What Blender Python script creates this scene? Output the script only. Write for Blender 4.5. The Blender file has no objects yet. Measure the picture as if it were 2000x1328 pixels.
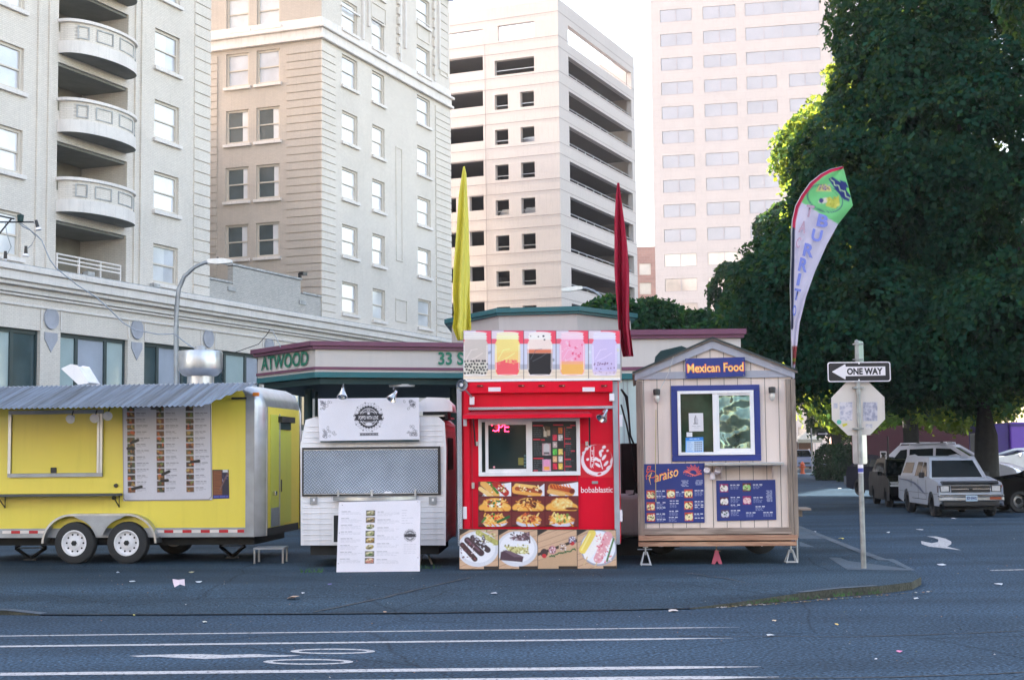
import bpy, math, random
import numpy as np
from mathutils import Vector, Matrix
R_ = math.radians
# ------------------------------------------------------------------ camera, sky, sun, exposure
scn = bpy.context.scene
COL = scn.collection
FPX, CAMZ, PITCH, ROLL = 2800.0, 1.8, R_(4.51), R_(0.6)
cf = np.array([0, math.cos(PITCH), math.sin(PITCH)])
_u = np.array([0, -math.sin(PITCH), math.cos(PITCH)]); _r = np.array([1.0, 0, 0])
cr = _r*math.cos(ROLL) - _u*math.sin(ROLL)
cu = _u*math.cos(ROLL) + _r*math.sin(ROLL)
cam = bpy.data.objects.new('camera', bpy.data.cameras.new('camera')); COL.objects.link(cam)
cam.matrix_world = Matrix(((cr[0], cu[0], -cf[0], 0), (cr[1], cu[1], -cf[1], 0), (cr[2], cu[2], -cf[2], CAMZ), (0, 0, 0, 1)))
cam.data.sensor_width = 36; cam.data.lens = 36*FPX/2000; cam.data.clip_end = 2000; cam.data.clip_start = .1
scn.camera = cam
SUN_AZ, SUN_EL = R_(-68.2), R_(28)          # azimuth from +Y towards +X
sd = Vector((math.sin(SUN_AZ)*math.cos(SUN_EL), math.cos(SUN_AZ)*math.cos(SUN_EL), math.sin(SUN_EL)))
sun = bpy.data.objects.new('sun', bpy.data.lights.new('sun', 'SUN')); COL.objects.link(sun)
sun.rotation_euler = sd.to_track_quat('Z', 'Y').to_euler()
sun.data.energy = 5.0; sun.data.angle = R_(.5); sun.data.color = (1, .93, .80)
wd = bpy.data.worlds.new('World'); scn.world = wd; wd.use_nodes = True
nt = wd.node_tree; bg = nt.nodes['Background']; sk = nt.nodes.new('ShaderNodeTexSky')
sk.sky_type = 'NISHITA'; sk.sun_disc = False; sk.sun_elevation = SUN_EL; sk.sun_rotation = SUN_AZ
sk.air_density = 1.0; sk.dust_density = 1.6; sk.ozone_density = 1.0
tint = nt.nodes.new('ShaderNodeVectorMath'); tint.operation = 'MULTIPLY'; tint.inputs[1].default_value = (1.22, .99, .81)
nt.links.new(sk.outputs[0], tint.inputs[0]); nt.links.new(tint.outputs[0], bg.inputs[0]); bg.inputs[1].default_value = 0.15
scn.view_settings.view_transform = 'Standard'; scn.view_settings.look = 'None'
scn.view_settings.exposure = 2.57; scn.view_settings.gamma = 1
scn.cycles.max_bounces = 6

# ------------------------------------------------------------------ helpers
def ray(px, py): return cf + cr*(px-1000)/FPX - cu*(py-664)/FPX
def ground(px, py, z=0.0):
    d = ray(px, py); k = (z-CAMZ)/d[2]; return (d[0]*k, d[1]*k, z)
def at(px, py, Y):
    d = ray(px, py); k = Y/d[1]; return (d[0]*k, Y, CAMZ+d[2]*k)
class Front:
    """vertical plane through a thing's base; F(px,py,off) gives its local (x,z)"""
    def __init__(s, loc, yaw):
        s.o = np.array(loc, float); a = yaw
        s.d = np.array([math.cos(a), math.sin(a), 0]); s.n = np.array([-math.sin(a), math.cos(a), 0])
    def __call__(s, px, py, off=0.0):
        d = ray(px, py); c = np.array([0, 0, CAMZ]); t = ((s.o+s.n*off-c)@s.n)/(d@s.n); p = c+d*t
        return float((p-s.o)@s.d), float(p[2]-s.o[2])

def tag(o, label=None, cat=None, group=None, kind=None):
    if label: o['label'] = label
    if cat: o['category'] = cat
    if group: o['group'] = group
    if kind: o['kind'] = kind
    return o
def thing(name, label, cat, loc=(0, 0, 0), yaw=0.0, group=None):
    o = bpy.data.objects.new(name, None); COL.objects.link(o); o.empty_display_size = .2
    o.location = loc; o.rotation_euler = (0, 0, yaw)
    return tag(o, label, cat, group)
def copy_tree(o, parent=None):
    c = o.copy(); COL.objects.link(c); c.parent = parent
    for ch in [q for q in o.children]: copy_tree(ch, c)
    return c

MATS = {}
def M(key, col=(.5, .5, .5), rough=.6, metal=0.0, var=.10, scale=2.5, bump=0.0, bscale=60, spec=.5, emit=0, coat=0, streak=0.0, speck=0.0):
    if key in MATS: return MATS[key]
    m = bpy.data.materials.new(key); m.use_nodes = True; t = m.node_tree; N = t.nodes; L = t.links
    b = N['Principled BSDF']
    b.inputs['Roughness'].default_value = rough; b.inputs['Metallic'].default_value = metal
    b.inputs['Specular IOR Level'].default_value = spec
    if coat: b.inputs['Coat Weight'].default_value = coat; b.inputs['Coat Roughness'].default_value = .08
    tc = N.new('ShaderNodeTexCoord')
    n = N.new('ShaderNodeTexNoise'); n.inputs['Scale'].default_value = scale; n.inputs['Detail'].default_value = 7
    L.new(tc.outputs['Object'], n.inputs['Vector'])
    mr = N.new('ShaderNodeMapRange'); mr.inputs['From Min'].default_value = .3; mr.inputs['From Max'].default_value = .7
    mr.inputs['To Min'].default_value = 1-var; mr.inputs['To Max'].default_value = 1+var
    L.new(n.outputs['Fac'], mr.inputs['Value'])
    vm = N.new('ShaderNodeVectorMath'); vm.operation = 'SCALE'; vm.inputs[0].default_value = col
    L.new(mr.outputs[0], vm.inputs['Scale']); out = vm.outputs[0]
    if streak:      # rain streaks and grime running down
        mp = N.new('ShaderNodeMapping'); mp.inputs['Scale'].default_value = (9, 9, .7)
        L.new(tc.outputs['Object'], mp.inputs['Vector'])
        n2 = N.new('ShaderNodeTexNoise'); n2.inputs['Scale'].default_value = 1.0; n2.inputs['Detail'].default_value = 5
        L.new(mp.outputs[0], n2.inputs['Vector'])
        m2 = N.new('ShaderNodeMapRange'); m2.inputs['From Min'].default_value = .5; m2.inputs['From Max'].default_value = .75
        m2.inputs['To Min'].default_value = 1; m2.inputs['To Max'].default_value = 1-streak
        L.new(n2.outputs['Fac'], m2.inputs['Value'])
        v2 = N.new('ShaderNodeVectorMath'); v2.operation = 'SCALE'; L.new(out, v2.inputs[0]); L.new(m2.outputs[0], v2.inputs['Scale']); out = v2.outputs[0]
    if speck:
        n3 = N.new('ShaderNodeTexNoise'); n3.inputs['Scale'].default_value = bscale; n3.inputs['Detail'].default_value = 2
        L.new(tc.outputs['Object'], n3.inputs['Vector'])
        m3 = N.new('ShaderNodeMapRange'); m3.inputs['From Min'].default_value = .35; m3.inputs['From Max'].default_value = .65
        m3.inputs['To Min'].default_value = 1-speck; m3.inputs['To Max'].default_value = 1+speck
        L.new(n3.outputs['Fac'], m3.inputs['Value'])
        v3 = N.new('ShaderNodeVectorMath'); v3.operation = 'SCALE'; L.new(out, v3.inputs[0]); L.new(m3.outputs[0], v3.inputs['Scale']); out = v3.outputs[0]
    L.new(out, b.inputs['Base Color'])
    r2 = N.new('ShaderNodeMapRange'); r2.inputs['To Min'].default_value = max(0, rough-.07); r2.inputs['To Max'].default_value = min(1, rough+.07)
    L.new(n.outputs['Fac'], r2.inputs['Value']); L.new(r2.outputs[0], b.inputs['Roughness'])
    if bump:
        nb = N.new('ShaderNodeTexNoise'); nb.inputs['Scale'].default_value = bscale; nb.inputs['Detail'].default_value = 4
        L.new(tc.outputs['Object'], nb.inputs['Vector'])
        bp = N.new('ShaderNodeBump'); bp.inputs['Strength'].default_value = bump; bp.inputs['Distance'].default_value = .02
        L.new(nb.outputs['Fac'], bp.inputs['Height']); L.new(bp.outputs[0], b.inputs['Normal'])
    if emit:
        b.inputs['Emission Color'].default_value = (*col, 1); b.inputs['Emission Strength'].default_value = emit
    MATS[key] = m; return m
def brick_mat(key, c1, c2, mortar, bw=.22, bh=.075, bump=.35, mort=.008, rough=.75, big=.06):
    if key in MATS: return MATS[key]
    m = M(key, c1, rough, var=big, scale=.35, streak=.08); t = m.node_tree; N = t.nodes; L = t.links; b = N['Principled BSDF']
    tc = N.new('ShaderNodeTexCoord'); sp = N.new('ShaderNodeSeparateXYZ'); L.new(tc.outputs['Object'], sp.inputs[0])
    ad = N.new('ShaderNodeMath'); L.new(sp.outputs[0], ad.inputs[0]); L.new(sp.outputs[1], ad.inputs[1])
    cb = N.new('ShaderNodeCombineXYZ'); L.new(ad.outputs[0], cb.inputs[0]); L.new(sp.outputs[2], cb.inputs[1])
    br = N.new('ShaderNodeTexBrick'); L.new(cb.outputs[0], br.inputs['Vector']); br.inputs['Scale'].default_value = 1
    br.inputs['Brick Width'].default_value = bw; br.inputs['Row Height'].default_value = bh; br.inputs['Mortar Size'].default_value = mort
    br.inputs['Mortar Smooth'].default_value = .3
    br.inputs['Color1'].default_value = (1, 1, 1, 1); k = c2[0]/c1[0]; br.inputs['Color2'].default_value = (k, c2[1]/c1[1], c2[2]/c1[2], 1)
    br.inputs['Mortar'].default_value = (mortar[0]/c1[0], mortar[1]/c1[1], mortar[2]/c1[2], 1)
    src = b.inputs['Base Color'].links[0].from_socket
    mu = N.new('ShaderNodeVectorMath'); mu.operation = 'MULTIPLY'; L.new(src, mu.inputs[0]); L.new(br.outputs['Color'], mu.inputs[1])
    L.new(mu.outputs[0], b.inputs['Base Color'])
    bp = N.new('ShaderNodeBump'); bp.invert = True; bp.inputs['Strength'].default_value = bump; bp.inputs['Distance'].default_value = .02
    L.new(br.outputs['Fac'], bp.inputs['Height']); L.new(bp.outputs[0], b.inputs['Normal'])
    return m
def glass_mat(key, col, rough=.06, var=.15, scale=.8, spec=.6, wav=.0, wscale=1.5):
    m = M(key, col, rough, var=var, scale=scale, spec=spec, coat=1.0)
    if wav:
        N = m.node_tree.nodes; L = m.node_tree.links; tc = N.new('ShaderNodeTexCoord'); nz = N.new('ShaderNodeTexNoise')
        nz.inputs['Scale'].default_value = wscale; nz.inputs['Detail'].default_value = 1; L.new(tc.outputs['Object'], nz.inputs['Vector'])
        bp = N.new('ShaderNodeBump'); bp.inputs['Strength'].default_value = wav; bp.inputs['Distance'].default_value = .1
        L.new(nz.outputs['Fac'], bp.inputs['Height']); L.new(bp.outputs[0], N['Principled BSDF'].inputs['Coat Normal'])
    return m
def plain(key, hexcol, rough=.5, **k):
    """colour given as the 0-255 display colour of the paint itself"""
    c = tuple((v/255.0)**2.2 for v in hexcol); return M(key, c, rough, **k)

class MB:
    def __init__(s): s.v = []; s.f = []; s.mi = []; s.mats = []
    def _m(s, m):
        if m not in s.mats: s.mats.append(m)
        return s.mats.index(m)
    def add(s, vs, fs, m):
        o = len(s.v); k = s._m(m); s.v += [tuple(p) for p in vs]
        for f in fs: s.f.append(tuple(i+o for i in f)); s.mi.append(k)
        return s
    def box(s, x0, x1, y0, y1, z0, z1, m, T=None):
        vs = [(x, y, z) for z in (z0, z1) for y in (y0, y1) for x in (x0, x1)]
        if T: vs = [tuple(T @ Vector(p)) for p in vs]
        return s.add(vs, [(0, 2, 3, 1), (4, 5, 7, 6), (0, 1, 5, 4), (2, 6, 7, 3), (0, 4, 6, 2), (1, 3, 7, 5)], m)
    def quad(s, a, b, c, d, m): return s.add([a, b, c, d], [(0, 1, 2, 3)], m)
    def prism(s, pts, y0, y1, m, axis='y'):
        """pts: outline in the x,z plane (axis y), x,y plane (axis z) or y,z plane (axis x)"""
        n = len(pts)
        if axis == 'y': A = [(p[0], y0, p[1]) for p in pts]; B = [(p[0], y1, p[1]) for p in pts]
        elif axis == 'z': A = [(p[0], p[1], y0) for p in pts]; B = [(p[0], p[1], y1) for p in pts]
        else: A = [(y0, p[0], p[1]) for p in pts]; B = [(y1, p[0], p[1]) for p in pts]
        fs = [tuple(range(n)), tuple(range(2*n-1, n-1, -1))]+[(i, (i+1) % n+0, (i+1) % n+n, i+n) for i in range(n)]
        return s.add(A+B, fs, m)
    def tube(s, path, r, m, n=8, cap=True):
        path = [Vector(p) for p in path]; k = len(path); rs = r if isinstance(r, (list, tuple)) else [r]*k
        vs = []; up = Vector((0, 0, 1))
        for i, p in enumerate(path):
            d = (path[min(i+1, k-1)]-path[max(i-1, 0)]).normalized()
            a = d.cross(up)
            if a.length < .05: a = d.cross(Vector((0, 1, 0)))
            a.normalize(); b = d.cross(a)
            for j in range(n):
                t = 2*math.pi*j/n; vs.append(tuple(p+(a*math.cos(t)+b*math.sin(t))*rs[i]))
        fs = [(i*n+j, i*n+(j+1) % n, (i+1)*n+(j+1) % n, (i+1)*n+j) for i in range(k-1) for j in range(n)]
        if cap: fs += [tuple(range(n-1, -1, -1)), tuple(range((k-1)*n, k*n))]
        return s.add(vs, fs, m)
    def lathe(s, prof, m, c=(0, 0, 0), n=20, T=None, caps=True):
        vs = []; k = len(prof)
        for r, z in prof:
            for j in range(n):
                t = 2*math.pi*j/n; p = Vector((r*math.cos(t), r*math.sin(t), z))
                if T: p = T @ p
                vs.append((p[0]+c[0], p[1]+c[1], p[2]+c[2]))
        fs = [(i*n+j, i*n+(j+1) % n, (i+1)*n+(j+1) % n, (i+1)*n+j) for i in range(k-1) for j in range(n)]
        if caps: fs += [tuple(range(n-1, -1, -1)), tuple(range((k-1)*n, k*n))]
        return s.add(vs, fs, m)
    def build(s, name, parent=None, smooth=0, bevel=0.0, seg=2, label=None):
        me = bpy.data.meshes.new(name); me.from_pydata(s.v, [], s.f)
        for m in s.mats: me.materials.append(m)
        if len(s.mats) > 1: me.polygons.foreach_set('material_index', s.mi)
        if smooth:
            me.polygons.foreach_set('use_smooth', [True]*len(s.f)); me.set_sharp_from_angle(angle=R_(smooth))
        me.update(); o = bpy.data.objects.new(name, me); COL.objects.link(o)
        if parent: o.parent = parent
        if bevel:
            b = o.modifiers.new('bevel', 'BEVEL'); b.width = bevel; b.segments = seg; b.limit_method = 'ANGLE'; b.angle_limit = R_(35)
        if label: o['label'] = label
        return o
RX90 = Matrix.Rotation(R_(90), 4, 'X')     # local z -> -y (faces the street)
RY90 = Matrix.Rotation(R_(90), 4, 'Y')

def text(body, parent, m, box, y, name='lettering', bold=0.0, shear=0.0, ext=.004, ang=0.0, sp=1.0, fit=True, label=None):
    """lettering fitted into box=(x0,z0,x1,z1) on the local plane y, facing -y"""
    cu_ = bpy.data.curves.new(name, 'FONT'); cu_.body = body; cu_.size = 1; cu_.extrude = 0; cu_.offset = bold; cu_.shear = shear
    cu_.space_character = sp; cu_.resolution_u = 3
    ob = bpy.data.objects.new(name, cu_); COL.objects.link(ob); me = bpy.data.meshes.new_from_object(ob)
    bpy.data.objects.remove(ob); bpy.data.curves.remove(cu_)
    n = len(me.vertices); co = np.empty(n*3); me.vertices.foreach_get('co', co); co = co.reshape(-1, 3)
    mn = co.min(0); mx = co.max(0); x0, z0, x1, z1 = box
    sx = (x1-x0)/(mx[0]-mn[0]); sz = (z1-z0)/(mx[1]-mn[1])
    u = (co[:, 0]-mn[0])*sx; w = (co[:, 1]-mn[1])*sz
    ca, sa = math.cos(ang), math.sin(ang)
    out = np.stack([x0+u*ca-w*sa, np.full(n, y), z0+u*sa+w*ca], 1)
    me.vertices.foreach_set('co', out.astype(np.float32).ravel()); me.update()
    me.materials.clear(); me.materials.append(m); me.name = name
    o = bpy.data.objects.new(name, me); COL.objects.link(o); o.parent = parent
    if label: o['label'] = label
    return o

# painted / printed surfaces: a fine grid whose vertices carry the print's own colours
def S(c): return np.array([(v/255.0)**2.2 for v in c])
class Canvas:
    def __init__(s, x0, y0, x1, y1, bgc, step=1.15):
        s.b = (x0, y0, x1, y1); s.st = step
        s.w = max(2, int((x1-x0)/step)+1); s.h = max(2, int((y1-y0)/step)+1)
        s.X, s.Y = np.meshgrid(np.linspace(x0, x1, s.w), np.linspace(y0, y1, s.h))
        s.a = np.zeros((s.h, s.w, 3)); s.a[:] = S(bgc); s.clip = None
    def put(s, d, c, soft=1.0, al=1.0):
        k = np.clip(.5-d/(s.st*soft), 0, 1)*al
        if s.clip is not None:
            q = s.clip; k = k*((s.X >= q[0]) & (s.X <= q[2]) & (s.Y >= q[1]) & (s.Y <= q[3]))
        s.a = s.a*(1-k[..., None])+S(c)*k[..., None]
    def rect(s, x0, y0, x1, y1, c, **k):
        s.put(np.maximum(np.maximum(x0-s.X, s.X-x1), np.maximum(y0-s.Y, s.Y-y1)), c, **k)
    def ell(s, x, y, rx, ry, c, ang=0, ring=0, **k):
        a = R_(ang); u = (s.X-x)*math.cos(a)+(s.Y-y)*math.sin(a); w = -(s.X-x)*math.sin(a)+(s.Y-y)*math.cos(a)
        d = (np.sqrt((u/rx)**2+(w/ry)**2)-1)*min(rx, ry)
        if ring: d = np.abs(d)-ring
        s.put(d, c, **k)
    def cap(s, x0, y0, x1, y1, r, c, r1=None, **k):
        dx, dy = x1-x0, y1-y0; L2 = dx*dx+dy*dy+1e-9; t = np.clip(((s.X-x0)*dx+(s.Y-y0)*dy)/L2, 0, 1)
        rr = r if r1 is None else r+(r1-r)*t
        s.put(np.hypot(s.X-x0-t*dx, s.Y-y0-t*dy)-rr, c, **k)
    def poly(s, pts, c, **k):
        d = np.full(s.X.shape, 1e9); ins = np.zeros(s.X.shape, bool); n = len(pts)
        for i in range(n):
            x0, y0 = pts[i]; x1, y1 = pts[(i+1) % n]; dx, dy = x1-x0, y1-y0
            t = np.clip(((s.X-x0)*dx+(s.Y-y0)*dy)/(dx*dx+dy*dy+1e-9), 0, 1)
            d = np.minimum(d, np.hypot(s.X-x0-t*dx, s.Y-y0-t*dy))
            if abs(dy) > 1e-9:
                cnd = ((y0 > s.Y) != (y1 > s.Y)) & (s.X < dx*(s.Y-y0)/dy+x0); ins ^= cnd
        s.put(np.where(ins, -d, d), c, **k)
    def line(s, pts, r, c, **k):
        for a, b in zip(pts, pts[1:]): s.cap(*a, *b, r, c, **k)
    def bars(s, rng, x0, x1, y, c, h=.9, al=.7, word=(4, 12)):
        x = x0
        while x < x1-2:
            w = min(rng.uniform(*word), x1-x); s.rect(x, y-h/2, x+w, y+h/2, c, al=al); x += w+1.6
    def speck(s, rng, n, x0, y0, x1, y1, r, cols, **k):
        for _ in range(n):
            s.ell(rng.uniform(x0, x1), rng.uniform(y0, y1), rng.uniform(*r), rng.uniform(*r)*.8, cols[rng.randrange(len(cols))], ang=rng.uniform(0, 180), **k)
    def grain(s, amp=.05, seed=1):
        r = np.random.RandomState(seed); s.a *= 1+amp*r.randn(s.h, s.w, 1)
    def build(s, name, parent, quadpts, y, mat=None, label=None, depth=None):
        """quadpts: local (x,z) of top-left, top-right, bottom-right, bottom-left"""
        tl, tr, brr, bl = [np.array(q) for q in quadpts]
        U, V = np.meshgrid(np.linspace(0, 1, s.w), np.linspace(0, 1, s.h))
        P = (tl*((1-U)*(1-V))[..., None]+tr*(U*(1-V))[..., None]+brr*(U*V)[..., None]+bl*((1-U)*V)[..., None])
        yy = y(P[..., 0], P[..., 1]) if callable(y) else np.full(P.shape[:2], y)
        co = np.stack([P[..., 0], yy, P[..., 1]], -1).reshape(-1, 3)
        i = np.arange(s.h*s.w).reshape(s.h, s.w)
        f = np.stack([i[:-1, :-1], i[1:, :-1], i[1:, 1:], i[:-1, 1:]], -1).reshape(-1, 4)
        me = bpy.data.meshes.new(name); fast_mesh(me, co, f)
        at_ = me.color_attributes.new('print', 'FLOAT_COLOR', 'POINT')
        c = np.ones((s.h*s.w, 4), np.float32); c[:, :3] = np.clip(s.a, 0.004, .85).reshape(-1, 3); at_.data.foreach_set('color', c.ravel())
        me.materials.append(mat or print_mat()); o = bpy.data.objects.new(name, me); COL.objects.link(o); o.parent = parent
        if label: o['label'] = label
        return o
def fast_mesh(me, co, f):
    n, k = f.shape; me.vertices.add(len(co)); me.vertices.foreach_set('co', co.astype(np.float32).ravel())
    me.loops.add(n*k); me.loops.foreach_set('vertex_index', f.astype(np.int32).ravel())
    me.polygons.add(n); me.polygons.foreach_set('loop_start', (np.arange(n)*k).astype(np.int32))
    me.update(calc_edges=True); me.validate()
def print_mat(rough=.38):
    key = 'printed vinyl %.2f' % rough
    if key in MATS: return MATS[key]
    m = M(key, (1, 1, 1), rough, var=.05, scale=1.7); t = m.node_tree; b = t.nodes['Principled BSDF']
    src = b.inputs['Base Color'].links[0].from_socket
    a = t.nodes.new('ShaderNodeVertexColor'); a.layer_name = 'print'
    mu = t.nodes.new('ShaderNodeVectorMath'); mu.operation = 'MULTIPLY'; t.links.new(src, mu.inputs[0]); t.links.new(a.outputs[0], mu.inputs[1])
    t.links.new(mu.outputs[0], b.inputs['Base Color']); return m
# ------------------------------------------------------------------ ground, road, pavement
def asphalt(key, c, patch=.18, bs=70):
    m = M(key, c, .82, var=.10, scale=.6, bump=.6, bscale=bs, speck=.65, spec=.12)
    N = m.node_tree.nodes; L = m.node_tree.links; b = N['Principled BSDF']; tc = N.new('ShaderNodeTexCoord')
    src = b.inputs['Base Color'].links[0].from_socket
    mp = N.new('ShaderNodeMapping'); mp.inputs['Scale'].default_value = (.12, .55, 1); L.new(tc.outputs['Object'], mp.inputs[0])
    n = N.new('ShaderNodeTexNoise'); n.inputs['Scale'].default_value = 1.3; n.inputs['Detail'].default_value = 5; L.new(mp.outputs[0], n.inputs[0])
    mr = N.new('ShaderNodeMapRange'); mr.inputs[1].default_value = .35; mr.inputs[2].default_value = .65; mr.inputs[3].default_value = 1-patch; mr.inputs[4].default_value = 1+patch
    L.new(n.outputs[0], mr.inputs[0])
    # light aggregate chips
    vo = N.new('ShaderNodeTexVoronoi'); vo.inputs['Scale'].default_value = 24; L.new(tc.outputs['Object'], vo.inputs['Vector'])
    lt = N.new('ShaderNodeMapRange'); lt.inputs[1].default_value = .10; lt.inputs[2].default_value = .22; lt.inputs[3].default_value = 2.1; lt.inputs[4].default_value = 1.0
    L.new(vo.outputs['Distance'], lt.inputs[0])
    # thin cracks
    n4 = N.new('ShaderNodeTexNoise'); n4.inputs['Scale'].default_value = .8; n4.inputs['Detail'].default_value = 6; L.new(tc.outputs['Object'], n4.inputs[0])
    vc = N.new('ShaderNodeTexVoronoi'); vc.feature = 'DISTANCE_TO_EDGE'; vc.inputs['Scale'].default_value = .33
    mx = N.new('ShaderNodeMixRGB'); mx.inputs[0].default_value = .22; L.new(tc.outputs['Object'], mx.inputs[1]); L.new(n4.outputs['Color'], mx.inputs[2]); L.new(mx.outputs[0], vc.inputs['Vector'])
    cr_ = N.new('ShaderNodeMapRange'); cr_.inputs[1].default_value = .0; cr_.inputs[2].default_value = .006; cr_.inputs[3].default_value = .55; cr_.inputs[4].default_value = 1.0
    L.new(vc.outputs['Distance'], cr_.inputs[0])
    for k in (mr, lt, cr_):
        v = N.new('ShaderNodeVectorMath'); v.operation = 'SCALE'; L.new(src, v.inputs[0]); L.new(k.outputs[0], v.inputs['Scale']); src = v.outputs[0]
    L.new(src, b.inputs['Base Color']); return m
m_road = asphalt('road asphalt', (.035, .062, .096), .22, 30); m_lot = asphalt('lot asphalt', (.031, .054, .078), .3, 40)
m_kerbf = M('mossy kerb face', (.055, .056, .042), .9, var=.4, scale=4, bump=.6, bscale=30, speck=.3)
m_kerb = M('kerb concrete', (.075, .10, .13), .85, var=.3, scale=3, bump=.4, bscale=50, speck=.25)
m_slab = M('old concrete slab', (.06, .088, .12), .85, var=.22, scale=1.5, bump=.4, bscale=60, speck=.2)
m_earth = M('far ground', (.06, .058, .055), .9, var=.2, scale=.05)
g = MB(); g.box(-900, 900, -300, 1500, -.6, -.03, m_earth); tag(g.build('ground'), kind='structure')
# road: the street in front and the side street running away on the right
g = MB(); n = 60
for i in range(-20, 22):
    g.quad((i*6, -30, 0), (i*6+6, -30, 0), (i*6+6, 19.5, 0), (i*6, 19.5, 0), m_road)
g.quad((2, 19.5, 0), (40, 19.5, 0), (72, 190, 0), (14, 190, 0), m_road)
tag(g.build('road'), kind='structure')
# raised lot and pavement: apron ramps down to the road, kerb face at the corner
edge = [(-60, 16.75, 0), (-5.9, 16.75, .05), (-5.45, 16.65, .012), (-4, 16.5, .012), (-1.2, 16.42, .012), (.85, 16.5, .012), (2.0, 16.6, .014), (2.6, 16.85, .05), (3.45, 17.45, .09), (4.0, 17.8, .10), (4.55, 18.1, .10), (5.1, 18.6, .10),
        (5.42, 19.3, .10), (5.55, 20.2, .105), (5.72, 22.1, .11), (5.85, 24.3, .11), (6.45, 32.7, .1), (9.2, 50, .1), (26, 150, .1), (30, 190, .1)]
inner = [(-60, 20, .1), (-5.9, 19.2, .1), (-5.45, 19.2, .1), (-4, 19.2, .1), (-1.2, 19.2, .1), (.85, 19.2, .1), (1.6, 19.2, .1), (2.0, 19.3, .1), (2.6, 19.5, .1), (3.0, 19.7, .1), (3.4, 19.9, .1), (3.8, 20.1, .1),
         (4.0, 20.3, .1), (4.1, 21, .1), (4.2, 22.3, .1), (4.3, 24.4, .1), (4.6, 33, .1), (6, 50, .1), (20, 150, .1), (22, 190, .1)]
g = MB()
kb = MB()
for i in range(len(edge)-1):
    e0, e1, i0, i1 = edge[i], edge[i+1], inner[i], inner[i+1]
    g.quad(e0, e1, i1, i0, m_lot)
    if max(e0[2], e1[2]) > .02:
        g.quad((e0[0], e0[1], -.05), (e1[0], e1[1], -.05), e1, e0, m_kerbf)
back = [(p[0], p[1], .1) for p in inner]
g.add(back+[(-60, 190, .1)], [tuple(range(len(back)+1))], m_lot)
tag(g.build('pavement'), kind='structure')
# concrete kerb top strip, worn slabs
def strip(mb, pts, w, z, m):
    for a, b in zip(pts, pts[1:]):
        d = Vector((b[0]-a[0], b[1]-a[1], 0)).normalized(); nn = Vector((-d.y, d.x, 0))*w
        mb.quad((a[0], a[1], a[2]+z), (b[0], b[1], b[2]+z), (b[0]+nn.x, b[1]+nn.y, b[2]+z), (a[0]+nn.x, a[1]+nn.y, a[2]+z), m)
g = MB(); strip(g, edge[:3], .16, .006, m_kerb); strip(g, edge[8:11], .10, .006, m_kerb); strip(g, edge[14:19], .15, .006, m_kerb)
tag(g.build('kerb'), kind='structure')
g = MB()
for pts in ([(1618, 1088), (1745, 1091), (1788, 1113), (1655, 1112)], [(1560, 1030), (1600, 1045), (1676, 1074), (1562, 1066)]):
    g.add([ground(x, y, .106) if y < 1120 else ground(x, y, .128) for x, y in pts], [tuple(range(len(pts)))[::-1]], m_slab)
tag(g.build('pavement_slab'), kind='structure')
# seams and tar lines
m_tar = M('tar seam', (.026, .029, .034), .6, var=.3, scale=8)
def wig(pts, w, mb, m, z, seed=0):
    rr = random.Random(seed); P = []
    for (x0, y0), (x1, y1) in zip(pts, pts[1:]):
        for k in range(8):
            t = k/8; P.append((x0+(x1-x0)*t+rr.uniform(-.03, .03), y0+(y1-y0)*t+rr.uniform(-.03, .03)))
    P.append(pts[-1])
    for a, b in zip(P, P[1:]):
        d = Vector((b[0]-a[0], b[1]-a[1])).normalized(); nx, ny = -d.y*w*rr.uniform(.6, 1.3), d.x*w*rr.uniform(.6, 1.3)
        za = z(a[0], a[1]); zb = z(b[0], b[1]); mb.quad((a[0], a[1], za), (b[0], b[1], zb), (b[0]+nx, b[1]+ny, zb), (a[0]+nx, a[1]+ny, za), m)
def zlot(x, y): return (.012+.088*min(1, max(0, (y-16.45)/2.75)))+.008
g = MB(); wig([(-5.4, 16.62), (-1.2, 16.38), (.85, 16.46), (2.1, 16.58)], .022, g, m_tar, lambda x, y: .0165, 1)
wig([(-2.3, 16.5), (-1.6, 17.7), (-.9, 19.1), (-.6, 19.9)], .035, g, m_tar, zlot, 2)
wig([(1.6, 14.2), (3.4, 14.0), (5.5, 14.4)], .025, g, m_tar, lambda x, y: .004, 3)
wig([(-6, 11.3), (0, 11.45), (3.4, 11.55), (6.5, 12.2)], .03, g, m_tar, lambda x, y: .004, 4)
wig([(2.4, 20.2), (3.1, 18.6), (3.5, 17.7)], .03, g, m_tar, zlot, 5)
tag(g.build('tar_seams'), kind='structure')
# markings
m_line = M('road paint', (.62, .62, .64), .7, var=.22, scale=14, bump=.3, bscale=90, speck=.16)
def worn(key, thr):
    m = bpy.data.materials.new(key); m.use_nodes = True; N = m.node_tree.nodes; L = m.node_tree.links; b = N['Principled BSDF']; b.inputs['Roughness'].default_value = .75
    tc = N.new('ShaderNodeTexCoord'); n = N.new('ShaderNodeTexNoise'); n.inputs['Scale'].default_value = 22; n.inputs['Detail'].default_value = 8; n.inputs['Roughness'].default_value = .75; L.new(tc.outputs['Object'], n.inputs[0])
    cr2 = N.new('ShaderNodeValToRGB'); cr2.color_ramp.elements[0].position = thr; cr2.color_ramp.elements[0].color = (.055, .06, .07, 1)
    cr2.color_ramp.elements[1].position = thr+.07; cr2.color_ramp.elements[1].color = (.46, .46, .48, 1); L.new(n.outputs['Fac'], cr2.inputs[0]); L.new(cr2.outputs[0], b.inputs['Base Color']); return m
m_worn = worn('worn road paint', .40); m_worn2 = worn('very worn road paint', .45)
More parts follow.
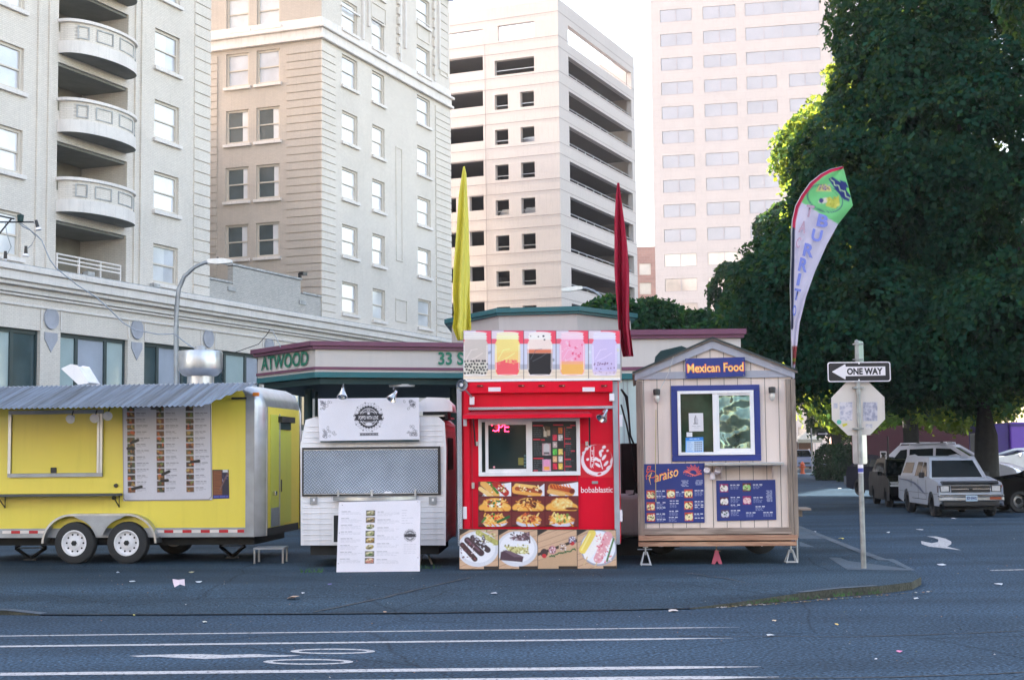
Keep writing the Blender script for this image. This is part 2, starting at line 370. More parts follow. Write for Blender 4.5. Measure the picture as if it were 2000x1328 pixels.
def lane(a, b, w, name='lane_line', m=None, z=.004):
    g = MB(); d = Vector((b[0]-a[0], b[1]-a[1], 0)); L_ = d.length; d.normalize(); n = Vector((-d.y, d.x, 0)); rr = random.Random(int(a[1]*99)); k = max(6, int(L_*5)); P = []
    for i in range(k+1):
        t = i/k; c = Vector((a[0], a[1], 0))+d*L_*t; tp = 1 if t < .94 else max(.1, (1-t)/.06)
        P += [tuple(c-n*(w/2*tp*rr.uniform(.92, 1.06))+Vector((0, 0, z))), tuple(c+n*(w/2*tp*rr.uniform(.92, 1.06))+Vector((0, 0, z)))]
    g.add(P, [(2*i, 2*i+2, 2*i+3, 2*i+1) for i in range(k)], m or m_worn); return tag(g.build(name), kind='structure')
lane((-9, 14.72), (2.3, 14.86), .07); lane((-9, 13.93), (2.1, 14.0), .11); lane((-9, 12.2), (2.05, 12.15), .16); lane((-9, 11.55), (2.1, 11.6), .2)
lane(ground(1935, 1114)[:2], (12.5, 22.3), .12, m=m_worn2)
def flat(pts, name, m, z=.004, px=True):
    g = MB(); g.add([ground(x, y, z) for x, y in pts], [tuple(range(len(pts)))[::-1]], m); return g
# bicycle stencil
g = MB()
def ring(px, py, rx, ry, wx, wy):
    P = []; n = 36
    for i in range(n):
        t = 2*math.pi*i/n; P += [ground(px+rx*math.cos(t), py+ry*math.sin(t), .004), ground(px+(rx-wx)*math.cos(t), py+(ry-wy)*math.sin(t), .004)]
    g.add(P, [(2*i, (2*i+2) % (2*n), (2*i+3) % (2*n), 2*i+1) for i in range(n)], m_worn)
ring(650, 1271, 83, 5.2, 16, 2.2); ring(602, 1291.5, 88, 5.6, 18, 2.3)
g.add([ground(x, y, .004) for x, y in [(253, 1280), (300, 1278), (345, 1277), (395, 1276.6), (420, 1277.5), (440, 1278.4), (455, 1277.5), (505, 1276.7), (520, 1278), (588, 1279), (560, 1281.5), (470, 1283), (400, 1286), (350, 1284), (310, 1281.5), (270, 1282)]], [tuple(range(15, -1, -1))], m_worn)
tag(g.build('bicycle_marking'), kind='structure')
g = MB(); g.add([ground(x, y, .004) for x, y in [(1799, 1056), (1800, 1062), (1815, 1067), (1845, 1070), (1878, 1074), (1850, 1067), (1858, 1062), (1858, 1057), (1846, 1051), (1828, 1047), (1810, 1047), (1822, 1049), (1833, 1053), (1832, 1058), (1820, 1060), (1808, 1058)]], [tuple(range(16))], m_worn)
tag(g.build('turn_arrow_marking'), kind='structure')

# ------------------------------------------------------------------ facades
def facade(mb, u0, u1, z0, z1, holes, P, m, m_rev=None, rev=.25):
    """wall sheet with rectangular openings; P(u,d,z) maps to local space, d = depth into the wall"""
    us = sorted({u0, u1, *[h[0] for h in holes], *[h[1] for h in holes]}); zs = sorted({z0, z1, *[h[2] for h in holes], *[h[3] for h in holes]})
    us = [u for u in us if u0 <= u <= u1]; zs = [z for z in zs if z0 <= z <= z1]
    for a, b in zip(us, us[1:]):
        run = None
        for c, d in zip(zs, zs[1:]):
            um, zm = (a+b)/2, (c+d)/2
            if any(h[0] < um < h[1] and h[2] < zm < h[3] for h in holes):
                if run is not None: mb.quad(P(a, 0, run), P(b, 0, run), P(b, 0, c), P(a, 0, c), m); run = None
            elif run is None: run = c
        if run is not None: mb.quad(P(a, 0, run), P(b, 0, run), P(b, 0, zs[-1]), P(a, 0, zs[-1]), m)
    r = m_rev or m
    for h in holes:
        a, b, c, d = h[:4]; q = h[4] if len(h) > 4 else rev
        mb.quad(P(a, 0, c), P(a, q, c), P(a, q, d), P(a, 0, d), r); mb.quad(P(b, 0, c), P(b, 0, d), P(b, q, d), P(b, q, c), r)
        mb.quad(P(a, 0, c), P(b, 0, c), P(b, q, c), P(a, q, c), r); mb.quad(P(a, 0, d), P(a, q, d), P(b, q, d), P(b, 0, d), r)

# ------------------------------------------------------------------ hotel (local x along the street front, y into the block)
m_hb = brick_mat('cream painted brick', (.74, .68, .62), (.68, .62, .565), (.55, .50, .45))
m_hq = brick_mat('cream brick quoin', (.75, .69, .63), (.70, .64, .58), (.56, .51, .46))
m_hs = M('pale terracotta trim', (.73, .68, .65), .6, var=.08, scale=1.2, streak=.14)
m_grime = M('grimy terracotta', (.40, .40, .40), .75, var=.3, scale=2.5, streak=.3)
m_hfr = M('cream window frame', (.60, .54, .47), .5, var=.05)
m_dkfr = M('dark green shopfront frame', (.025, .05, .055), .4, var=.1)
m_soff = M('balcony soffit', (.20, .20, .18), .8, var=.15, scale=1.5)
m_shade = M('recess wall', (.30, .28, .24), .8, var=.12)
m_doorc = M('cream door', (.62, .54, .40), .6)
m_cur = [glass_mat('window, pale curtain', (.60, .62, .68)), glass_mat('window, white blind', (.72, .73, .76)), glass_mat('window, half drawn', (.30, .33, .36), var=.5, scale=.35), glass_mat('window, dark room', (.05, .075, .085), var=.3)]
m_store = [glass_mat('shop glass pale', (.42, .52, .54), var=.1), glass_mat('shop glass dark', (.05, .085, .10), var=.3), glass_mat('shop glass blue', (.42, .46, .55), var=.1)]
HA = R_(90-21.06)
hotel = thing('hotel_building', 'tall cream brick hotel with curved balconies, quoined corners and a low storefront base', 'building', (-15.49, 64, 0), HA)
PF = lambda u, d, z: (u, d, z)                       # street front
PSd = lambda u, d, z: (14.39+d, u, z)                # courtyard side of the right tower (u runs into the block)
FL = 3.25; tops = [21.0+FL*k for k in range(-3, 5)]   # window heads, left tower
WH = 1.76
holesL = []; winL = []
for zt in tops:
    for uc in (-10.95+.35, 0.0-.08, -18.6, -22.2): winL.append((uc-.95, uc+.95, zt-WH, zt))
holesL += winL
balz = [11.30, 14.52, 17.76, 21.0, 24.24, 27.5, 30.7]     # tops of the recess openings
for i, z in enumerate(balz): holesL.append((-7.62, -3.0, z-2.0, z, 2.4))
w = MB(); facade(w, -24, 3.35, 8.9, 36, holesL, PF, m_hb, rev=.28)
facade(w, -60, -24, 8.9, 36, [], PF, m_hb)
w.quad((3.35, 0, 8.9), (3.35, 14, 8.9), (3.35, 14, 36), (3.35, 0, 36), m_hb)
w.quad((-60, 0, 36), (3.35, 0, 36), (3.35, 14, 36), (-60, 14, 36), m_hs)
w.quad((-60, 14, 0), (3.35, 14, 0), (3.35, 14, 36), (-60, 14, 36), m_hb)
w.quad((-60, 0, 0), (-60, 14, 0), (-60, 14, 36), (-60, 0, 36), m_hb)
# recess backs
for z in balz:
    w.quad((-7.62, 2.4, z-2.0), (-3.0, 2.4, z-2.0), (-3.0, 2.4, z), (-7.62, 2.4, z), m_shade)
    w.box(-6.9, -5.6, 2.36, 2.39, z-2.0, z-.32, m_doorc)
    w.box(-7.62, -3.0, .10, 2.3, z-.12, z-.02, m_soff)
# right tower
tops2 = [24.45+3.24*k for k in range(-4, 4)]
win2 = []
for zt in tops2:
    win2 += [(16.78, 18.68, zt-1.78, zt), (20.56, 22.2, zt-1.84, zt)]
    win2.append((26.86, 28.85, zt-1.78, zt))
facade(w, 14.39, 32.05, 0, 38, win2, PF, m_hb, rev=.28)
wins = []
for zt in [24.42+3.25*k for k in range(-4, 4)]:
    wins += [(4.6, 6.1, zt-1.93, zt), (2.62, 4.12, zt-1.93, zt)]
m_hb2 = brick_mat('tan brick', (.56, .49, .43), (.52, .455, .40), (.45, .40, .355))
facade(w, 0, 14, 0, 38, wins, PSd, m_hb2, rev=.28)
w.quad((32.05, 0, 0), (32.05, 14, 0), (32.05, 14, 38), (32.05, 0, 38), m_hb)
w.quad((14.39, 14, 0), (32.05, 14, 0), (32.05, 14, 38), (14.39, 14, 38), m_hb)
w.quad((14.39, 0, 38), (32.05, 0, 38), (32.05, 14, 38), (14.39, 14, 38), m_hs)
# podium with shopfront openings
shops = [(-26.5, -21.0, 3.1, 6.75), (-20.0, -14.5, 3.1, 6.75), (-13.6, -8.75, 3.1, 6.75), (-7.55, -3.15, 3.1, 6.78), (-1.98, 2.45, 3.1, 6.78), (3.5, 7.8, 3.1, 6.8), (9.1, 13.2, 3.1, 6.8), (14.6, 18.8, 3.1, 6.8), (20.0, 24.2, 3.1, 6.8), (25.4, 29.6, 3.1, 6.8), (31, 35, 3.1, 6.8)]
PP = lambda u, d, z: (u, d-.25, z)
facade(w, -60, 34.5, 0, 8.9, shops, PP, m_hb, rev=.35)
w.quad((34.5, -.25, 0), (34.5, 12, 0), (34.5, 12, 9.2), (34.5, -.25, 9.2), m_hb)
w.quad((-60, -.25, 9.0), (34.5, -.25, 9.0), (34.5, 12, 9.0), (-60, 12, 9.0), M('tar roof', (.06, .06, .06), .9))
w.box(3.36, 14.38, 11.5, 13.9, 0, 20.5, m_hb)  # unseen rear wing, added to keep the sun off the far road
w.build('wall', hotel)
# cornice: stepped mouldings
c = MB()
for z0, z1, d in ((7.62, 7.72, .07), (7.98, 8.08, .12), (8.1, 8.34, .2), (8.34, 8.5, .42), (8.5, 8.86, .55), (8.86, 9.08, .66)):
    c.box(-60, 34.7, -.25-d, -.252, z0, z1, m_hs)
c.build('cornice', hotel, bevel=.02, seg=1)
gm = MB(); gm.box(-60, 34.7, -.86, .02, 9.085, 9.13, m_grime); gm.build('gutter', hotel)
# belt course round the right tower
c = MB()
for z0, z1, d in ((24.66, 24.84, .22), (24.84, 25.28, .10), (25.28, 25.44, .26), (25.44, 25.9, .06)):
    c.box(14.39-d, 32.05+d, -d, -.003, z0, z1, m_hs); c.box(14.39-d, 14.387, .0, 14, z0, z1, m_hs)
c.build('belt_course', hotel, bevel=.02, seg=1)
# quoins as projecting courses with deep joints
def quoin(u0, u1, z0, z1, P, h=.5, gap=.055, d=.06):
    z = z0
    while z+h < z1:
        a = P(u0, -d, z); b = P(u1, 0, z+h-gap)
        q.box(min(a[0], b[0]), max(a[0], b[0])-.0, min(a[1], b[1]), max(a[1], b[1]), z, z+h-gap, m_hq); z += h
q = MB(); quoin(2.05, 3.38, 9.2, 36, PF, .535); q.build('quoins', hotel)
q = MB(); quoin(14.33, 15.95, 9.2, 24.6, PF, .435); q.build('quoins', hotel)
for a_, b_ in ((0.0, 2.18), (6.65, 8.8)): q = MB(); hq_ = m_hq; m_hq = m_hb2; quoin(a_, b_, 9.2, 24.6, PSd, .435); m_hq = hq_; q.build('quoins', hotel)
q = MB(); quoin(29.6, 32.05, 9.2, 24.6, PF, .435); q.build('quoins', hotel)
# raised panels and beads above the belt course
q = MB()
for u in (19.2, 24.2, 29.4):
    q.box(u, u+.16, -.14, -.003, 25.9, 38, m_hs); q.box(u+.75, u+.91, -.14, -.003, 26.9, 38, m_hs)
for u, a, b in ((23.9, 26.3, 38), (29.25, 26.3, 38)):
    z = a
    while z < b: q.box(u, u+.22, -.16, -.003, z, z+.42, m_hq); z += .62
for u0, u1, z0, z1 in ((30.4, 31.7, 26.6, 31.5), (20.4, 22.4, 27.5, 28.6), (26.9, 28.8, 28.1, 29.4), (23.6, 25.2, 9.8, 11.2), (23.7, 24.6, 13.5, 20.5)):
    for a in ((u0, u1, z0, z0+.08), (u0, u1, z1-.08, z1), (u0, u0+.08, z0+.083, z1-.083), (u1-.08, u1, z0+.083, z1-.083)): q.box(a[0], a[1], -.05, -.003, a[2], a[3], m_hq)
z = 26.9
while z < 31.2: q.box(30.5, 31.6, -.05, -.003, z, z+.5, m_hq); z += .56
for s in (0,):
    q.box(16.6, 18.9, -.1, -.003, 23.85+3.3, 23.95+3.3, m_hs)
q.build('raised_panels', hotel)
# vertical bands left of / right of the balconies
q = MB()
for u in (-8.9, -8.25, -2.55, -2.1): q.box(u, u+.14, -.08, -.003, 9.2, 36, m_hq)
q.build('pilaster_bead', hotel)
# sash windows: frame, sill > panes
def sash(a, b, c_, d_, P, kind, sill=True, curtain=None):
    fr = MB(); t = .085
    def bx(mb, u0, u1, z0, z1, y0, y1, m):
        p = P(u0, y0, z0); r = P(u1, y1, z1); mb.box(min(p[0], r[0]), max(p[0], r[0]), min(p[1], r[1]), max(p[1], r[1]), min(p[2], r[2]), max(p[2], r[2]), m)
    bx(fr, a+.002, a+t*1.5, c_+.002, d_-.002, .10, .24, m_hfr); bx(fr, b-t*1.5, b-.002, c_+.002, d_-.002, .10, .24, m_hfr)
    bx(fr, a+t*1.5, b-t*1.5, d_-t*1.4, d_-.002, .10, .24, m_hfr); bx(fr, a+t*1.5, b-t*1.5, c_+.002, c_+t*1.6, .10, .24, m_hfr)
    zm = (c_+d_)/2; bx(fr, a+t*1.5, b-t*1.5, zm-.035, zm+.035, .13, .23, m_hfr)
    if sill: bx(fr, a-.12, b+.12, c_-.16, c_-.002, -.14, .10, m_hs)
    f = fr.build('window', hotel)
    pn = MB(); mt = m_cur[kind]; x0, x1 = a+t*1.5, b-t*1.5
    bx(pn, x0, x1, c_+t*1.6, zm-.035, .20, .22, mt); bx(pn, x0, x1, zm+.035, d_-t*1.4, .17, .19, mt)
    if curtain is not None:
        k = x0+(x1-x0)*curtain
        bx(pn, x0, k, c_+t*1.6, zm-.036, .195, .1995, m_cur[1]); bx(pn, x0, k, zm+.036, d_-t*1.4, .165, .1695, m_cur[1])
    pn.build('pane', f)
rng = random.Random(4)
for h in winL:
    if h[0] > -14: sash(*h, PF, 1 if rng.random() < .7 else 0, curtain=rng.choice([None, .55, .8]))
    elif h[3] < 24: sash(*h, PF, 1)
for h in win2: sash(*h, PF, rng.choice([1, 1, 0]))
for i, h in enumerate(wins):
    lv = i//2; k = 3 if lv in (2, 3) else 2 if lv in (0, 1) else 0
    k = {0: 0, 1: 3, 2: 3, 3: 3, 4: 0}.get(lv, 1); sash(*h, PSd, k, curtain={1: .3, 2: .25, 3: .3}.get(lv))
    # in the side facade u runs away from the viewer, so curtains hang at the far jamb
# shopfront windows
for i, h in enumerate(shops):
    if i > 8: continue
    a, b, c_, d_ = h; fr = MB(); y0, y1 = -.10, .02
    xs = [a, a+(b-a)*.27, a+(b-a)*.70, b]
    for x in xs: fr.box(x-.09 if x != a else x+.002, x+.09 if x != b else x-.002, y0, y1, c_+.002, d_-.002, m_dkfr)
    for x0, x1 in zip(xs, xs[1:]): fr.box(x0+.092, x1-.092, y0+.01, y1, d_-.16, d_-.002, m_dkfr); fr.box(x0+.092, x1-.092, y0+.01, y1, c_+.002, c_+.3, m_dkfr)
    f = fr.build('shop_window', hotel); pn = MB()
    for j, (x0, x1) in enumerate(zip(xs, xs[1:])):
        k = [[1, 1, 1], [1, 1, 1], [1, 0, 1], [0, 2, 0], [1, 2, 1], [1, 0, 2], [2, 0, 1], [0, 2, 2], [1, 1, 0], [1, 1, 1], [1, 1, 1]][i][j]
        pn.box(x0+.09, x1-.09, -.03, -.01, c_+.3, d_-.16, m_store[k])
    pn.build('pane', f)
# medallions and drops between the shop windows
m_med = M('blue grey medallion', (.36, .37, .43), .6)
for u in (-14.1, -8.15, -2.55, 2.98, 8.45, 13.9, 19.4, 24.8):
    md = MB(); md.lathe([(0, -.03), (.30, -.03), (.42, -.05), (.44, 0)], m_med, c=(u, -.27, 7.28), n=24, T=RX90.inverted())
    for a in (u-.62, u+.55): md.box(a, a+.07, -.30, -.253, 6.85, 7.6, m_hs)
    md.prism([(u-.38, 6.72), (u+.38, 6.72), (u+.38, 6.45), (u, 5.95), (u-.38, 6.45)], -.29, -.253, m_med)
    md.build('medallion', hotel)
# curved balconies
for i, z in enumerate(balz):
    if i == 0:      # flat rail in front of the lowest recess
        r = MB()
        for zz in (9.62, 9.78, 9.95): r.box(-7.6, -3.4, -.03, .03, zz-.03, zz+.03, m_hs)
        for u in (-7.58, -6.2, -4.8, -3.45): r.box(u, u+.07, -.04, .04, 9.2, 9.98, m_hs)
        r.build('railing', hotel); continue
    b = MB(); n = 26; cx, hw, dp = -5.36, 2.28, 1.25
    zb = z-3.25+1.0; prof = [(0, .0), (1.0, .0), (1.0, .5), (.95, .52), (.95, 1.26), (1.02, 1.28), (1.02, 1.40), (.88, 1.40), (.88, .52), (0, .52)]
    vs = []; z0 = z-3.25+.36
    for k in range(n+1):
        t = math.pi*k/n
        for r_, zz in prof: vs.append((cx-math.cos(t)*hw*(r_ if r_ else .02), -max(0.0, math.sin(t))**.8*dp*(r_ if r_ else .02)-.004, z0+zz))
    m_ = len(prof); fs = [(k*m_+j, k*m_+j+1, (k+1)*m_+j+1, (k+1)*m_+j) for k in range(n) for j in range(m_-1)]
    mats = {0: m_soff, 1: m_hs, 2: m_hs, 3: m_hq, 4: m_hs, 5: m_hs, 6: m_hs}
    for k in range(n):
        for j in range(m_-1): pass
    for j in range(m_-1): b.add(vs, [(k*m_+j, k*m_+j+1, (k+1)*m_+j+1, (k+1)*m_+j) for k in range(n)], mats.get(j, m_hs))
    o = b.build('balcony', hotel, smooth=35)
    for t0, t1 in ((.16, .26), (.32, .46), (.52, .72), (.78, .86)):      # raised panels round the parapet
        p = MB()
        for zz0, zz1 in ((.62, .67), (.671, 1.099), (1.10, 1.15)):
            kk = 5
            for k in range(kk):
                ta = math.pi*(t0+(t1-t0)*k/kk); tb = math.pi*(t0+(t1-t0)*(k+1)/kk)
                if zz1-zz0 > .2:
                    if k not in (0, kk-1): continue
                    if k == 0: tb = ta+.03
                    else: ta = tb-.03
                f = lambda t, s: (cx-math.cos(t)*hw*s, -max(0.0, math.sin(t))**.8*dp*s)
                A, B = f(ta, .955), f(tb, .955); A2, B2 = f(ta, .975), f(tb, .975)
                p.add([(*A, z0+zz0), (*B, z0+zz0), (*B2, z0+zz0), (*A2, z0+zz0), (*A, z0+zz1), (*B, z0+zz1), (*B2, z0+zz1), (*A2, z0+zz1)], [(3, 2, 6, 7), (0, 1, 2, 3), (4, 7, 6, 5), (0, 3, 7, 4), (1, 5, 6, 2)], m_grime)
        p.build('panel_moulding', o)
# crenellated parapet across the courtyard
p = MB(); m_pb = brick_mat('weathered cream brick', (.52, .49, .46), (.42, .40, .38), (.30, .29, .28), bh=.085)
for u0, u1, z1 in ((3.36, 4.7, 10.1), (4.7, 5.5, 10.1), (5.5, 12.1, 11.0), (12.1, 14.3, 10.3)): p.box(u0+.002, u1-.002, .0, .3, 9.0, z1, m_pb)
p.build('parapet', hotel)
p = MB()
for u0, u1, z1 in ((3.4, 5.38, 10.13), (5.42, 12.2, 11.03), (12.3, 14.3, 10.33)): p.box(u0, u1, -.05, .35, z1, z1+.1, m_grime)
for u in (5.0, 11.9): p.box(u, u+.7, -.06, -.003, 9.75, 9.95, m_grime)
p.build('coping', hotel)
p = MB(); m_blk = M('black metal', (.02, .021, .024), .4)
for u, z in ((12.0, 11.15), (-1.2, 9.13), (-5.8, 9.13)):
    p.box(u, u+.12, -.05, .1, z, z+.25, m_blk); p.box(u-.15, u+.3, -.3, -.05, z+.12, z+.28, m_blk if u > 5 else m_grime)
p.build('roof_floodlight', hotel)
p = MB(); p.lathe([(.0, -.1), (.2, -.1), (.28, .1), (.3, .5), (.2, .7), (0, .75)], plain('royal blue finial', (40, 60, 150), .4), c=(31.7, -.3, 32.0), n=14)
p.build('finial', hotel)
# unseen block added behind the hotel to keep sun off the farthest maple
nb = MB(); nb.box(-30, -5.2, 100, 120, 0, 29, M('buff render', (.4, .37, .33), .8, var=.1)); o = nb.build('rear_sun_blocker')
tag(o, 'plain buff block, unseen, added behind the hotel to shade the farthest maple', 'building')

# ------------------------------------------------------------------ parking garage
m_gc = M('pink grey precast concrete', (.48, .435, .425), .75, var=.07, scale=.12, streak=.10)
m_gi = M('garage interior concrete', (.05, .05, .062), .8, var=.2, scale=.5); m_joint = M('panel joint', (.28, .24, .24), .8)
m_galv = M('galvanised steel', (.45, .47, .50), .4, metal=.7, var=.12, scale=6)
GA = R_(90-23.15); gp = at(1097, 600, 122)
gar = thing('parking_garage', 'pale concrete multi storey parking garage with open dark decks', 'building', (gp[0], gp[1], 0), GA)
GW = 21.0; GL_ = 24.0; gtop = [35.7-3.19*k for k in range(0, 10)]
w = MB(); hr = [(2.42, 20.0, 37.9, 39.5, .5)]
for k in range(-0, 11): hr.append((2.44, 19.9, 36.5-3.12*k-2.0, 36.5-3.12*k, .5))
hr = [(2.42, 20.0, 37.75, 39.45, .45)]+[(2.44, 19.95, 36.65-3.13*k-1.75, 36.65-3.13*k, .5) for k in range(11)]
facade(w, 0, GW, 0, 41.2, hr, lambda u, d, z: (u, d, z), m_gc)
hl = [(2.25, 5.72, 38.05, 39.45, .45), (7.16, 14, 38.65, 39.37, .45), (2.28, 6.05, 36.33-1.35, 36.33, .5), (7.18, 14, 37-1.36, 37, .5)]
for k in range(1, 11):
    z = 36.4-3.13*k; hl += [(2.33, 3.63, z-1.35, z, .5), (4.8, 6.08, z-1.35, z, .5)]
    z = 37.0-3.13*k
    if k <= 3: hl.append((7.2, 14, z-1.45, z, .5))
    else: hl += [(7.22, 8.6, z-1.35, z, .5), (9.9, 14, z-1.35, z, .5)]
PG = lambda u, d, z: (0+d, u, z)
facade(w, 0, GL_, 0, 41.2, hl, PG, m_gc)
# thickness of the roof parapet
w.quad((0, 0, 41.2), (GW, 0, 41.2), (GW, .45, 41.2), (0, .45, 41.2), m_gc); w.quad((0, .45, 41.2), (.45, .45, 41.2), (.45, GL_, 41.2), (0, GL_, 41.2), m_gc)
w.quad((GW, 0, 0), (GW, GL_, 0), (GW, GL_, 37.5), (GW, 0, 37.5), m_gc); w.quad((0, GL_, 0), (GW, GL_, 0), (GW, GL_, 37.5), (0, GL_, 37.5), m_gc)
w.quad((.45, .45, 39.5), (GW, .45, 39.5), (GW, .45, 41.2), (.45, .45, 41.2), m_gc); w.quad((.45, .45, 39.5), (.45, GL_, 39.5), (.45, GL_, 41.2), (.45, .45, 41.2), m_gc)
w.box(GW-1.0, GW, .5, 8, 37.5, 40.7, m_gc)
w.build('wall', gar)
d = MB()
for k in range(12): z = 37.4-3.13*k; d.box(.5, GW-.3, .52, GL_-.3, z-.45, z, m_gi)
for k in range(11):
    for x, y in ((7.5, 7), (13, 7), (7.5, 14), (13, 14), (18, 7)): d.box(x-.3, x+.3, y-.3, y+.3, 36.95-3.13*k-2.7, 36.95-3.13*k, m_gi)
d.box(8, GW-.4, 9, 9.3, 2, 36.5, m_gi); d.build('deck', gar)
j = MB()
for k in range(-1, 11):
    z = 36.9-3.13*k
    if k >= -1: j.box(-.012, GW, -.012, 0.0-.002, z+.0, z+.05, m_joint); j.box(-.012, -.002, 0, GL_, z+.0, z+.05, m_joint)
    z = 34.75-3.13*k; j.box(-.012, GW, -.012, -.002, z, z+.05, m_joint); j.box(-.012, -.002, 0, GL_, z, z+.05, m_joint)
for u in (6.95,): j.box(-.012, -.002, u, u+.05, 4, 38, m_joint)
j.build('panel_joint', gar)
rl = MB()
for k in range(11):
    z = 34.9-3.13*k+.35
    rl.tube([(2.5, .25, z), (19.9, .25, z)], .045, m_galv, n=5)
    for u in np.linspace(3, 19.5, 9): rl.box(u-.03, u+.03, .22, .28, z-.35, z, m_galv)
for k in range(0, 11): z = 35.1-3.13*k+.35-.02; rl.tube([(.25, 2.3, z), (.25, 6.0, z)], .04, m_galv, n=5)
rl.build('railing', gar)
for u, k in ((3.0, 2), (5.2, 4), (2.9, 4)):      # parked cars glimpsed through the openings
    cc = MB(); z = 34.28-3.13*k+.1
    cc.prism([(u-.9, z), (u+.9, z), (u+.85, z+.7), (u+.55, z+1.2), (u-.55, z+1.2), (u-.85, z+.7)], .9, 4.8, M('parked silver paint %d' % k, (.3, .3, .34) if k == 2 else (.5, .5, .52), .3, metal=.3), axis='x')
    o = cc.build('car', None, bevel=.12); o.location = gar.location; o.rotation_euler = gar.rotation_euler
    tag(o, {(3.0, 2): 'dark silver car seen in the third deck opening of the garage', (5.2, 4): 'pale car in the left small opening of the fifth garage deck', (2.9, 4): 'pale car in the right small opening of the fifth garage deck'}[(u, k)], 'car', 'cars parked inside the garage')

# ------------------------------------------------------------------ pink office tower
m_pk = brick_mat('pink granite cladding', (.51, .45, .445), (.50, .44, .435), (.45, .395, .39), bw=1.6, bh=.98, mort=.03, bump=.1, rough=.6, big=.04)
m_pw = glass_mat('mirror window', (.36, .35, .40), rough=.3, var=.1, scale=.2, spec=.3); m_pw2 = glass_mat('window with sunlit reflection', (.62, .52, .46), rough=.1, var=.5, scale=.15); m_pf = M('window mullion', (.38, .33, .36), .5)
tp = at(1275, 600, 225); PA = R_(167)
tow = thing('office_tower', 'tall pink granite office tower with rows of paired pale windows', 'building', (tp[0], tp[1], 0), PA)
rows = [72.1+3.93*2-3.93*k for k in range(20)]
cols = [(-7.05, -2.0), (-13.95, -8.8), (-20.15, -15.45), (-26.9, -22.0), (-34.5, -28.4)]
hp = []; rr = random.Random(3)
for k, z in enumerate(rows):
    for ci, (a, b) in enumerate(cols):
        if k in (3, 4, 2) and ci == 3: continue
        if ci == 2 and k in (2, 3, 4): hp.append((-26.9, b, z-2.0, z)); continue
        hp.append((a, b, z-2.0, z))
w = MB(); PT = lambda u, d, z: (u, -d, z)          # seen face looks towards -normal
facade(w, -45, -.45, 0, 96, hp, PT, m_pk, rev=.12)
w.quad((-.45, 0, 0), (-.45, -25, 0), (-.45, -25, 96), (-.45, 0, 96), m_pk); w.quad((-45, 0, 0), (-45, -25, 0), (-45, -25, 96), (-45, 0, 96), m_pk); w.quad((-45, -25, 0), (-.45, -25, 0), (-.45, -25, 96), (-45, -25, 96), m_pk); w.quad((-45, 0, 96), (-.45, 0, 96), (-.45, -25, 96), (-45, -25, 96), m_pk)
w.build('wall', tow)
for i, (a, b, z0, z1) in enumerate(hp):
    if z1 > 78: continue
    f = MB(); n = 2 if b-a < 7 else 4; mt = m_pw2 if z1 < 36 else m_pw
    for k in range(n):
        x0 = a+(b-a)*k/n; x1 = a+(b-a)*(k+1)/n; f.box(x0+.05, x1-.05, -.11, -.08, z0+.04, z1-.04, mt)
        if k: f.box(x0-.05, x0+.05, -.11, -.02, z0, z1, m_pf)
    f.box(a, b, -.11, -.0, z0-.05, z0+.04, m_pf); f.build('window', tow)
# small brick block glimpsed between garage and tower
m_rb = brick_mat('orange pink panel brick', (.52, .30, .25), (.46, .26, .22), (.5, .4, .36), bw=.6, bh=.3)
b0 = at(1243, 482, 160); b1 = at(1281, 482, 160)
bb = thing('brick_block', 'narrow pink brick block glimpsed between the garage and the office tower', 'building', (b0[0], 160, 0), 0)
w = MB(); bw_ = b1[0]-b0[0]-.1; hz = [(.3+1.5*0, 1.6, z, z+1.3) for z in np.arange(4, b0[2]-2, 2.2)]
facade(w, -3, bw_, 0, b0[2], hz, PF, m_rb, rev=.2); w.quad((bw_, 0, 0), (bw_, 12, 0), (bw_, 12, b0[2]), (bw_, 0, b0[2]), m_rb); w.quad((-3, 0, b0[2]), (bw_, 0, b0[2]), (bw_, 12, b0[2]), (-3, 12, b0[2]), m_rb)
w.build('wall', bb)
for h in hz: f = MB(); f.box(h[0], h[1], .15, .17, h[2], h[3], m_pw2); f.build('window', bb)
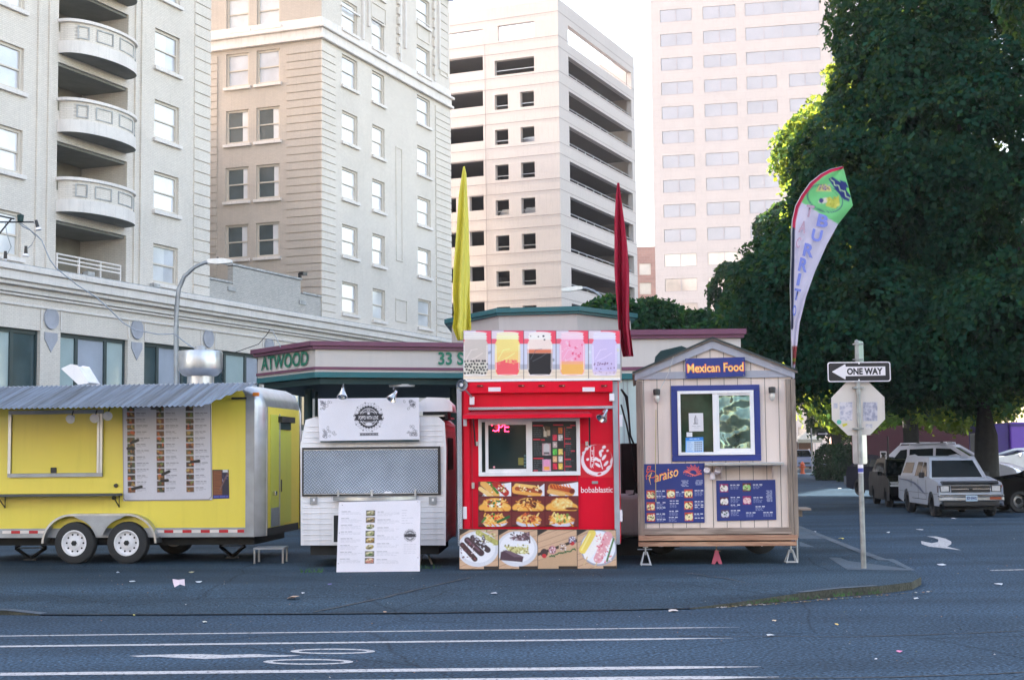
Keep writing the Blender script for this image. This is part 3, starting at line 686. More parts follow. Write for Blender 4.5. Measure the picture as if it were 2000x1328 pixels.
# ------------------------------------------------------------------ shared small materials
m_white = M('white enamel', (.80, .78, .80), .4, var=.05, scale=3, streak=.10)
m_board = M('white board', (.72, .71, .74), .45, var=.04, scale=2)
m_chrome = M('chrome', (.62, .63, .65), .16, metal=1, var=.05)
m_alu = M('brushed aluminium', (.50, .52, .55), .34, metal=.9, var=.12, scale=5, streak=.12)
m_alud = M('dull aluminium', (.33, .35, .38), .45, metal=.6, var=.15, scale=4)
m_rub = M('tyre rubber', (.022, .023, .025), .75, var=.2, scale=9)
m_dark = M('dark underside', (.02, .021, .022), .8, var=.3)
m_ink = M('black ink', (.035, .035, .045), .5)
m_dgl = M('dark window glass', (.010, .026, .028), .05, var=.3, scale=2, spec=.16)
def tread(key, c, scale=1.0, metal=.8):
    """diamond tread plate: raised lozenges in two directions"""
    m = M(key, c, .32, metal=metal, var=.12, scale=3); N = m.node_tree.nodes; L = m.node_tree.links; b = N['Principled BSDF']
    tc = N.new('ShaderNodeTexCoord'); src = b.inputs['Base Color'].links[0].from_socket; hs = []
    for a in (45, -45):
        mp = N.new('ShaderNodeMapping'); mp.vector_type = 'POINT'; mp.inputs['Rotation'].default_value = (0, R_(a), 0); mp.inputs['Scale'].default_value = (26*scale, 26*scale, 26*scale); L.new(tc.outputs['Object'], mp.inputs[0])
        sp = N.new('ShaderNodeSeparateXYZ'); L.new(mp.outputs[0], sp.inputs[0])
        s1 = N.new('ShaderNodeMath'); s1.operation = 'SINE'; m1 = N.new('ShaderNodeMath'); m1.operation = 'MULTIPLY'; m1.inputs[1].default_value = 3.1416*1.0; L.new(sp.outputs[0], m1.inputs[0]); L.new(m1.outputs[0], s1.inputs[0])
        s2 = N.new('ShaderNodeMath'); s2.operation = 'SINE'; m2 = N.new('ShaderNodeMath'); m2.operation = 'MULTIPLY'; m2.inputs[1].default_value = 3.1416*3.0; L.new(sp.outputs[2], m2.inputs[0]); L.new(m2.outputs[0], s2.inputs[0])
        p = N.new('ShaderNodeMath'); p.operation = 'MULTIPLY'; L.new(s1.outputs[0], p.inputs[0]); L.new(s2.outputs[0], p.inputs[1]); hs.append(p)
    mx = N.new('ShaderNodeMath'); mx.operation = 'MAXIMUM'; L.new(hs[0].outputs[0], mx.inputs[0]); L.new(hs[1].outputs[0], mx.inputs[1])
    mr = N.new('ShaderNodeMapRange'); mr.inputs[1].default_value = .3; mr.inputs[2].default_value = .6; mr.inputs[3].default_value = .42; mr.inputs[4].default_value = 1.35; L.new(mx.outputs[0], mr.inputs[0])
    v = N.new('ShaderNodeVectorMath'); v.operation = 'SCALE'; L.new(src, v.inputs[0]); L.new(mr.outputs[0], v.inputs['Scale']); L.new(v.outputs[0], b.inputs['Base Color'])
    bp = N.new('ShaderNodeBump'); bp.inputs['Strength'].default_value = .6; bp.inputs['Distance'].default_value = .01; L.new(mx.outputs[0], bp.inputs['Height']); L.new(bp.outputs[0], b.inputs['Normal'])
    return m
m_tread = tread('diamond tread plate', (.40, .44, .50)); m_treadb = tread('bright tread trim', (.58, .59, .62), 1.6)

# ------------------------------------------------------------------ kiosk with ATWOOD canopy
m_kw = M('cream kiosk panel', (.54, .50, .485), .6, var=.04, scale=.7, streak=.06); m_mar = plain('maroon trim', (104, 58, 84), .45, var=.1)
m_teal = plain('teal trim', (12, 92, 100), .4, var=.1); m_dteal = plain('dark teal soffit', (12, 52, 54), .6)
m_kg = M('pale grey green wall', (.42, .50, .50), .6, var=.06, streak=.1); m_green = plain('green letters', (6, 112, 88), .5)
kb0 = at(616, 900, 31)
kio = thing('drive_up_kiosk', 'low cream kiosk with maroon trimmed canopy lettered in green', 'building', (kb0[0], 31, .1), 0)
K = lambda px, py, Y: tuple(np.array(at(px, py, Y))-np.array([kb0[0], 31, .1]))
A_ = K(503, 715, 33.4); B_ = K(616, 702, 31); C_ = K(905, 700, 32); D_ = K(1235, 700, 33)
z0, z1 = 3.36, 4.13
plan = [A_[:2], B_[:2], C_[:2], D_[:2], (D_[0], D_[1]+7), (A_[0]+.4, A_[1]+6)]
f = MB(); f.prism([(p[0], p[1]) for p in plan], z0+.14, z1-.14, m_kw, axis='z'); f.build('fascia', kio)
def grow(P, d):
    c = Vector((sum(p[0] for p in P)/len(P), sum(p[1] for p in P)/len(P))); return [tuple(Vector(p)+(Vector(p)-c).normalized()*d) for p in P]
f = MB(); f.prism(grow(plan, .10), z1-.138, z1-.07, m_mar, axis='z'); f.prism(grow(plan, .17), z1-.068, z1+.03, m_mar, axis='z'); f.prism(grow(plan, .035), z0+.19, z0+.25, m_mar, axis='z'); f.build('maroon_trim', kio)
f = MB(); f.prism(grow(plan, .02), z0+.02, z0+.138, m_teal, axis='z'); f.prism(grow(plan, -.15), z0-.12, z0+.018, m_dteal, axis='z'); f.build('soffit', kio)
for px, r in ((602, .10), (887, .10), (1000, .1)):
    cl = MB(); p = K(px, 800, 33.5); cl.tube([(p[0], p[1], 0), (p[0], p[1], z0-.12)], r, m_dteal, n=12); cl.build('column', kio)
p = K(618, 800, 35); cl = MB(); cl.tube([(p[0], p[1], 0), (p[0], p[1], z0-.12)], .04, m_dteal); cl.build('column', kio)
def facelet(a, b, s0, s1, body, zz0, zz1, off=.03):
    a = Vector(a[:2]); b = Vector(b[:2]); d = b-a; an = math.atan2(d.y, d.x); L_ = d.length
    o = text(body, kio, m_green, (0, 0, (s1-s0)*L_, zz1-zz0), 0, bold=.025)
    n = Vector((d.y, -d.x)).normalized()*off; st = a+d*s0+n; o.location = (st.x, st.y, zz0); o.rotation_euler = (0, 0, an)
facelet(A_, B_, .085, .90, 'ATWOOD', z0+.30, z0+.62)
wB = (905-616)
facelet(B_, C_, .824, 1.0, '33 S', z0+.31, z0+.60); 
dl = MB(); p = K(785, 744, 32); dl.lathe([(0, -.02), (.28, -.02), (.3, .03), (0, .03)], m_white, c=(p[0], p[1], z0-.14), n=20); dl.build('downlight', kio)
# raised lantern
pts = [K(882, 628, 39)[:2], K(974, 609, 36.3)[:2], K(1127, 605, 36)[:2], K(1232, 618, 38)[:2], (K(1232, 618, 38)[0], 12), (K(882, 628, 39)[0], 12)]
f = MB(); f.prism(pts, 4.12, 5.18, m_kw, axis='z'); f.build('upper_wall', kio)
f = MB(); f.prism(grow(pts, .12), 5.182, 5.24, m_teal, axis='z'); f.prism(grow(pts, .2), 5.242, 5.36, m_teal, axis='z'); f.build('teal_trim', kio)
# enclosed part on the right
x0 = K(1120, 700, 29.3)[0]; x1 = K(1447, 650, 29.2)[0]; yk = -1.75; zt = 4.14
f = MB(); f.box(x0, x1, yk, yk+6.5, 3.30, zt-.14, m_kw); f.box(x0+.05, x1-.05, yk+.06, yk+6.4, 0, 3.298, m_kg); f.build('wall', kio)
f = MB(); f.box(x0-.08, x1+.06, yk-.08, yk+6.6, zt-.138, zt-.07, m_mar); f.box(x0-.12, x1+.1, yk-.13, yk+6.7, zt-.068, zt+.04, m_mar); f.box(x0, x1, yk-.03, yk-.003, 3.36, 3.43, m_mar); f.build('maroon_trim', kio)
f = MB(); f.box(x0, x1, yk-.035, yk+.05, 3.18, 3.299, m_teal); f.build('teal_trim', kio)
f = MB()
for px in (1218, 1226): q = K(px, 760, 29.2); f.box(q[0], q[0]+.012, yk+.04, yk+.058, 0, 3.2, m_alud)
f.build('panel_seam', kio)
# hose and tank in the gap beside the red cart
m_hose = M('black hose', (.015, .016, .018), .4)
f = MB(); q = lambda px, py, Y=24: at(px, py, Y)
for o_ in (0, .05):
    f.tube([q(1213, 760), q(1222+o_*60, 775), q(1228, 810), q(1231, 850), q(1238, 868), q(1246, 872)], .018, m_hose, n=6)
f.tube([q(1213, 790), q(1224, 830), q(1230, 860), q(1236, 900), q(1243, 940), q(1238, 965), q(1222, 968)], .016, m_hose, n=6)
tag(f.build('hose', smooth=60), 'black hoses looping in the gap between red cart and tan cart', 'hose')
tk = thing('water_tank', 'white plastic tank in the gap behind the tan wooden cart', 'tank', (*at(1232, 1000, 24.2)[:2], .1))
f = MB(); f.box(-.26, .26, -.25, .25, .3, 1.0, m_white); f.build('body', tk, bevel=.08, seg=3)
f = MB(); f.lathe([(.08, 0), (.08, .06), (.0, .06)], m_white, c=(0, 0, 1.0), n=14); f.build('cap', tk)
f = MB(); f.box(-.3, .3, -.3, .3, 0, .28, m_dark); f.build('stand', tk)
tag((lambda b: (b.box(*sorted((at(1213, 900, 25)[0], at(1246, 900, 25)[0])), 24.8, 25.2, .1, 1.95, m_dark), b.build('cabinet', bevel=.02))[1])(MB()), 'dark cabinet in the gap behind the white tank', 'cabinet')

# ------------------------------------------------------------------ street lamps
def lamp(label, base_px, Y, pts, head, Y2=None):
    X = at(base_px, 800, Y)[0]; t = thing('street_lamp', label, 'street lamp', (X, Y, .05), 0, 'cobra head street lamps')
    P = [tuple(np.array(at(a, b, Y))-np.array([X, Y, .05])) for a, b in pts]
    m = MB(); n = len(P); m.tube([(0, 0, 0), (0, 0, P[0][2]*.5)]+P, [.10, .08]+[.075-.035*i/n for i in range(n)], m_alud, n=10); m.build('pole', t, smooth=50)
    a, b = [tuple(np.array(at(c, d, Y))-np.array([X, Y, .05])) for c, d in head]
    h = MB(); d = (Vector(b)-Vector(a)); L_ = d.length; an = math.atan2(d.z, d.x)
    T = Matrix.Translation(a) @ Matrix.Rotation(-an, 4, 'Y')
    pr = [(0, -.03), (L_*.35, -.07), (L_, -.05), (L_, .0), (L_*.6, .05), (0, .04)]
    mb = MB(); mb.prism(pr, -.1, .1, m_alu); mb.v = [tuple(T @ Vector(v)) for v in mb.v]; mb.build('lamp_head', t, bevel=.03)
    le = MB(); le.box(L_*.35, L_*.95, -.08, .08, -.085, -.072, M('lamp lens', (.7, .7, .68), .2)); le.v = [tuple(T @ Vector(v)) for v in le.v]; le.build('lens', t)
    c = MB(); c.lathe([(.03, 0), (.035, .07), (0, .08)], m_blk, c=tuple(T @ Vector((L_*.4, 0, .05))), n=8); c.build('photocell', t)
lamp('tall grey lamp curving right in front of the hotel storefront', 345, 42, [(344, 640), (345, 600), (349, 565), (360, 540), (380, 522), (400, 513), (418, 510)], [(408, 511), (451, 509)])
lamp('grey lamp arm curving left above the kiosk roof, before the garage', 1187, 55, [(1187, 606), (1182, 593), (1173, 579), (1160, 569), (1145, 563), (1128, 562)], [(1136, 562), (1098, 568)])
# ------------------------------------------------------------------ yellow trailer
def wheel(parent, x, y, z, r=.33, w=.2, rim=.2, axis='y', holes=10, rimmat=None, hub=m_blk if 'm_blk' in globals() else None):
    """wheel facing -y (axis y) or -x (axis x), centred at x,y,z; tyre with rim as its child"""
    T = RX90 if axis == 'y' else Matrix.Rotation(R_(-90), 4, 'Y')
    t = MB(); t.lathe([(rim, -w/2), (r*.82, -w/2), (r*.96, -w*.42), (r, -w*.25), (r, w*.25), (r*.96, w*.42), (r*.82, w/2), (rim, w/2), (rim, -w/2)], m_rub, n=32, T=T, caps=False)
    o = t.build('wheel', parent, smooth=40); o.location = (x, y, z)
    k = MB(); k.lathe([(rim*1.02, w*.50), (rim*.93, w*.52), (rim*.88, w*.30), (rim*.7, w*.22), (rim*.5, w*.30), (rim*.42, w*.42), (rim*.3, w*.44), (.001, w*.44)], rimmat or m_white, n=32, T=T, caps=False)
    q = k.build('rim', o, smooth=35)
    if holes:
        h = MB()
        for i in range(holes):
            a = 2*math.pi*i/holes; cx_, cz_ = rim*.68*math.cos(a), rim*.68*math.sin(a)
            c = (cx_, -w*.262, cz_) if axis == 'y' else (-w*.262, cx_, cz_)
            h.lathe([(rim*.075, -.003), (rim*.075, .003)], m_dark, c=c, n=8, T=T)
        h.lathe([(rim*.22, -.002), (rim*.2, .03), (0, .035)], m_dark, c=(0, -w*.44, 0) if axis == 'y' else (-w*.44, 0, 0), n=6, T=T)
        h.build('bolt_ring', o)
    return o
YY = (*at(250, 900, 23.3)[:2], .1); yyaw = R_(-6)
yt = thing('food_trailer', 'long yellow food trailer with corrugated metal awning and photo menu', 'food trailer', YY, yyaw, 'food carts along the lot'); F = Front(YY, yyaw)
m_yel = plain('yellow trailer paint', (236, 215, 84), .38, var=.04, scale=.8, streak=.05, coat=.2)
m_yeld = plain('yellow door paint with shade', (200, 202, 80), .4, var=.04, streak=.05)  # trailer yellow with the end wall's greenish shading put into the colour
xl = F(-90, 1000)[0]; xr = F(512, 1000)[0]; zb = F(250, 1049)[1]; zt = F(480, 750)[1]; dep = 2.35
b = MB(); r_ = .26
def plan_ring(x1, y0, rr, z, n=8):
    P = [(xl, y0, z)]
    for i in range(n+1):
        a = -math.pi/2+math.pi/2*i/n; P.append((x1-rr+rr*math.cos(a), y0+rr+rr*math.sin(a), z))
    P += [(x1, dep, z), (xl, dep, z)]; return P
zc = zt-.36; rings = [plan_ring(xr, 0, r_, zb), plan_ring(xr, 0, r_, zc)]
for i in range(1, 6):
    a = math.pi/2*i/5; rings.append(plan_ring(xr-.36*(1-math.cos(a)), .10*(1-math.cos(a)), r_*(1-.2*i/5), zc+.36*math.sin(a)))
n = len(rings[0]); vs = [p for R in rings for p in R]
fy, fs_ = [], []
for k in range(len(rings)-1):
    for i in range(n):
        q_ = (k*n+i, k*n+(i+1) % n, (k+1)*n+(i+1) % n, (k+1)*n+i)
        (fy if (i in (0, n-2) or (k == 0 and i == n-3)) else fs_).append(q_)
b.add(vs, fy, m_yel); b.add(vs, fs_, m_alu); b.add(rings[-1], [tuple(range(n))], m_alud); b.add(rings[0], [tuple(range(n))[::-1]], m_dark)
b.build('body', yt, smooth=50)
# vertical trims, seams, marker lamp
t = MB(); t.box(F(480, 900)[0], F(497, 900)[0], -.012, -.003, zb, zc+.2, m_alud); t.box(xr-.012, xr+.012, r_-.02, r_+.02, zb, zc, m_alu)
t.box(xl, xr-r_, -.014, -.003, zb-.0, zb+.15, m_alud); t.box(xr+.003, xr+.012, r_, dep-.1, zb, zb+.12, m_dark); t.build('metal_trim', yt)
t = MB(); x_, z_ = F(500, 770); t.box(x_-.05, x_+.05, -.03, .03, z_-.03, z_+.03, plain('amber lens', (230, 130, 50), .3)); t.build('marker_light', yt, bevel=.008)
# reflective tape
mr_, mw_ = plain('red reflective tape', (190, 30, 45), .35), plain('white reflective tape', (225, 215, 210), .35)
for a, c_ in ((305, 478), (8, 95)):
    rt = MB(); xa, xb = F(a, 900)[0], F(c_, 900)[0]; k = 0; x = xa; st = .15
    while x < xb-.02: rt.box(x, min(x+st, xb), -.021, -.016, zb+.07, zb+.115, mw_ if k % 2 == 0 else mr_); x += st+.001; k += 1
    rt.build('reflective_tape', yt)
# closed serving hatch
hx0, hz0 = F(17, 932); hx1, hz1 = F(203, 800); sh = MB()
sh.box(hx0, hx1, -.05, -.003, hz0, hz0+.06, m_alud); sh.box(hx0, hx1, -.05, -.003, hz1-.06, hz1, m_alud); sh.box(hx0, hx0+.05, -.05, -.003, hz0+.062, hz1-.062, m_alu); sh.box(hx1-.09, hx1, -.055, -.003, hz0+.062, hz1-.062, m_alu)
sh.box(hx1-.05, hx1-.045, -.06, -.0551, hz0+.06, hz1-.06, m_dark); o = sh.build('serving_hatch', yt)
sh = MB(); sh.box(hx0+.055, hx1-.095, -.018, -.004, hz0+.065, hz1-.065, m_yel); sh.build('hatch_panel', o); sh = MB(); x_, z_ = F(106, 918); sh.box(x_-.05, x_+.05, -.04, -.0181, z_-.045, z_+.045, m_blk); sh.build('latch', o, bevel=.01)
# shelf
sh = MB(); x1_, zz = F(240, 965); x0_ = F(-60, 965)[0]; sh.box(x0_, x1_, -.32, -.003, zz-.02, zz+.02, M('dark shelf', (.06, .07, .075), .4)); o = sh.build('shelf', yt, bevel=.006)
for px in (13, 235): sh = MB(); x_ = F(px, 900)[0]; sh.tube([(x_, -.29, zz-.022), (x_, -.03, zz-.2), (x_, -.03, zz-.022)], .012, m_blk, n=6); sh.build('bracket', o)
for px, py in ((227, 948), (223, 972)): sh = MB(); x_, z_ = F(px, py); sh.lathe([(.035, 0), (.03, .03), (0, .032)], m_blk, c=(x_, -.003, z_), n=14, T=RX90); sh.build('knob', yt)
# awning: corrugated sheet on arms
m_corr = M('corrugated galvanised sheet', (.075, .10, .135), .42, metal=.35, var=.12, scale=2.2)
_N = m_corr.node_tree.nodes; _L = m_corr.node_tree.links; _b = _N['Principled BSDF']; _src = _b.inputs['Base Color'].links[0].from_socket
_tc = _N.new('ShaderNodeTexCoord'); _mp = _N.new('ShaderNodeMapping'); _mp.inputs['Scale'].default_value = (7, .25, .25); _L.new(_tc.outputs['Object'], _mp.inputs[0]); _nz = _N.new('ShaderNodeTexNoise'); _nz.inputs['Scale'].default_value = 1.0; _nz.inputs['Detail'].default_value = 4; _nz.inputs['Roughness'].default_value = .7; _L.new(_mp.outputs[0], _nz.inputs[0])
_mr = _N.new('ShaderNodeMapRange'); _mr.inputs[1].default_value = .36; _mr.inputs[2].default_value = .64; _mr.inputs[3].default_value = .45; _mr.inputs[4].default_value = 1.75; _L.new(_nz.outputs[0], _mr.inputs[0]); _v = _N.new('ShaderNodeVectorMath'); _v.operation = 'SCALE'; _L.new(_src, _v.inputs[0]); _L.new(_mr.outputs[0], _v.inputs['Scale']); _L.new(_v.outputs[0], _b.inputs['Base Color'])
awn = MB(); xa0, xa1 = F(-95, 900)[0], F(503, 900)[0]; za1 = zt+.02; yo = -1.45; za0 = 2.46; nseg = int((xa1-xa0)/.0135); P = []
for i in range(nseg+1):
    x = xa0+(xa1-xa0)*i/nseg; w_ = .012*math.sin(x*2*math.pi/.082)
    fr = 1.0 if x < xa1-.42 else max(.06, 1-(x-(xa1-.42))/.42*.94)
    for s_ in (0, 1): y = s_*yo*fr; P.append((x, y-.02, za1+(za0-za1)*s_*fr+w_))
awn.add(P, [(2*i, 2*i+1, 2*i+3, 2*i+2) for i in range(nseg)], m_corr)
o = awn.build('awning', yt, smooth=80)
ar = MB()
for px in (-60, 120, 300, 440): x_ = F(px, 900)[0]; fr = .85 if px < 400 else .5; ar.tube([(x_, -.02, za1-.05), (x_, yo*fr, za1-.04+(za0-za1)*fr)], .014, m_alud, n=6)
ar.tube([(xa0, -.04, za1-.02), (xa1, -.04, za1-.02)], .02, m_alud, n=6); ar.build('support_arm', o)
sh = MB(); x_, z_ = F(468, 776); sh.box(x_-.12, x_+.12, -.05, -.003, z_-.03, z_+.0, m_dark); sh.build('vent_slot', yt)
# spotlights under the awning
for px, py, ang in ((140, 816, 0), (186, 815, -.5), (211, 811, -.9)):
    x_, z_ = F(px, py, -.5); T = Matrix.Rotation(ang, 4, 'Y') @ Matrix.Rotation(R_(110), 4, 'X')
    s_ = MB(); s_.lathe([(0, -.06), (.03, -.06), (.035, -.02), (.075, .06), (.07, .065), (0, .05)], m_white, c=(x_, -.5, z_), n=18, T=T); s_.tube([(x_, -.5, z_+.03), (x_+.02, -.48, z_+.12)], .01, m_blk, n=6); s_.build('spotlight', yt, smooth=40)
# photo menu
cols_food = [(120, 70, 40), (160, 110, 60), (90, 60, 40), (70, 80, 45), (180, 150, 90), (60, 50, 45), (190, 90, 50), (110, 120, 60)]
rg = random.Random(11)
cv = Canvas(240, 785, 415, 978, (206, 203, 212), 1.1)
for x0 in (249, 307, 365):
    y = 800
    for k in range(15):
        if y > 968: break
        bg_ = cols_food[rg.randrange(8)]; dx = (k % 3)*.3; cv.rect(x0, y-5, x0+15, y+5, tuple(int(v*.5+20) for v in bg_)); cv.speck(rg, 5, x0+2, y-3, x0+13, y+3, (1.5, 4), cols_food)
        cv.bars(rg, x0+18, x0+18+rg.uniform(16, 27), y-3.5, (60, 58, 75), h=1.5, al=.75); cv.bars(rg, x0+18, x0+18+rg.uniform(14, 24), y-.5, (120, 118, 130), h=1, al=.6); cv.bars(rg, x0+18, x0+18+rg.uniform(8, 20), y+2, (130, 128, 140), h=1, al=.5)
        y += 12.1
for a, b_ in (((257, 866), (270, 861)), ((258, 955), (276, 951)), ((318, 928), (331, 922)), ((316, 940), (328, 939)), ((375, 904), (390, 902)), ((250, 877), (262, 877))): cv.line([a, b_], 2.9, (25, 24, 28))
cv.rect(296, 790, 312, 802, (90, 85, 80)); cv.bars(rg, 316, 355, 796, (30, 30, 40), h=3.2, word=(5, 9))
cv.line([(240.5, 790), (240.5, 973), (244, 977), (409, 977), (414, 971), (414, 790)], .6, (70, 68, 80)); cv.grain(.02)
mb_ = [F(240, 783), F(413, 783), F(415, 976), F(242, 978)]
fr = MB(); fr.prism([mb_[3], mb_[2], mb_[1], mb_[0]], -.022, -.003, m_board); o = fr.build('menu_board', yt); cv.build('menu_print', o, mb_, -.0235)
cv = Canvas(415, 917, 448, 973, (40, 38, 60), 1.0); cv.rect(415, 919, 434, 966, (105, 60, 40))
for k in range(16): cv.cap(417, 920+k*3, 432, 921+k*3+rg.uniform(-1, 1), .9, (150, 88, 55), al=.7)
cv.speck(rg, 14, 434, 922, 447, 940, (1, 3), [(70, 70, 110), (40, 35, 60), (150, 140, 160)]); cv.line([(430, 955), (447, 922)], 1, (120, 90, 90)); cv.rect(415, 966, 448, 973, (30, 40, 120)); cv.bars(rg, 417, 446, 969, (120, 130, 210), h=2)
cv.rect(436, 917, 446, 922, (215, 215, 220)); q_ = [F(415, 917), F(447, 917), F(448, 973), F(416, 974)]; cv.build('poster', yt, q_, -.006)
# wheels, double fender
zw = .33; wx = [F(150, 1000)[0], F(252, 1000)[0]]
for x in wx: wheel(yt, x, .0, zw, .34, .2, .205)
fd = MB(); arc = []
for i in range(13): a = math.pi-math.pi/2*i/12; arc.append((wx[0]-.02+.50*math.cos(a), zw+.47*math.sin(a)))
for i in range(13): a = math.pi/2-math.pi/2*i/12; arc.append((wx[1]+.02+.50*math.cos(a), zw+.47*math.sin(a)))
inn = [(wx[0]-.02+(p[0]-wx[0]+.02)*.93, zw+(p[1]-zw)*.93) if i < 13 else (wx[1]+.02+(p[0]-wx[1]-.02)*.93, zw+(p[1]-zw)*.93) for i, p in enumerate(arc)]
nA = len(arc); V = [(x, -.16, z) for x, z in arc]+[(x, .1, z) for x, z in arc]+[(x, -.16, z) for x, z in inn]+[(x, .1, z) for x, z in inn]
fd.add(V, [(i, i+1, nA+i+1, nA+i) for i in range(nA-1)]+[(i, 2*nA+i, 2*nA+i+1, i+1) for i in range(nA-1)]+[(2*nA+i, 3*nA+i, 3*nA+i+1, 2*nA+i+1) for i in range(nA-1)], m_alu)
# centre web dips between the wheels
mid = (wx[0]+wx[1])/2; web = [(wx[0]+.0, zw+.437)]+[(wx[0]+.40*math.sin(a), zw+.40*math.cos(a)) for a in np.linspace(.25, 1.25, 6)]+[(wx[1]-.40*math.sin(a), zw+.40*math.cos(a)) for a in np.linspace(1.25, .25, 6)]+[(wx[1], zw+.437)]
fd.prism(web, -.155, -.14, m_alud); fd.build('fender', yt, smooth=40)
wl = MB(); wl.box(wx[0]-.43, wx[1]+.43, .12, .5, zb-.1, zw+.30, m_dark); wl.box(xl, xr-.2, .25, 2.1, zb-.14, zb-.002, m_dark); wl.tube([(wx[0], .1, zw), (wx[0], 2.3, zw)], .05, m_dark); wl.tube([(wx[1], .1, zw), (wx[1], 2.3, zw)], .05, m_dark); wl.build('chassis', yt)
for x in wx: w2 = wheel(yt, x, 2.25, zw, .34, .2, .2, holes=0)
# end wall: door, plate, handle, vent
ex = xr+.002; EY = lambda px: None
e = MB(); e.box(ex, ex+.012, .45, 1.32, zb+.12, zc-.12, m_yeld); e.box(ex+.012, ex+.03, .95, .98, zb+.12, zc-.1, m_alu); o = e.build('door', yt, bevel=.004)
e = MB(); e.box(ex+.012, ex+.07, .55, .66, 1.05, 1.12, m_chrome); e.build('handle', o, bevel=.01)
e = MB(); e.box(ex+.0125, ex+.018, .46, .94, zb+.13, .85, m_alud); e.build('kick_plate', o)
e = MB(); e.box(ex, ex+.08, .9, 1.75, zc-.24, zc-.14, m_blk); e.box(ex, ex+.02, .95, 1.7, zc-.36, zc-.24, m_dteal); e.build('vent_hood', yt)
e = MB(); e.box(ex, ex+.02, 1.02, 1.72, zb+.16, zc-.38, m_yeld); e.box(ex+.02, ex+.03, 1.05, 1.09, 1.1, 1.3, m_blk); e.build('door', yt)
e = MB(); e.tube([(ex-.30, dep+.01, zt-.05), (ex-.1, dep+.01, zt-.12), (ex+.01, dep+.01, zc-.05), (ex+.02, dep+.01, zb)], .025, m_alu, n=8); e.build('rear_edge', yt, smooth=60)
# on the roof: steel exhaust hood and white hatch
e = MB(); x_, z_ = F(391, 748, 1.1); k = (F(432, 700, 1.1)[0]-F(350, 700, 1.1)[0])/2; z0_ = F(391, 735, 1.1)[1]; z1_ = F(391, 686, 1.1)[1]
e.lathe([(.22, zt-.05), (.22, z0_), (.25, z0_), (.30, z0_+.02), (k, z0_+.10), (k*1.02, z0_+.13), (k*1.02, z1_-.03), (k*.98, z1_), (k*.9, z1_-.02), (k*.85, z1_-.1), (0, z1_-.12)], m_alu, c=(x_, 1.1, 0), n=36); e.lathe([(.0, z1_-.1), (.12, z1_-.1), (.1, z1_+.08), (0, z1_+.1)], m_alud, c=(x_, 1.1, 0), n=12); e.build('exhaust_hood', yt, smooth=40)
e = MB(); pts_ = [F(135, 722, .8), F(150, 715, .8), F(162, 717, .8), F(181, 748, .8), F(165, 750, .8)]; e.prism(pts_, .55, 1.05, m_white); e.build('roof_hatch', yt, bevel=.02)
# scissor jack, step stools
def scissor(x0, x1, z1, nm, lab):
    t = thing(nm, lab, 'jack', (0, 0, 0)); t.location = (x0, YY[1]+.9, .1); w_ = x1-x0; h = z1; m = MB()
    for a, c_ in (((0, h*.5), (w_*.5, .03)), ((w_, h*.5), (w_*.5, .03)), ((0, h*.5), (w_*.5, h-.03)), ((w_, h*.5), (w_*.5, h-.03))): m.tube([(a[0], 0, a[1]), (c_[0], 0, c_[1])], .028, m_blk, n=4)
    m.build('arm', t); m = MB(); m.tube([(0, 0, h*.5), (w_, 0, h*.5)], .012, m_alud, n=6); m.build('screw', t); m = MB(); m.box(w_*.5-.1, w_*.5+.1, -.06, .06, 0, .025, m_blk); m.build('plate', t); m = MB(); m.box(w_*.5-.08, w_*.5+.08, -.05, .05, h-.025, h, m_blk); m.build('plate', t)
X_ = lambda px, Y: at(px, 900, Y)[0]
scissor(X_(33, 24.2), X_(93, 24.2), zb, 'scissor_jack', 'black scissor jack under the left end of the yellow trailer')
scissor(X_(430, 24.2), X_(480, 24.2), zb, 'scissor_jack', 'dark scissor jack in the shade under the yellow trailer near its door')
for px0, px1, Y, lab in ((495, 555, 22.9, 'low grey metal step below the yellow trailer door'),):
    t = thing('step_stool', lab, 'step', (X_(px0, Y), Y, .1)); w_ = X_(px1, Y)-X_(px0, Y); m = MB(); m.box(0, w_, -.0, .45, .22, .25, m_alud); m.build('tread', t)
    for x in (.02, w_-.02):
        for y in (.02, .42): m = MB(); m.tube([(x, y, 0), (x, y, .22)], .018, m_alu, n=6); m.build('leg', t)
# ------------------------------------------------------------------ white camper cart
WL = (*at(730, 900, 21.9)[:2], .1); wyaw = R_(-2)
wt = thing('camper_cart', 'small white ribbed camper food cart with diamond plate shutter and logo sign', 'food cart', WL, wyaw, 'food carts along the lot'); F = Front(WL, wyaw)
m_sid = M('white aluminium siding', (.82, .80, .82), .42, var=.04, scale=1.5, streak=.14)
sil = [F(590, 1062), F(589, 872), F(599, 822), F(618, 816), F(855, 816), F(866, 826), F(869, 875), F(868, 1062)]
b = MB(); b.prism(sil[::-1], 0, 2.15, m_sid)
b.build('body', wt, bevel=.02)
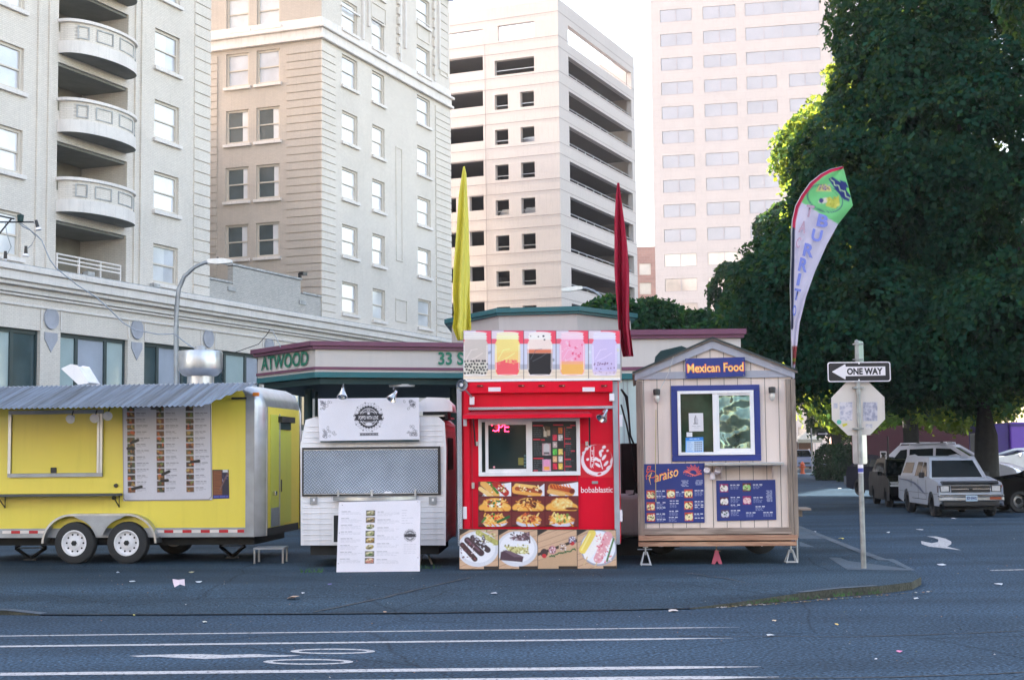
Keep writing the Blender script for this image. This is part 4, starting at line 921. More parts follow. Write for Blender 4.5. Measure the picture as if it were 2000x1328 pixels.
# ribs of the siding stand proud
b = MB(); z = sil[0][1]+.05; x0, x1 = sil[0][0], sil[7][0]
ztop = sil[1][1]
while z < sil[2][1]-.03:
    f = 0 if z < ztop else (z-ztop)/(sil[2][1]-ztop); xa = x0+f*(sil[2][0]-sil[1][0]); xb = x1-f*(sil[6][0]-sil[5][0])
    b.box(xa+.01, xb-.01, -.009, -.001, z, z+.014, m_sid); b.box(x1+.001, x1+.009, .05, 2.1, z, z+.014, m_sid); z += .082
b.build('siding_rib', wt, bevel=.003, seg=1)
b = MB(); b.box(x1+.01, x1+.03, .55, 1.5, 1.45, 1.95, m_dark); b.build('side_window', wt); b = MB(); b.box(x1+.01, x1+.025, .02, .06, 1.0, 1.2, m_blk); b.build('side_latch', wt)
b = MB(); q0, q1 = F(652, 1006), F(661, 1058); b.box(q0[0]-.03, q1[0]+.05, -.012, -.0095, q1[1]-.03, q0[1]+.03, m_white); b.box(q0[0], q1[0]+.05, -.014, -.0121, q1[1], q0[1], m_dark); b.build('hatch_door', wt)
b = MB(); b.box(x0+.1, x1-.1, .15, 2.0, sil[0][1]-.18, sil[0][1]-.002, m_dark)
b.build('chassis', wt)
wheel(wt, x0+1.3, .2, .3, .3, .18, .17, holes=0)
for px in (613, 845): q = F(px, 977); b = MB(); b.box(q[0]-.055, q[0]+.055, -.03, -.0095, q[1]-.055, q[1]+.055, m_alud); b.box(q[0]-.01, q[0]+.02, -.035, -.0301, q[1]-.01, q[1]+.03, m_white); b.build('outlet_box', wt)
# shutter
a0, a1 = F(593, 965), F(858, 875); b = MB(); b.box(a0[0]-.02, a1[0]+.02, -.035, -.0095, a0[1]-.03, a1[1]+.03, m_blk); o = b.build('shutter', wt, bevel=.005)
b = MB(); b.box(a0[0]+.01, a1[0]-.02, -.045, -.0351, a0[1]+.01, a1[1]-.01, m_tread); b.build('tread_plate', o)
b = MB(); b.box(a0[0]+.01, a1[0]-.02, -.05, -.0451, a0[1]-.005, a0[1]+.008, m_alu); b.box(a0[0]+.01, a1[0]-.02, -.05, -.0451, a1[1]-.02, a1[1]-.005, m_alu); q = F(758, 961); b.box(q[0]-.05, q[0]+.06, -.055, -.0451, q[1]-.01, q[1]+.012, m_white); b.build('edge_trim', o)
# curved steel shelf
P = []; s0, s1 = F(653, 976), F(815, 972); n = 24
for i in range(n+1):
    t = i/n; x = s0[0]+(s1[0]-s0[0])*t; P.append((x, -.05-.36*math.sin(math.pi*(.06+.88*t))))
b = MB(); zz = (s0[1]+s1[1])/2+.03; b.prism([(s1[0], -.04), (s0[0], -.04)]+P, zz-.045, zz+.012, m_alu, axis='z'); o = b.build('shelf', wt, bevel=.004)
b = MB()
for px in (662, 727, 812): x = F(px, 950)[0]; b.box(x-.015, x+.015, -.07, -.0095, zz, zz+.11, m_alu)
b.build('hinge', o)
# logo sign
def badge(cv, x, y, r, ink=(42, 42, 52)):
    for k in range(30):
        a = 2*math.pi*k/30; rr = r*1.32; cv.ell(x+rr*math.cos(a), y+rr*math.sin(a)*.98, r*.13, r*.10, (120, 118, 128), ang=k*40, ring=.25, al=.8)
        if k % 3 == 0: cv.ell(x+r*1.45*math.cos(a+.1), y+r*1.42*math.sin(a+.1), r*.06, r*.06, ink)
    for k in range(24): a = 2*math.pi*k/24; cv.ell(x+r*math.cos(a), y+r*math.sin(a), r*.13, r*.13, ink)
    cv.ell(x, y, r, r, ink); cv.ell(x, y, r*.84, r*.84, (215, 212, 220), ring=r*.03); cv.ell(x, y, r*.66, r*.66, (200, 198, 208), ring=r*.02)
    cv.poly([(x-r*1.42, y-r*.30), (x+r*1.42, y-r*.30), (x+r*1.28, y), (x+r*1.42, y+r*.32), (x-r*1.42, y+r*.32), (x-r*1.28, y)], ink)
    cv.rect(x-r*.9, y-r*.5, x+r*.9, y-r*.46, (215, 212, 220)); cv.rect(x-r*.9, y+r*.45, x+r*.9, y+r*.49, (215, 212, 220))
    cv.ell(x, y+r*.68, r*.33, r*.14, (215, 212, 220)); cv.ell(x, y-r*.66, r*.12, r*.1, (215, 212, 220), ring=.3)
sg = [F(624, 779), F(820, 777), F(821, 858), F(627, 861)]
b = MB(); b.prism(sg[::-1], -.13, -.09, m_board); q = F(630, 861); b.box(sg[3][0]+.01, sg[2][0]-.01, -.125, -.05, sg[3][1]-.022, sg[3][1]-.004, m_dteal); b.box(sg[3][0]+.3, sg[3][0]+.34, -.09, -.005, sg[3][1]+.05, sg[0][1]-.05, m_alud); b.box(sg[2][0]-.34, sg[2][0]-.3, -.09, -.005, sg[3][1]+.05, sg[0][1]-.05, m_alud)
o = b.build('logo_sign', wt)
cv = Canvas(624, 778, 821, 860, (218, 215, 224), .9); rg = random.Random(5); badge(cv, 722, 815, 20); cv.ell(722, 808, 2.5, 2, (215, 212, 220))
for cx_, cy_, sx, sy in ((630, 784, 1, 1), (815, 784, -1, 1), (632, 853, 1, -1), (815, 853, -1, -1)):
    for k in range(17):
        u_, v_ = abs(rg.gauss(0, 9)), abs(rg.gauss(0, 7)); c_ = (95, 93, 104) if k % 4 else (45, 45, 55)
        cv.ell(cx_+sx*u_, cy_+sy*v_, rg.uniform(1.5, 3.2), rg.uniform(1.2, 2.6), c_, ang=rg.uniform(0, 180), ring=.35, al=.85)
cv.poly([(703, 846), (741, 846), (739, 848.5), (741, 851), (703, 851), (705, 848.5)], (50, 50, 60)); cv.bars(rg, 707, 738, 848.5, (190, 188, 200), h=1.6, word=(2, 5)); cv.grain(.015)
cv.build('sign_print', o, sg, -.1315)
def ctext(body, parent, mat, F, x0, y0, x1, y1, y, **k):
    """lettering between image corners x0,y1 (bottom left) and x1,y0 (top right) laid on the plane of F"""
    a = F(x0, y1); b_ = F(x1, y0); return text(body, parent, mat, (a[0], a[1], b_[0], b_[1]), y, **k)
m_wht = plain('white lettering', (232, 228, 234), .5)
ctext('PIMP\'D WITH LOVE' if 0 else 'TOPP\'D WITH LOVE', o, m_wht, F, 703, 812, 741, 819, -.133, bold=.01) if 0 else ctext("POPP'D WITH LOVE", o, m_wht, F, 703, 812, 741, 819.5, -.133, bold=.01)
def bell_lamp(parent, x, y, z, tilt, m, name='sign_lamp', s=1.0, swing=0.0):
    T = Matrix.Rotation(swing, 4, 'Y') @ Matrix.Rotation(tilt, 4, 'X'); b = MB()
    b.lathe([(0, .10*s), (.02*s, .10*s), (.028*s, .05*s), (.045*s, .01*s), (.075*s, -.05*s), (.082*s, -.065*s), (.075*s, -.065*s), (.04*s, -.0*s), (0, 0)], m, c=(x, y, z), n=20, T=T)
    b.lathe([(0, -.05*s), (.02*s, -.045*s), (.025*s, -.02*s), (0, 0)], m_wht, c=(x, y, z), n=10, T=T); return b.build(name, parent, smooth=40)
for px, py, sw in ((669, 768, 0), (768, 774, .5)):
    x, z = F(px, py, -.3); l = bell_lamp(wt, x, -.3, z, R_(-25), m_chrome, swing=sw)
    c = MB(); c.tube([(x, -.3, z+.09), (x, -.2, z+.14), (x, -.05, z+.05), (x, .02, sil[3][1]+.0)], .01, m_blk, n=6); c.build('arm', l)
# roof vent
b = MB(); q0 = F(826, 800, .5); q1 = F(886, 815, .5); cx_ = (q0[0]+q1[0])/2-.02; hw = (q1[0]-q0[0])/2; zt_ = sil[3][1]
b.box(cx_-hw*.8, cx_+hw*.8, .2, .8, zt_-.05, zt_+.11, m_dark); b.build('roof_vent', wt)
b = MB(); b.prism([(cx_-hw, zt_+.11), (cx_+hw, zt_+.11), (cx_+hw*.95, zt_+.18), (cx_+hw*.6, zt_+.26), (cx_-hw*.5, zt_+.27), (cx_-hw*.95, zt_+.2)], .15, .9, m_white); b.build('vent_lid', wt, bevel=.03)
b = MB(); b.box(sil[3][0]-.02, sil[4][0]+.1, -.01, 2.1, zt_-.0, zt_+.02, m_alu); b.build('roof_edge', wt)
for px0, px1, lab in ((820, 842, 'small white folding stand under the right end of the white cart'), (520, 535, None)):
    if not lab: continue
    x = at(831, 1095, 22.4)[0]; t = thing('cart_stand', lab, 'stand', (x, 22.4, .1)); m = MB()
    for sx in (-1, 1): m.tube([(sx*.02, 0, .22), (sx*.10, 0, 0)], .015, m_white, n=4)
    m.build('leg', t); m = MB(); m.box(-.05, .05, -.05, .05, .22, .25, m_white); m.build('top', t)
# leaning menu board on the ground
BL = (*at(738, 1117, 21.1)[:2], .1); bt = thing('menu_board', 'tall white printed sandwich menu board standing on the ground before white cart', 'menu board', BL, 0); G_ = Front(BL, 0)
tl, tr, br_, bl = G_(660, 981), G_(820, 977), G_(820, 1116), G_(657, 1117); lean = lambda X, Z: .0+Z*.12-.0
b = MB(); V = [(p[0], lean(0, p[1])+dy, p[1]) for dy in (0, .02) for p in (bl, br_, tr, tl)]; b.add(V, [(0, 1, 2, 3), (7, 6, 5, 4), (0, 4, 5, 1), (1, 5, 6, 2), (2, 6, 7, 3), (3, 7, 4, 0)], m_board); b.build('board', bt)
cv = Canvas(657, 979, 820, 1117, (222, 217, 226), 1.0); rg = random.Random(8)
foods = [((150, 130, 95), (105, 110, 70)), ((170, 130, 90), (60, 60, 50)), ((120, 110, 70), (70, 90, 50)), ((165, 160, 110), (110, 120, 80)), ((190, 150, 70), (120, 90, 50)), ((160, 140, 80), (95, 90, 60)), ((150, 150, 120), (60, 90, 40)), ((205, 140, 125), (150, 80, 60))]
for k in range(8):
    y = 1002+k*13.3; cv.rect(712, y-5.5, 730, y+5.5, (70, 68, 62)) if k % 3 != 2 else None
    c1, c2 = foods[k]; cv.ell(721, y, 8, 4.6, c1, ang=-12); cv.ell(721, y+1.5, 7, 2, c2, ang=-12); cv.ell(720, y-2, 6, 1.6, (215, 205, 170), ang=-12); cv.speck(rg, 8, 714, y-3, 728, y+3, (.8, 2), [c1, c2, (190, 180, 150)])
    cv.bars(rg, 663, 663+rg.uniform(15, 26), y-4, (110, 108, 120), h=1.2, al=.8)
    for j in range(rg.choice([2, 3])): cv.bars(rg, 663, 663+rg.uniform(30, 44), y-1.5+j*2.4, (150, 148, 158), h=.8, al=.55)
for k in range(7):
    y = 1000+k*15.5; cv.bars(rg, 735, 735+rg.uniform(12, 26), y, (110, 108, 120), h=1.2, al=.75)
    for j in range(3): cv.bars(rg, 735, 735+rg.uniform(30, 44), y+2.5+j*2.4, (150, 148, 158), h=.8, al=.5)
    cv.bars(rg, 772, 778, y+3, (150, 148, 158), h=.8, al=.5)
for j in range(6): cv.bars(rg, 783, 783+rg.uniform(6, 24), 998+j*5, (140, 138, 150), h=.9, al=.55)
badge(cv, 800, 1047, 8.5); 
for j in range(6): cv.bars(rg, 788, 812, 1064+j*3.4, (160, 158, 168), h=.8, al=.5)
for p in ((664, 985), (815, 982), (660, 1040), (660, 1100), (816, 1090)): cv.ell(*p, .9, .9, (90, 90, 95))
cv.grain(.012)
cv.build('menu_print', bt, [tl, tr, br_, bl], lambda X, Z: Z*.12-.0015)
# ------------------------------------------------------------------ red cart
RL = (*at(1055, 900, 21.45)[:2], .1)
rt_ = thing('boba_cart', 'bright red food cart with tread plate corners, drink jar banner and food photos', 'food cart', RL, 0, 'food carts along the lot'); F = Front(RL, 0)
m_red = plain('red cart paint', (214, 0, 46), .4, var=.06, scale=1.2, streak=.08, spec=.2); m_redd = plain('dull red flap', (168, 20, 48), .5, var=.08); m_refl = plain('white reflector', (222, 214, 222), .35)
x0, zt = F(897, 747); x1, zb = F(1213, 1062); dep = 4.2
b = MB(); b.box(x0, x1, .02, dep, zb, zt, m_red); b.build('body', rt_, bevel=.012)
b = MB(); b.box(x0+.02, x1+.02, -.10, dep, zt+.002, zt+.035, m_white); b.build('roof_edge', rt_, bevel=.006)
b = MB(); xa = F(918, 880)[0]; xb = F(1198, 880)[0]; za = F(1000, 768)[1]; b.box(xa, xb, -.09, .018, za, zt-.0, m_red); b.build('marker_box', rt_, bevel=.01)
b = MB(); b.box(x0+.06, xa-.003, -.02, .018, zb, zt, m_red); b.build('side_trim', rt_, bevel=.006); b = MB(); b.box(F(1199, 880)[0], x1-.0, -.035, .018, zb+.05, zt-.01, m_red); b.build('side_trim', rt_, bevel=.006)
m_amb = plain('dark red lamp lens', (90, 25, 30), .25)
for px in (938, 1018, 1057, 1097, 1179): q = F(px, 754); b = MB(); b.box(q[0]-.045, q[0]+.045, -.115, -.0902, q[1]-.013, q[1]+.013, m_amb); b.box(q[0]+.01, q[0]+.035, -.118, -.1151, q[1]-.006, q[1]+.006, plain('amber glint', (200, 130, 110), .3)); b.build('marker_light', rt_, bevel=.004, seg=1)
def refl(a, b_, y): 
    p0, p1 = F(*a), F(*b_); m = MB(); m.box(p0[0], p1[0], y-.008, y, p1[1], p0[1], m_refl); m.build('reflector', rt_, bevel=.002, seg=1)
refl((954, 757), (978, 765), -.0905); refl((1137, 757), (1161, 765), -.0905); refl((905, 811), (912, 832), -.0205); refl((904, 989), (912, 1013), -.0205); refl((1209, 810), (1215.5, 833), -.0355); refl((1209, 995), (1215.5, 1018), -.0355)
# tread plate corners and bar
for a, c_ in ((893, 902.5), (1197.5, 1208)):
    xa_, xb_ = F(a, 880)[0], F(c_, 880)[0]; b = MB(); b.box(xa_, xb_, -.05, .3 if a < 1000 else -.036, zb-.0 if a < 1000 else F(1050, 1064)[1], zt-.005, m_treadb); b.build('tread_corner', rt_, bevel=.004)
b = MB(); a0, a1 = F(915, 801), F(1201, 795); b.box(a0[0], a1[0]-.03, -.06, .018, a0[1], a1[1]+.02, m_treadb); b.build('tread_bar', rt_, bevel=.008)
# flap above the window
f0, f1 = F(921, 803), F(1150, 803); g0, g1 = F(904, 811, -.5), F(1157, 810, -.5)
b = MB(); b.add([(f0[0], .015, f0[1]), (f1[0], .015, f1[1]), (g1[0], -.5, g1[1]), (g0[0], -.5, g0[1])], [(0, 3, 2, 1)], m_redd); b.box(g0[0], g1[0], -.51, -.50, g0[1]-.05, g0[1]+.004, m_red); b.box(g0[0], g1[0], -.5, .01, g0[1]-.045, g0[1]-.03, m_red); o = b.build('window_flap', rt_)
for px, py in ((926, 870), (1149, 870)): 
    q = F(px, py); b = MB(); b.tube([(q[0]+.02, -.03, q[1]), (q[0]-(0 if px < 1000 else .0), -.42, g0[1]-.02)], .012, m_blk, n=6); b.build('gas_strut', o)
    q = F(931 if px < 1000 else 1146, 866); b = MB(); b.box(q[0]-.02, q[0]+.02, -.035, .018, q[1]-.035, q[1]+.03, m_alu); b.build('strut_bracket', rt_)
# window
w0, w1 = F(935, 930), F(1132, 815); t = .055
b = MB(); b.box(w0[0], w1[0], -.045, .018, w0[1], w0[1]+t*1.1, m_white); b.box(w0[0], w1[0], -.045, .018, w1[1]-t, w1[1], m_white); b.box(w0[0], w0[0]+t*.9, -.045, .018, w0[1]+t*1.1, w1[1]-t, m_white); b.box(w1[0]-t, w1[0], -.045, .018, w0[1]+t*1.1, w1[1]-t, m_white)
xm = F(1033, 880)[0]; b.box(xm-.04, xm+.05, -.04, .018, w0[1]+t*1.1, w1[1]-t, m_white); o = b.build('serving_window', rt_, bevel=.005)
s0 = F(948, 880)[0]; b = MB(); b.box(s0, s0+.045, -.03, .01, w0[1]+t*1.1, w1[1]-t, m_white); b.box(s0+.045, xm-.04, -.03, .01, w0[1]+t*1.1, w0[1]+t*1.1+.045, m_white); b.box(s0+.045, xm-.04, -.03, .01, w1[1]-t-.045, w1[1]-t, m_white); b.build('sliding_sash', o)
b = MB(); b.box(w0[0]+t*.9, xm-.04, .0105, .0145, w0[1]+t*1.1, w1[1]-t, m_dgl); b.build('pane', o)
# lit letters on the glass
m_neon = plain('red light tube', (255, 45, 75), .4, emit=3.0); n_ = MB(); nz = -.012
def tubepx(pts, r=.0075): n_.tube([(F(*p)[0], nz, F(*p)[1]) for p in pts], r, m_neon, n=5)
tubepx([(960.5, 831), (963, 827.5), (968, 826), (973, 829), (975.5, 834), (973, 839.5), (968, 842), (962.5, 840)]); tubepx([(974, 842.5), (974, 834), (979, 834), (982.5, 831), (982, 826.5)])
tubepx([(994, 826), (986, 826), (986, 842.5), (994, 842.5)]); tubepx([(986, 834), (994, 834)])
n_.build('light_sign', o)
b = MB(); q = F(970, 833.5); b.lathe([(0, 0), (.035, 0), (.035, .004)], plain('pink sticker', (190, 90, 105), .5), c=(q[0], -.004, q[1]), n=18, T=RX90); b.build('sticker', o); b = MB(); q = F(965, 912); b.lathe([(0, 0), (.016, 0), (.016, .004)], plain('pink dot', (225, 150, 160), .5), c=(q[0], .009, q[1]), n=14, T=RX90)
b.build('sticker', o); b = MB(); q = F(1020, 900); b.box(q[0]-.06, q[0]+.02, .004, .0095, q[1]-.06, q[1]+.05, plain('yellow green sticker', (130, 125, 60), .5))
b.build('sticker', o)
for k in range(4): b = MB(); q = F(1019, 890+k*6.5); b.lathe([(0, 0), (.02, 0), (.02, .004)], plain('round badge sticker', (70, 105, 110), .5), c=(q[0]+.05, .009, q[1]), n=14, T=RX90); b.build('sticker', o)
# drinks menu in the right half of the window
rg = random.Random(21); cv = Canvas(1037, 820, 1125, 925, (34, 40, 44), .95)
cv.rect(1037, 820, 1125, 825, (70, 25, 40)); red = (215, 45, 70)
for x, y, w_ in ((1039, 830, 20), (1039, 857, 14), (1039, 894, 20), (1079, 829, 20), (1113, 830, 10), (1106, 834, 10), (1114, 880, 8), (1102, 856, 12), (1102, 866, 12), (1102, 896, 12), (1103, 910, 12), (1039, 918, 9), (1055, 858, 7)): cv.rect(x, y, x+w_, y+2.2, red)
for x, y0, y1 in ((1101, 835, 874), (1101, 882, 920)): cv.rect(x, y0, x+1, y1, red)
for y in range(836, 922, 4):
    if 854 < y < 862 or 890 < y < 898: continue
    cv.bars(rg, 1040, 1040+rg.uniform(8, 18), y, (120, 130, 138), h=1, al=.55, word=(2, 6)); cv.bars(rg, 1104, 1104+rg.uniform(6, 16), y, (120, 130, 138), h=1, al=.55, word=(2, 6))
cv.poly([(1058, 834), (1065, 832), (1073, 834), (1073, 848), (1068, 855), (1060, 852)], (90, 75, 60)); cv.rect(1060, 842, 1066, 853, (205, 195, 180)); cv.rect(1067, 840, 1073, 851, (190, 170, 150)); cv.line([(1062, 842), (1060, 834)], .6, (220, 215, 210))
cv.rect(1057, 866, 1074, 889, (190, 150, 158)); cv.cap(1065.5, 872, 1065.5, 883, 6, (200, 195, 200)); cv.rect(1060, 883, 1071, 887, (90, 80, 85)); cv.rect(1057, 897, 1074, 920, (200, 150, 175)); cv.cap(1065.5, 903, 1065.5, 914, 6, (225, 150, 190)); cv.rect(1060, 911, 1071, 918, (235, 160, 80))
sw = [(60, 50, 50), (190, 110, 60), (215, 60, 85), (200, 195, 200), (190, 170, 170), (45, 40, 42), (90, 185, 80), (225, 195, 110), (225, 170, 130), (215, 205, 195), (200, 40, 70), (225, 185, 90)]
for k, c_ in enumerate(sw):
    x = 1078+(k % 2)*11; y = 835+(k//2)*14; cv.rect(x, y, x+8.5, y+11.5, c_); cv.speck(rg, 6, x+1, y+1, x+8, y+11, (.6, 1.6), [tuple(min(255, int(v*1.25)) for v in c_), tuple(int(v*.75) for v in c_)])
cv.grain(.03); q_ = [F(1036.5, 820), F(1125.5, 819.5), F(1126, 924.5), F(1037, 925)]; cv.build('drinks_menu', o, [(max(p[0], xm+.05), p[1]) for p in q_], .005)
# food photo panel 3 x 3
def fries(cv, rg, x0, y0, x1, y1, n, cols):
    for _ in range(n):
        x, y = rg.uniform(x0, x1), rg.uniform(y0, y1); a = rg.uniform(-1.2, 1.2); l = rg.uniform(4, 9); cv.cap(x, y, x+l*math.cos(a), y+l*math.sin(a), rg.uniform(1.0, 1.7), cols[rg.randrange(len(cols))])
OR = [(236, 170, 80), (244, 190, 105), (222, 140, 60), (200, 110, 50), (250, 205, 130)]
cv = Canvas(934, 940, 1130, 1028, (96, 22, 34), .9); rg = random.Random(31)
cw, ch = 196/3, 88/3
for k in range(9):
    i, j = k % 3, k//3; X0, Y0 = 934+i*cw, 940+j*ch; cv.clip = (X0+.8, Y0+.8, X0+cw-.8, Y0+ch-.8)
    cv.rect(X0, Y0, X0+cw, Y0+ch, (108, 42, 44))
    if j == 0:
        cv.poly([(X0+6, Y0+ch), (X0+24, Y0+8), (X0+cw, Y0+2), (X0+cw, Y0+ch)], (228, 226, 236)) if i != 1 else cv.poly([(X0+30, Y0+ch), (X0+cw, Y0+4), (X0+cw, Y0+ch)], (222, 220, 232))
        if i == 0:
            cv.cap(X0+10, Y0+4, X0+36, Y0+26, 6, (226, 170, 95)); cv.cap(X0+20, Y0+0, X0+38, Y0+22, 2.5, (70, 120, 50)); cv.cap(X0+35, Y0+5, X0+54, Y0+22, 6.5, (176, 40, 38)); cv.speck(rg, 26, X0+22, Y0+3, X0+54, Y0+24, (1, 2.4), [(190, 60, 45), (250, 240, 220), (90, 130, 55), (150, 40, 40), (235, 190, 120)]); cv.cap(X0+4, Y0+14, X0+24, Y0+28, 4, (238, 196, 130))
        elif i == 1:
            cv.cap(X0+8, Y0+16, X0+52, Y0+22, 8, (232, 165, 80)); cv.cap(X0+10, Y0+9, X0+50, Y0+14, 5, (240, 190, 110)); cv.cap(X0+10, Y0+14, X0+56, Y0+20, 3.8, (165, 75, 45)); cv.speck(rg, 24, X0+12, Y0+8, X0+54, Y0+20, (1, 2.6), [(190, 60, 45), (245, 200, 120), (120, 50, 35), (240, 225, 190)]); cv.ell(X0+56, Y0+20, 4, 3.4, (105, 40, 35))
        else:
            cv.cap(X0+14, Y0+13, X0+50, Y0+21, 8, (214, 145, 75)); cv.cap(X0+14, Y0+10, X0+54, Y0+19, 4.5, (172, 70, 38)); cv.ell(X0+53, Y0+20, 5.5, 4.6, (110, 40, 30))
            for q in range(7): cv.line([(X0+14+q*5.5, Y0+7), (X0+17+q*5.5, Y0+13)], .9, (225, 120, 50))
            cv.cap(X0+8, Y0+20, X0+36, Y0+26, 4, (226, 175, 105))
    else:
        if j == 1: cv.ell(X0+cw/2, Y0+ch*.75, cw*.48, ch*.42, OR[0]); cv.ell(X0+cw/2, Y0+ch*.42, cw*.32, ch*.32, OR[(i) % 3])
        else: cv.ell(X0+cw/2, Y0+ch*.72, cw*.36, ch*.30, (206, 205, 224)); cv.ell(X0+cw/2, Y0+ch*.52, cw*.34, ch*.3, OR[1])
        if not (j == 1 and i == 2): fries(cv, rg, X0+8, Y0+8, X0+cw-14, Y0+ch-5, 42, OR)
        ad = {(0, 1): [(150, 60, 50), (60, 110, 45), (245, 235, 220), (190, 70, 50)], (1, 1): [(105, 45, 32), (130, 60, 40), (90, 38, 30)], (2, 1): [(240, 190, 110), (250, 214, 150), (225, 160, 80)], (0, 2): [(215, 50, 40), (50, 110, 50), (235, 160, 70), (230, 90, 60)], (1, 2): [(160, 60, 40), (120, 50, 40), (235, 200, 140), (205, 90, 60)], (2, 2): [(200, 205, 110), (150, 160, 70), (240, 220, 160), (110, 130, 60)]}[(i, j)]
        cv.speck(rg, 30 if j == 1 else 24, X0+18, Y0+5, X0+cw-18, Y0+ch-9, (1.4, 3.6), ad)
        if (i, j) == (2, 1): cv.ell(X0+34, Y0+15, 21, 10, (243, 196, 118)); cv.speck(rg, 26, X0+15, Y0+8, X0+55, Y0+22, (1.5, 4), [(250, 214, 150), (228, 168, 86), (240, 190, 110)]); cv.ell(X0+52, Y0+24, 13, 3, (110, 55, 35))
        if (i, j) == (0, 2): cv.cap(X0+38, Y0+20, X0+60, Y0+10, 2.6, (40, 95, 50)); cv.cap(X0+14, Y0+12, X0+8, Y0+20, 2, (60, 120, 55))
    cv.rect(X0+1, Y0+ch-3, X0+12, Y0+ch-1.2, (30, 25, 28)); cv.clip = None
cv.grain(.035); q_ = [F(934, 940), F(1129.5, 939), F(1130, 1028), F(934, 1028.5)]
b = MB(); b.prism(q_[::-1], -.006, .018, m_ink); o = b.build('food_photo_panel', rt_); cv.build('photo_print', o, q_, -.0075)
# round emblem and name
cv = Canvas(1133, 866, 1197.3, 932, (214, 0, 46), .8); W_ = (238, 222, 230); rd = (204, 10, 50)
cv.ell(1166, 899, 31, 31, W_); cv.ell(1168, 895, 27.5, 27, rd); 
for p, r in (((1146, 876), 3), ((1140, 884), 2.6), ((1152, 871), 2.6), ((1180, 873), 3), ((1176, 880), 2.6), ((1187, 880), 2), ((1162, 897), 2.6), ((1148, 897), 2.4)): cv.ell(*p, r*1.3, r, W_, ang=-30)
cv.cap(1153.5, 872, 1153.5, 912, .6, W_); cv.cap(1160, 872, 1160, 908, .6, W_)
cv.cap(1177, 915, 1172, 897, 1.0, W_)
for x, y, a in ((1168, 908, 35), (1184, 905, -50), (1167, 897, 40), (1180, 893, -55), (1173, 886, 80), (1190, 912, -35), (1195, 900, -75)): cv.ell(x, y, 6.5, 2.7, W_, ang=a)
cv.ell(1171, 925, 4, 2, rd, ang=-15); cv.ell(1177, 919.5, 1.6, 1.4, rd)
q_ = [F(1133, 866), F(1197, 866), F(1197, 932), F(1133, 932)]; o = cv.build('emblem', rt_, q_, .0165, mat=print_mat())
m_w2 = plain('pale pink lettering', (240, 226, 232), .5)
ctext('bobablastic', rt_, m_w2, F, 1135, 950, 1197, 962, .0145, bold=.004)
for s_, y in (('T', 884), ('E', 897), ('A', 910)): ctext(s_, rt_, m_w2, F, 1154.6, y-5, 1159.2, y+4, .0145, bold=.02)
ctext('bobablastic', rt_, plain('red lettering', (190, 10, 50)), F, 1143, 921, 1165, 925.5, .0145, ang=R_(-18))
q = F(1162, 942); b = MB(); b.box(q[0]-.045, q[0]+.045, -.004, .018, q[1]-.02, q[1]+.02, m_alud); q = F(924, 948); b.box(q[0]-.02, q[0]+.02, -.02, .018, q[1]-.045, q[1]+.045, m_alu); b.build('catch_plate', rt_, bevel=.003)
b = MB(); q = F(931, 745); b.box(F(1126, 880)[0], F(1128, 880)[0], .012, .019, zb, F(1050, 812)[1], m_redd); b.build('panel_seam', rt_); b = MB(); b.box(F(921, 880)[0], F(922.5, 880)[0], .012, .019, zb, za, m_redd); b.build('panel_seam', rt_)
# lamps
q = F(900, 751, -.35); l = bell_lamp(rt_, q[0], -.35, q[1], R_(-70), m_chrome, 'spot_lamp', 1.1, swing=-1.0)
p = F(922, 776); c_ = MB(); c_.tube([(q[0], -.33, q[1]), (p[0], -.12, p[1])], .013, m_alu, n=6); c_.build('arm', l); c_ = MB(); p = F(921.5, 783); c_.box(p[0]-.03, p[0]+.04, -.12, -.03, p[1]-.06, p[1]+.06, m_refl); c_.build('mount_box', l, bevel=.004)
q = F(1179, 811, -.25); l = bell_lamp(rt_, q[0], -.25, q[1], R_(-30), m_chrome, 'spot_lamp', 1.1, swing=.55); p = F(1184, 798); c_ = MB(); c_.tube([(q[0], -.25, q[1]+.06), (p[0], -.06, p[1])], .013, m_alu, n=6); c_.build('arm', l)
c_ = MB(); p = F(1195, 776); c_.box(p[0]-.04, p[0]+.03, -.1, .01, p[1]-.055, p[1]+.055, m_refl); c_.build('mount_box', rt_, bevel=.004)
# under the cart
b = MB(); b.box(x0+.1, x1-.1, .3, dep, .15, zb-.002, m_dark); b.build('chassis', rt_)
for x in (x0+.5, x1-.5): wheel(rt_, x, 2.3, .3, .3, .2, .17, holes=0)
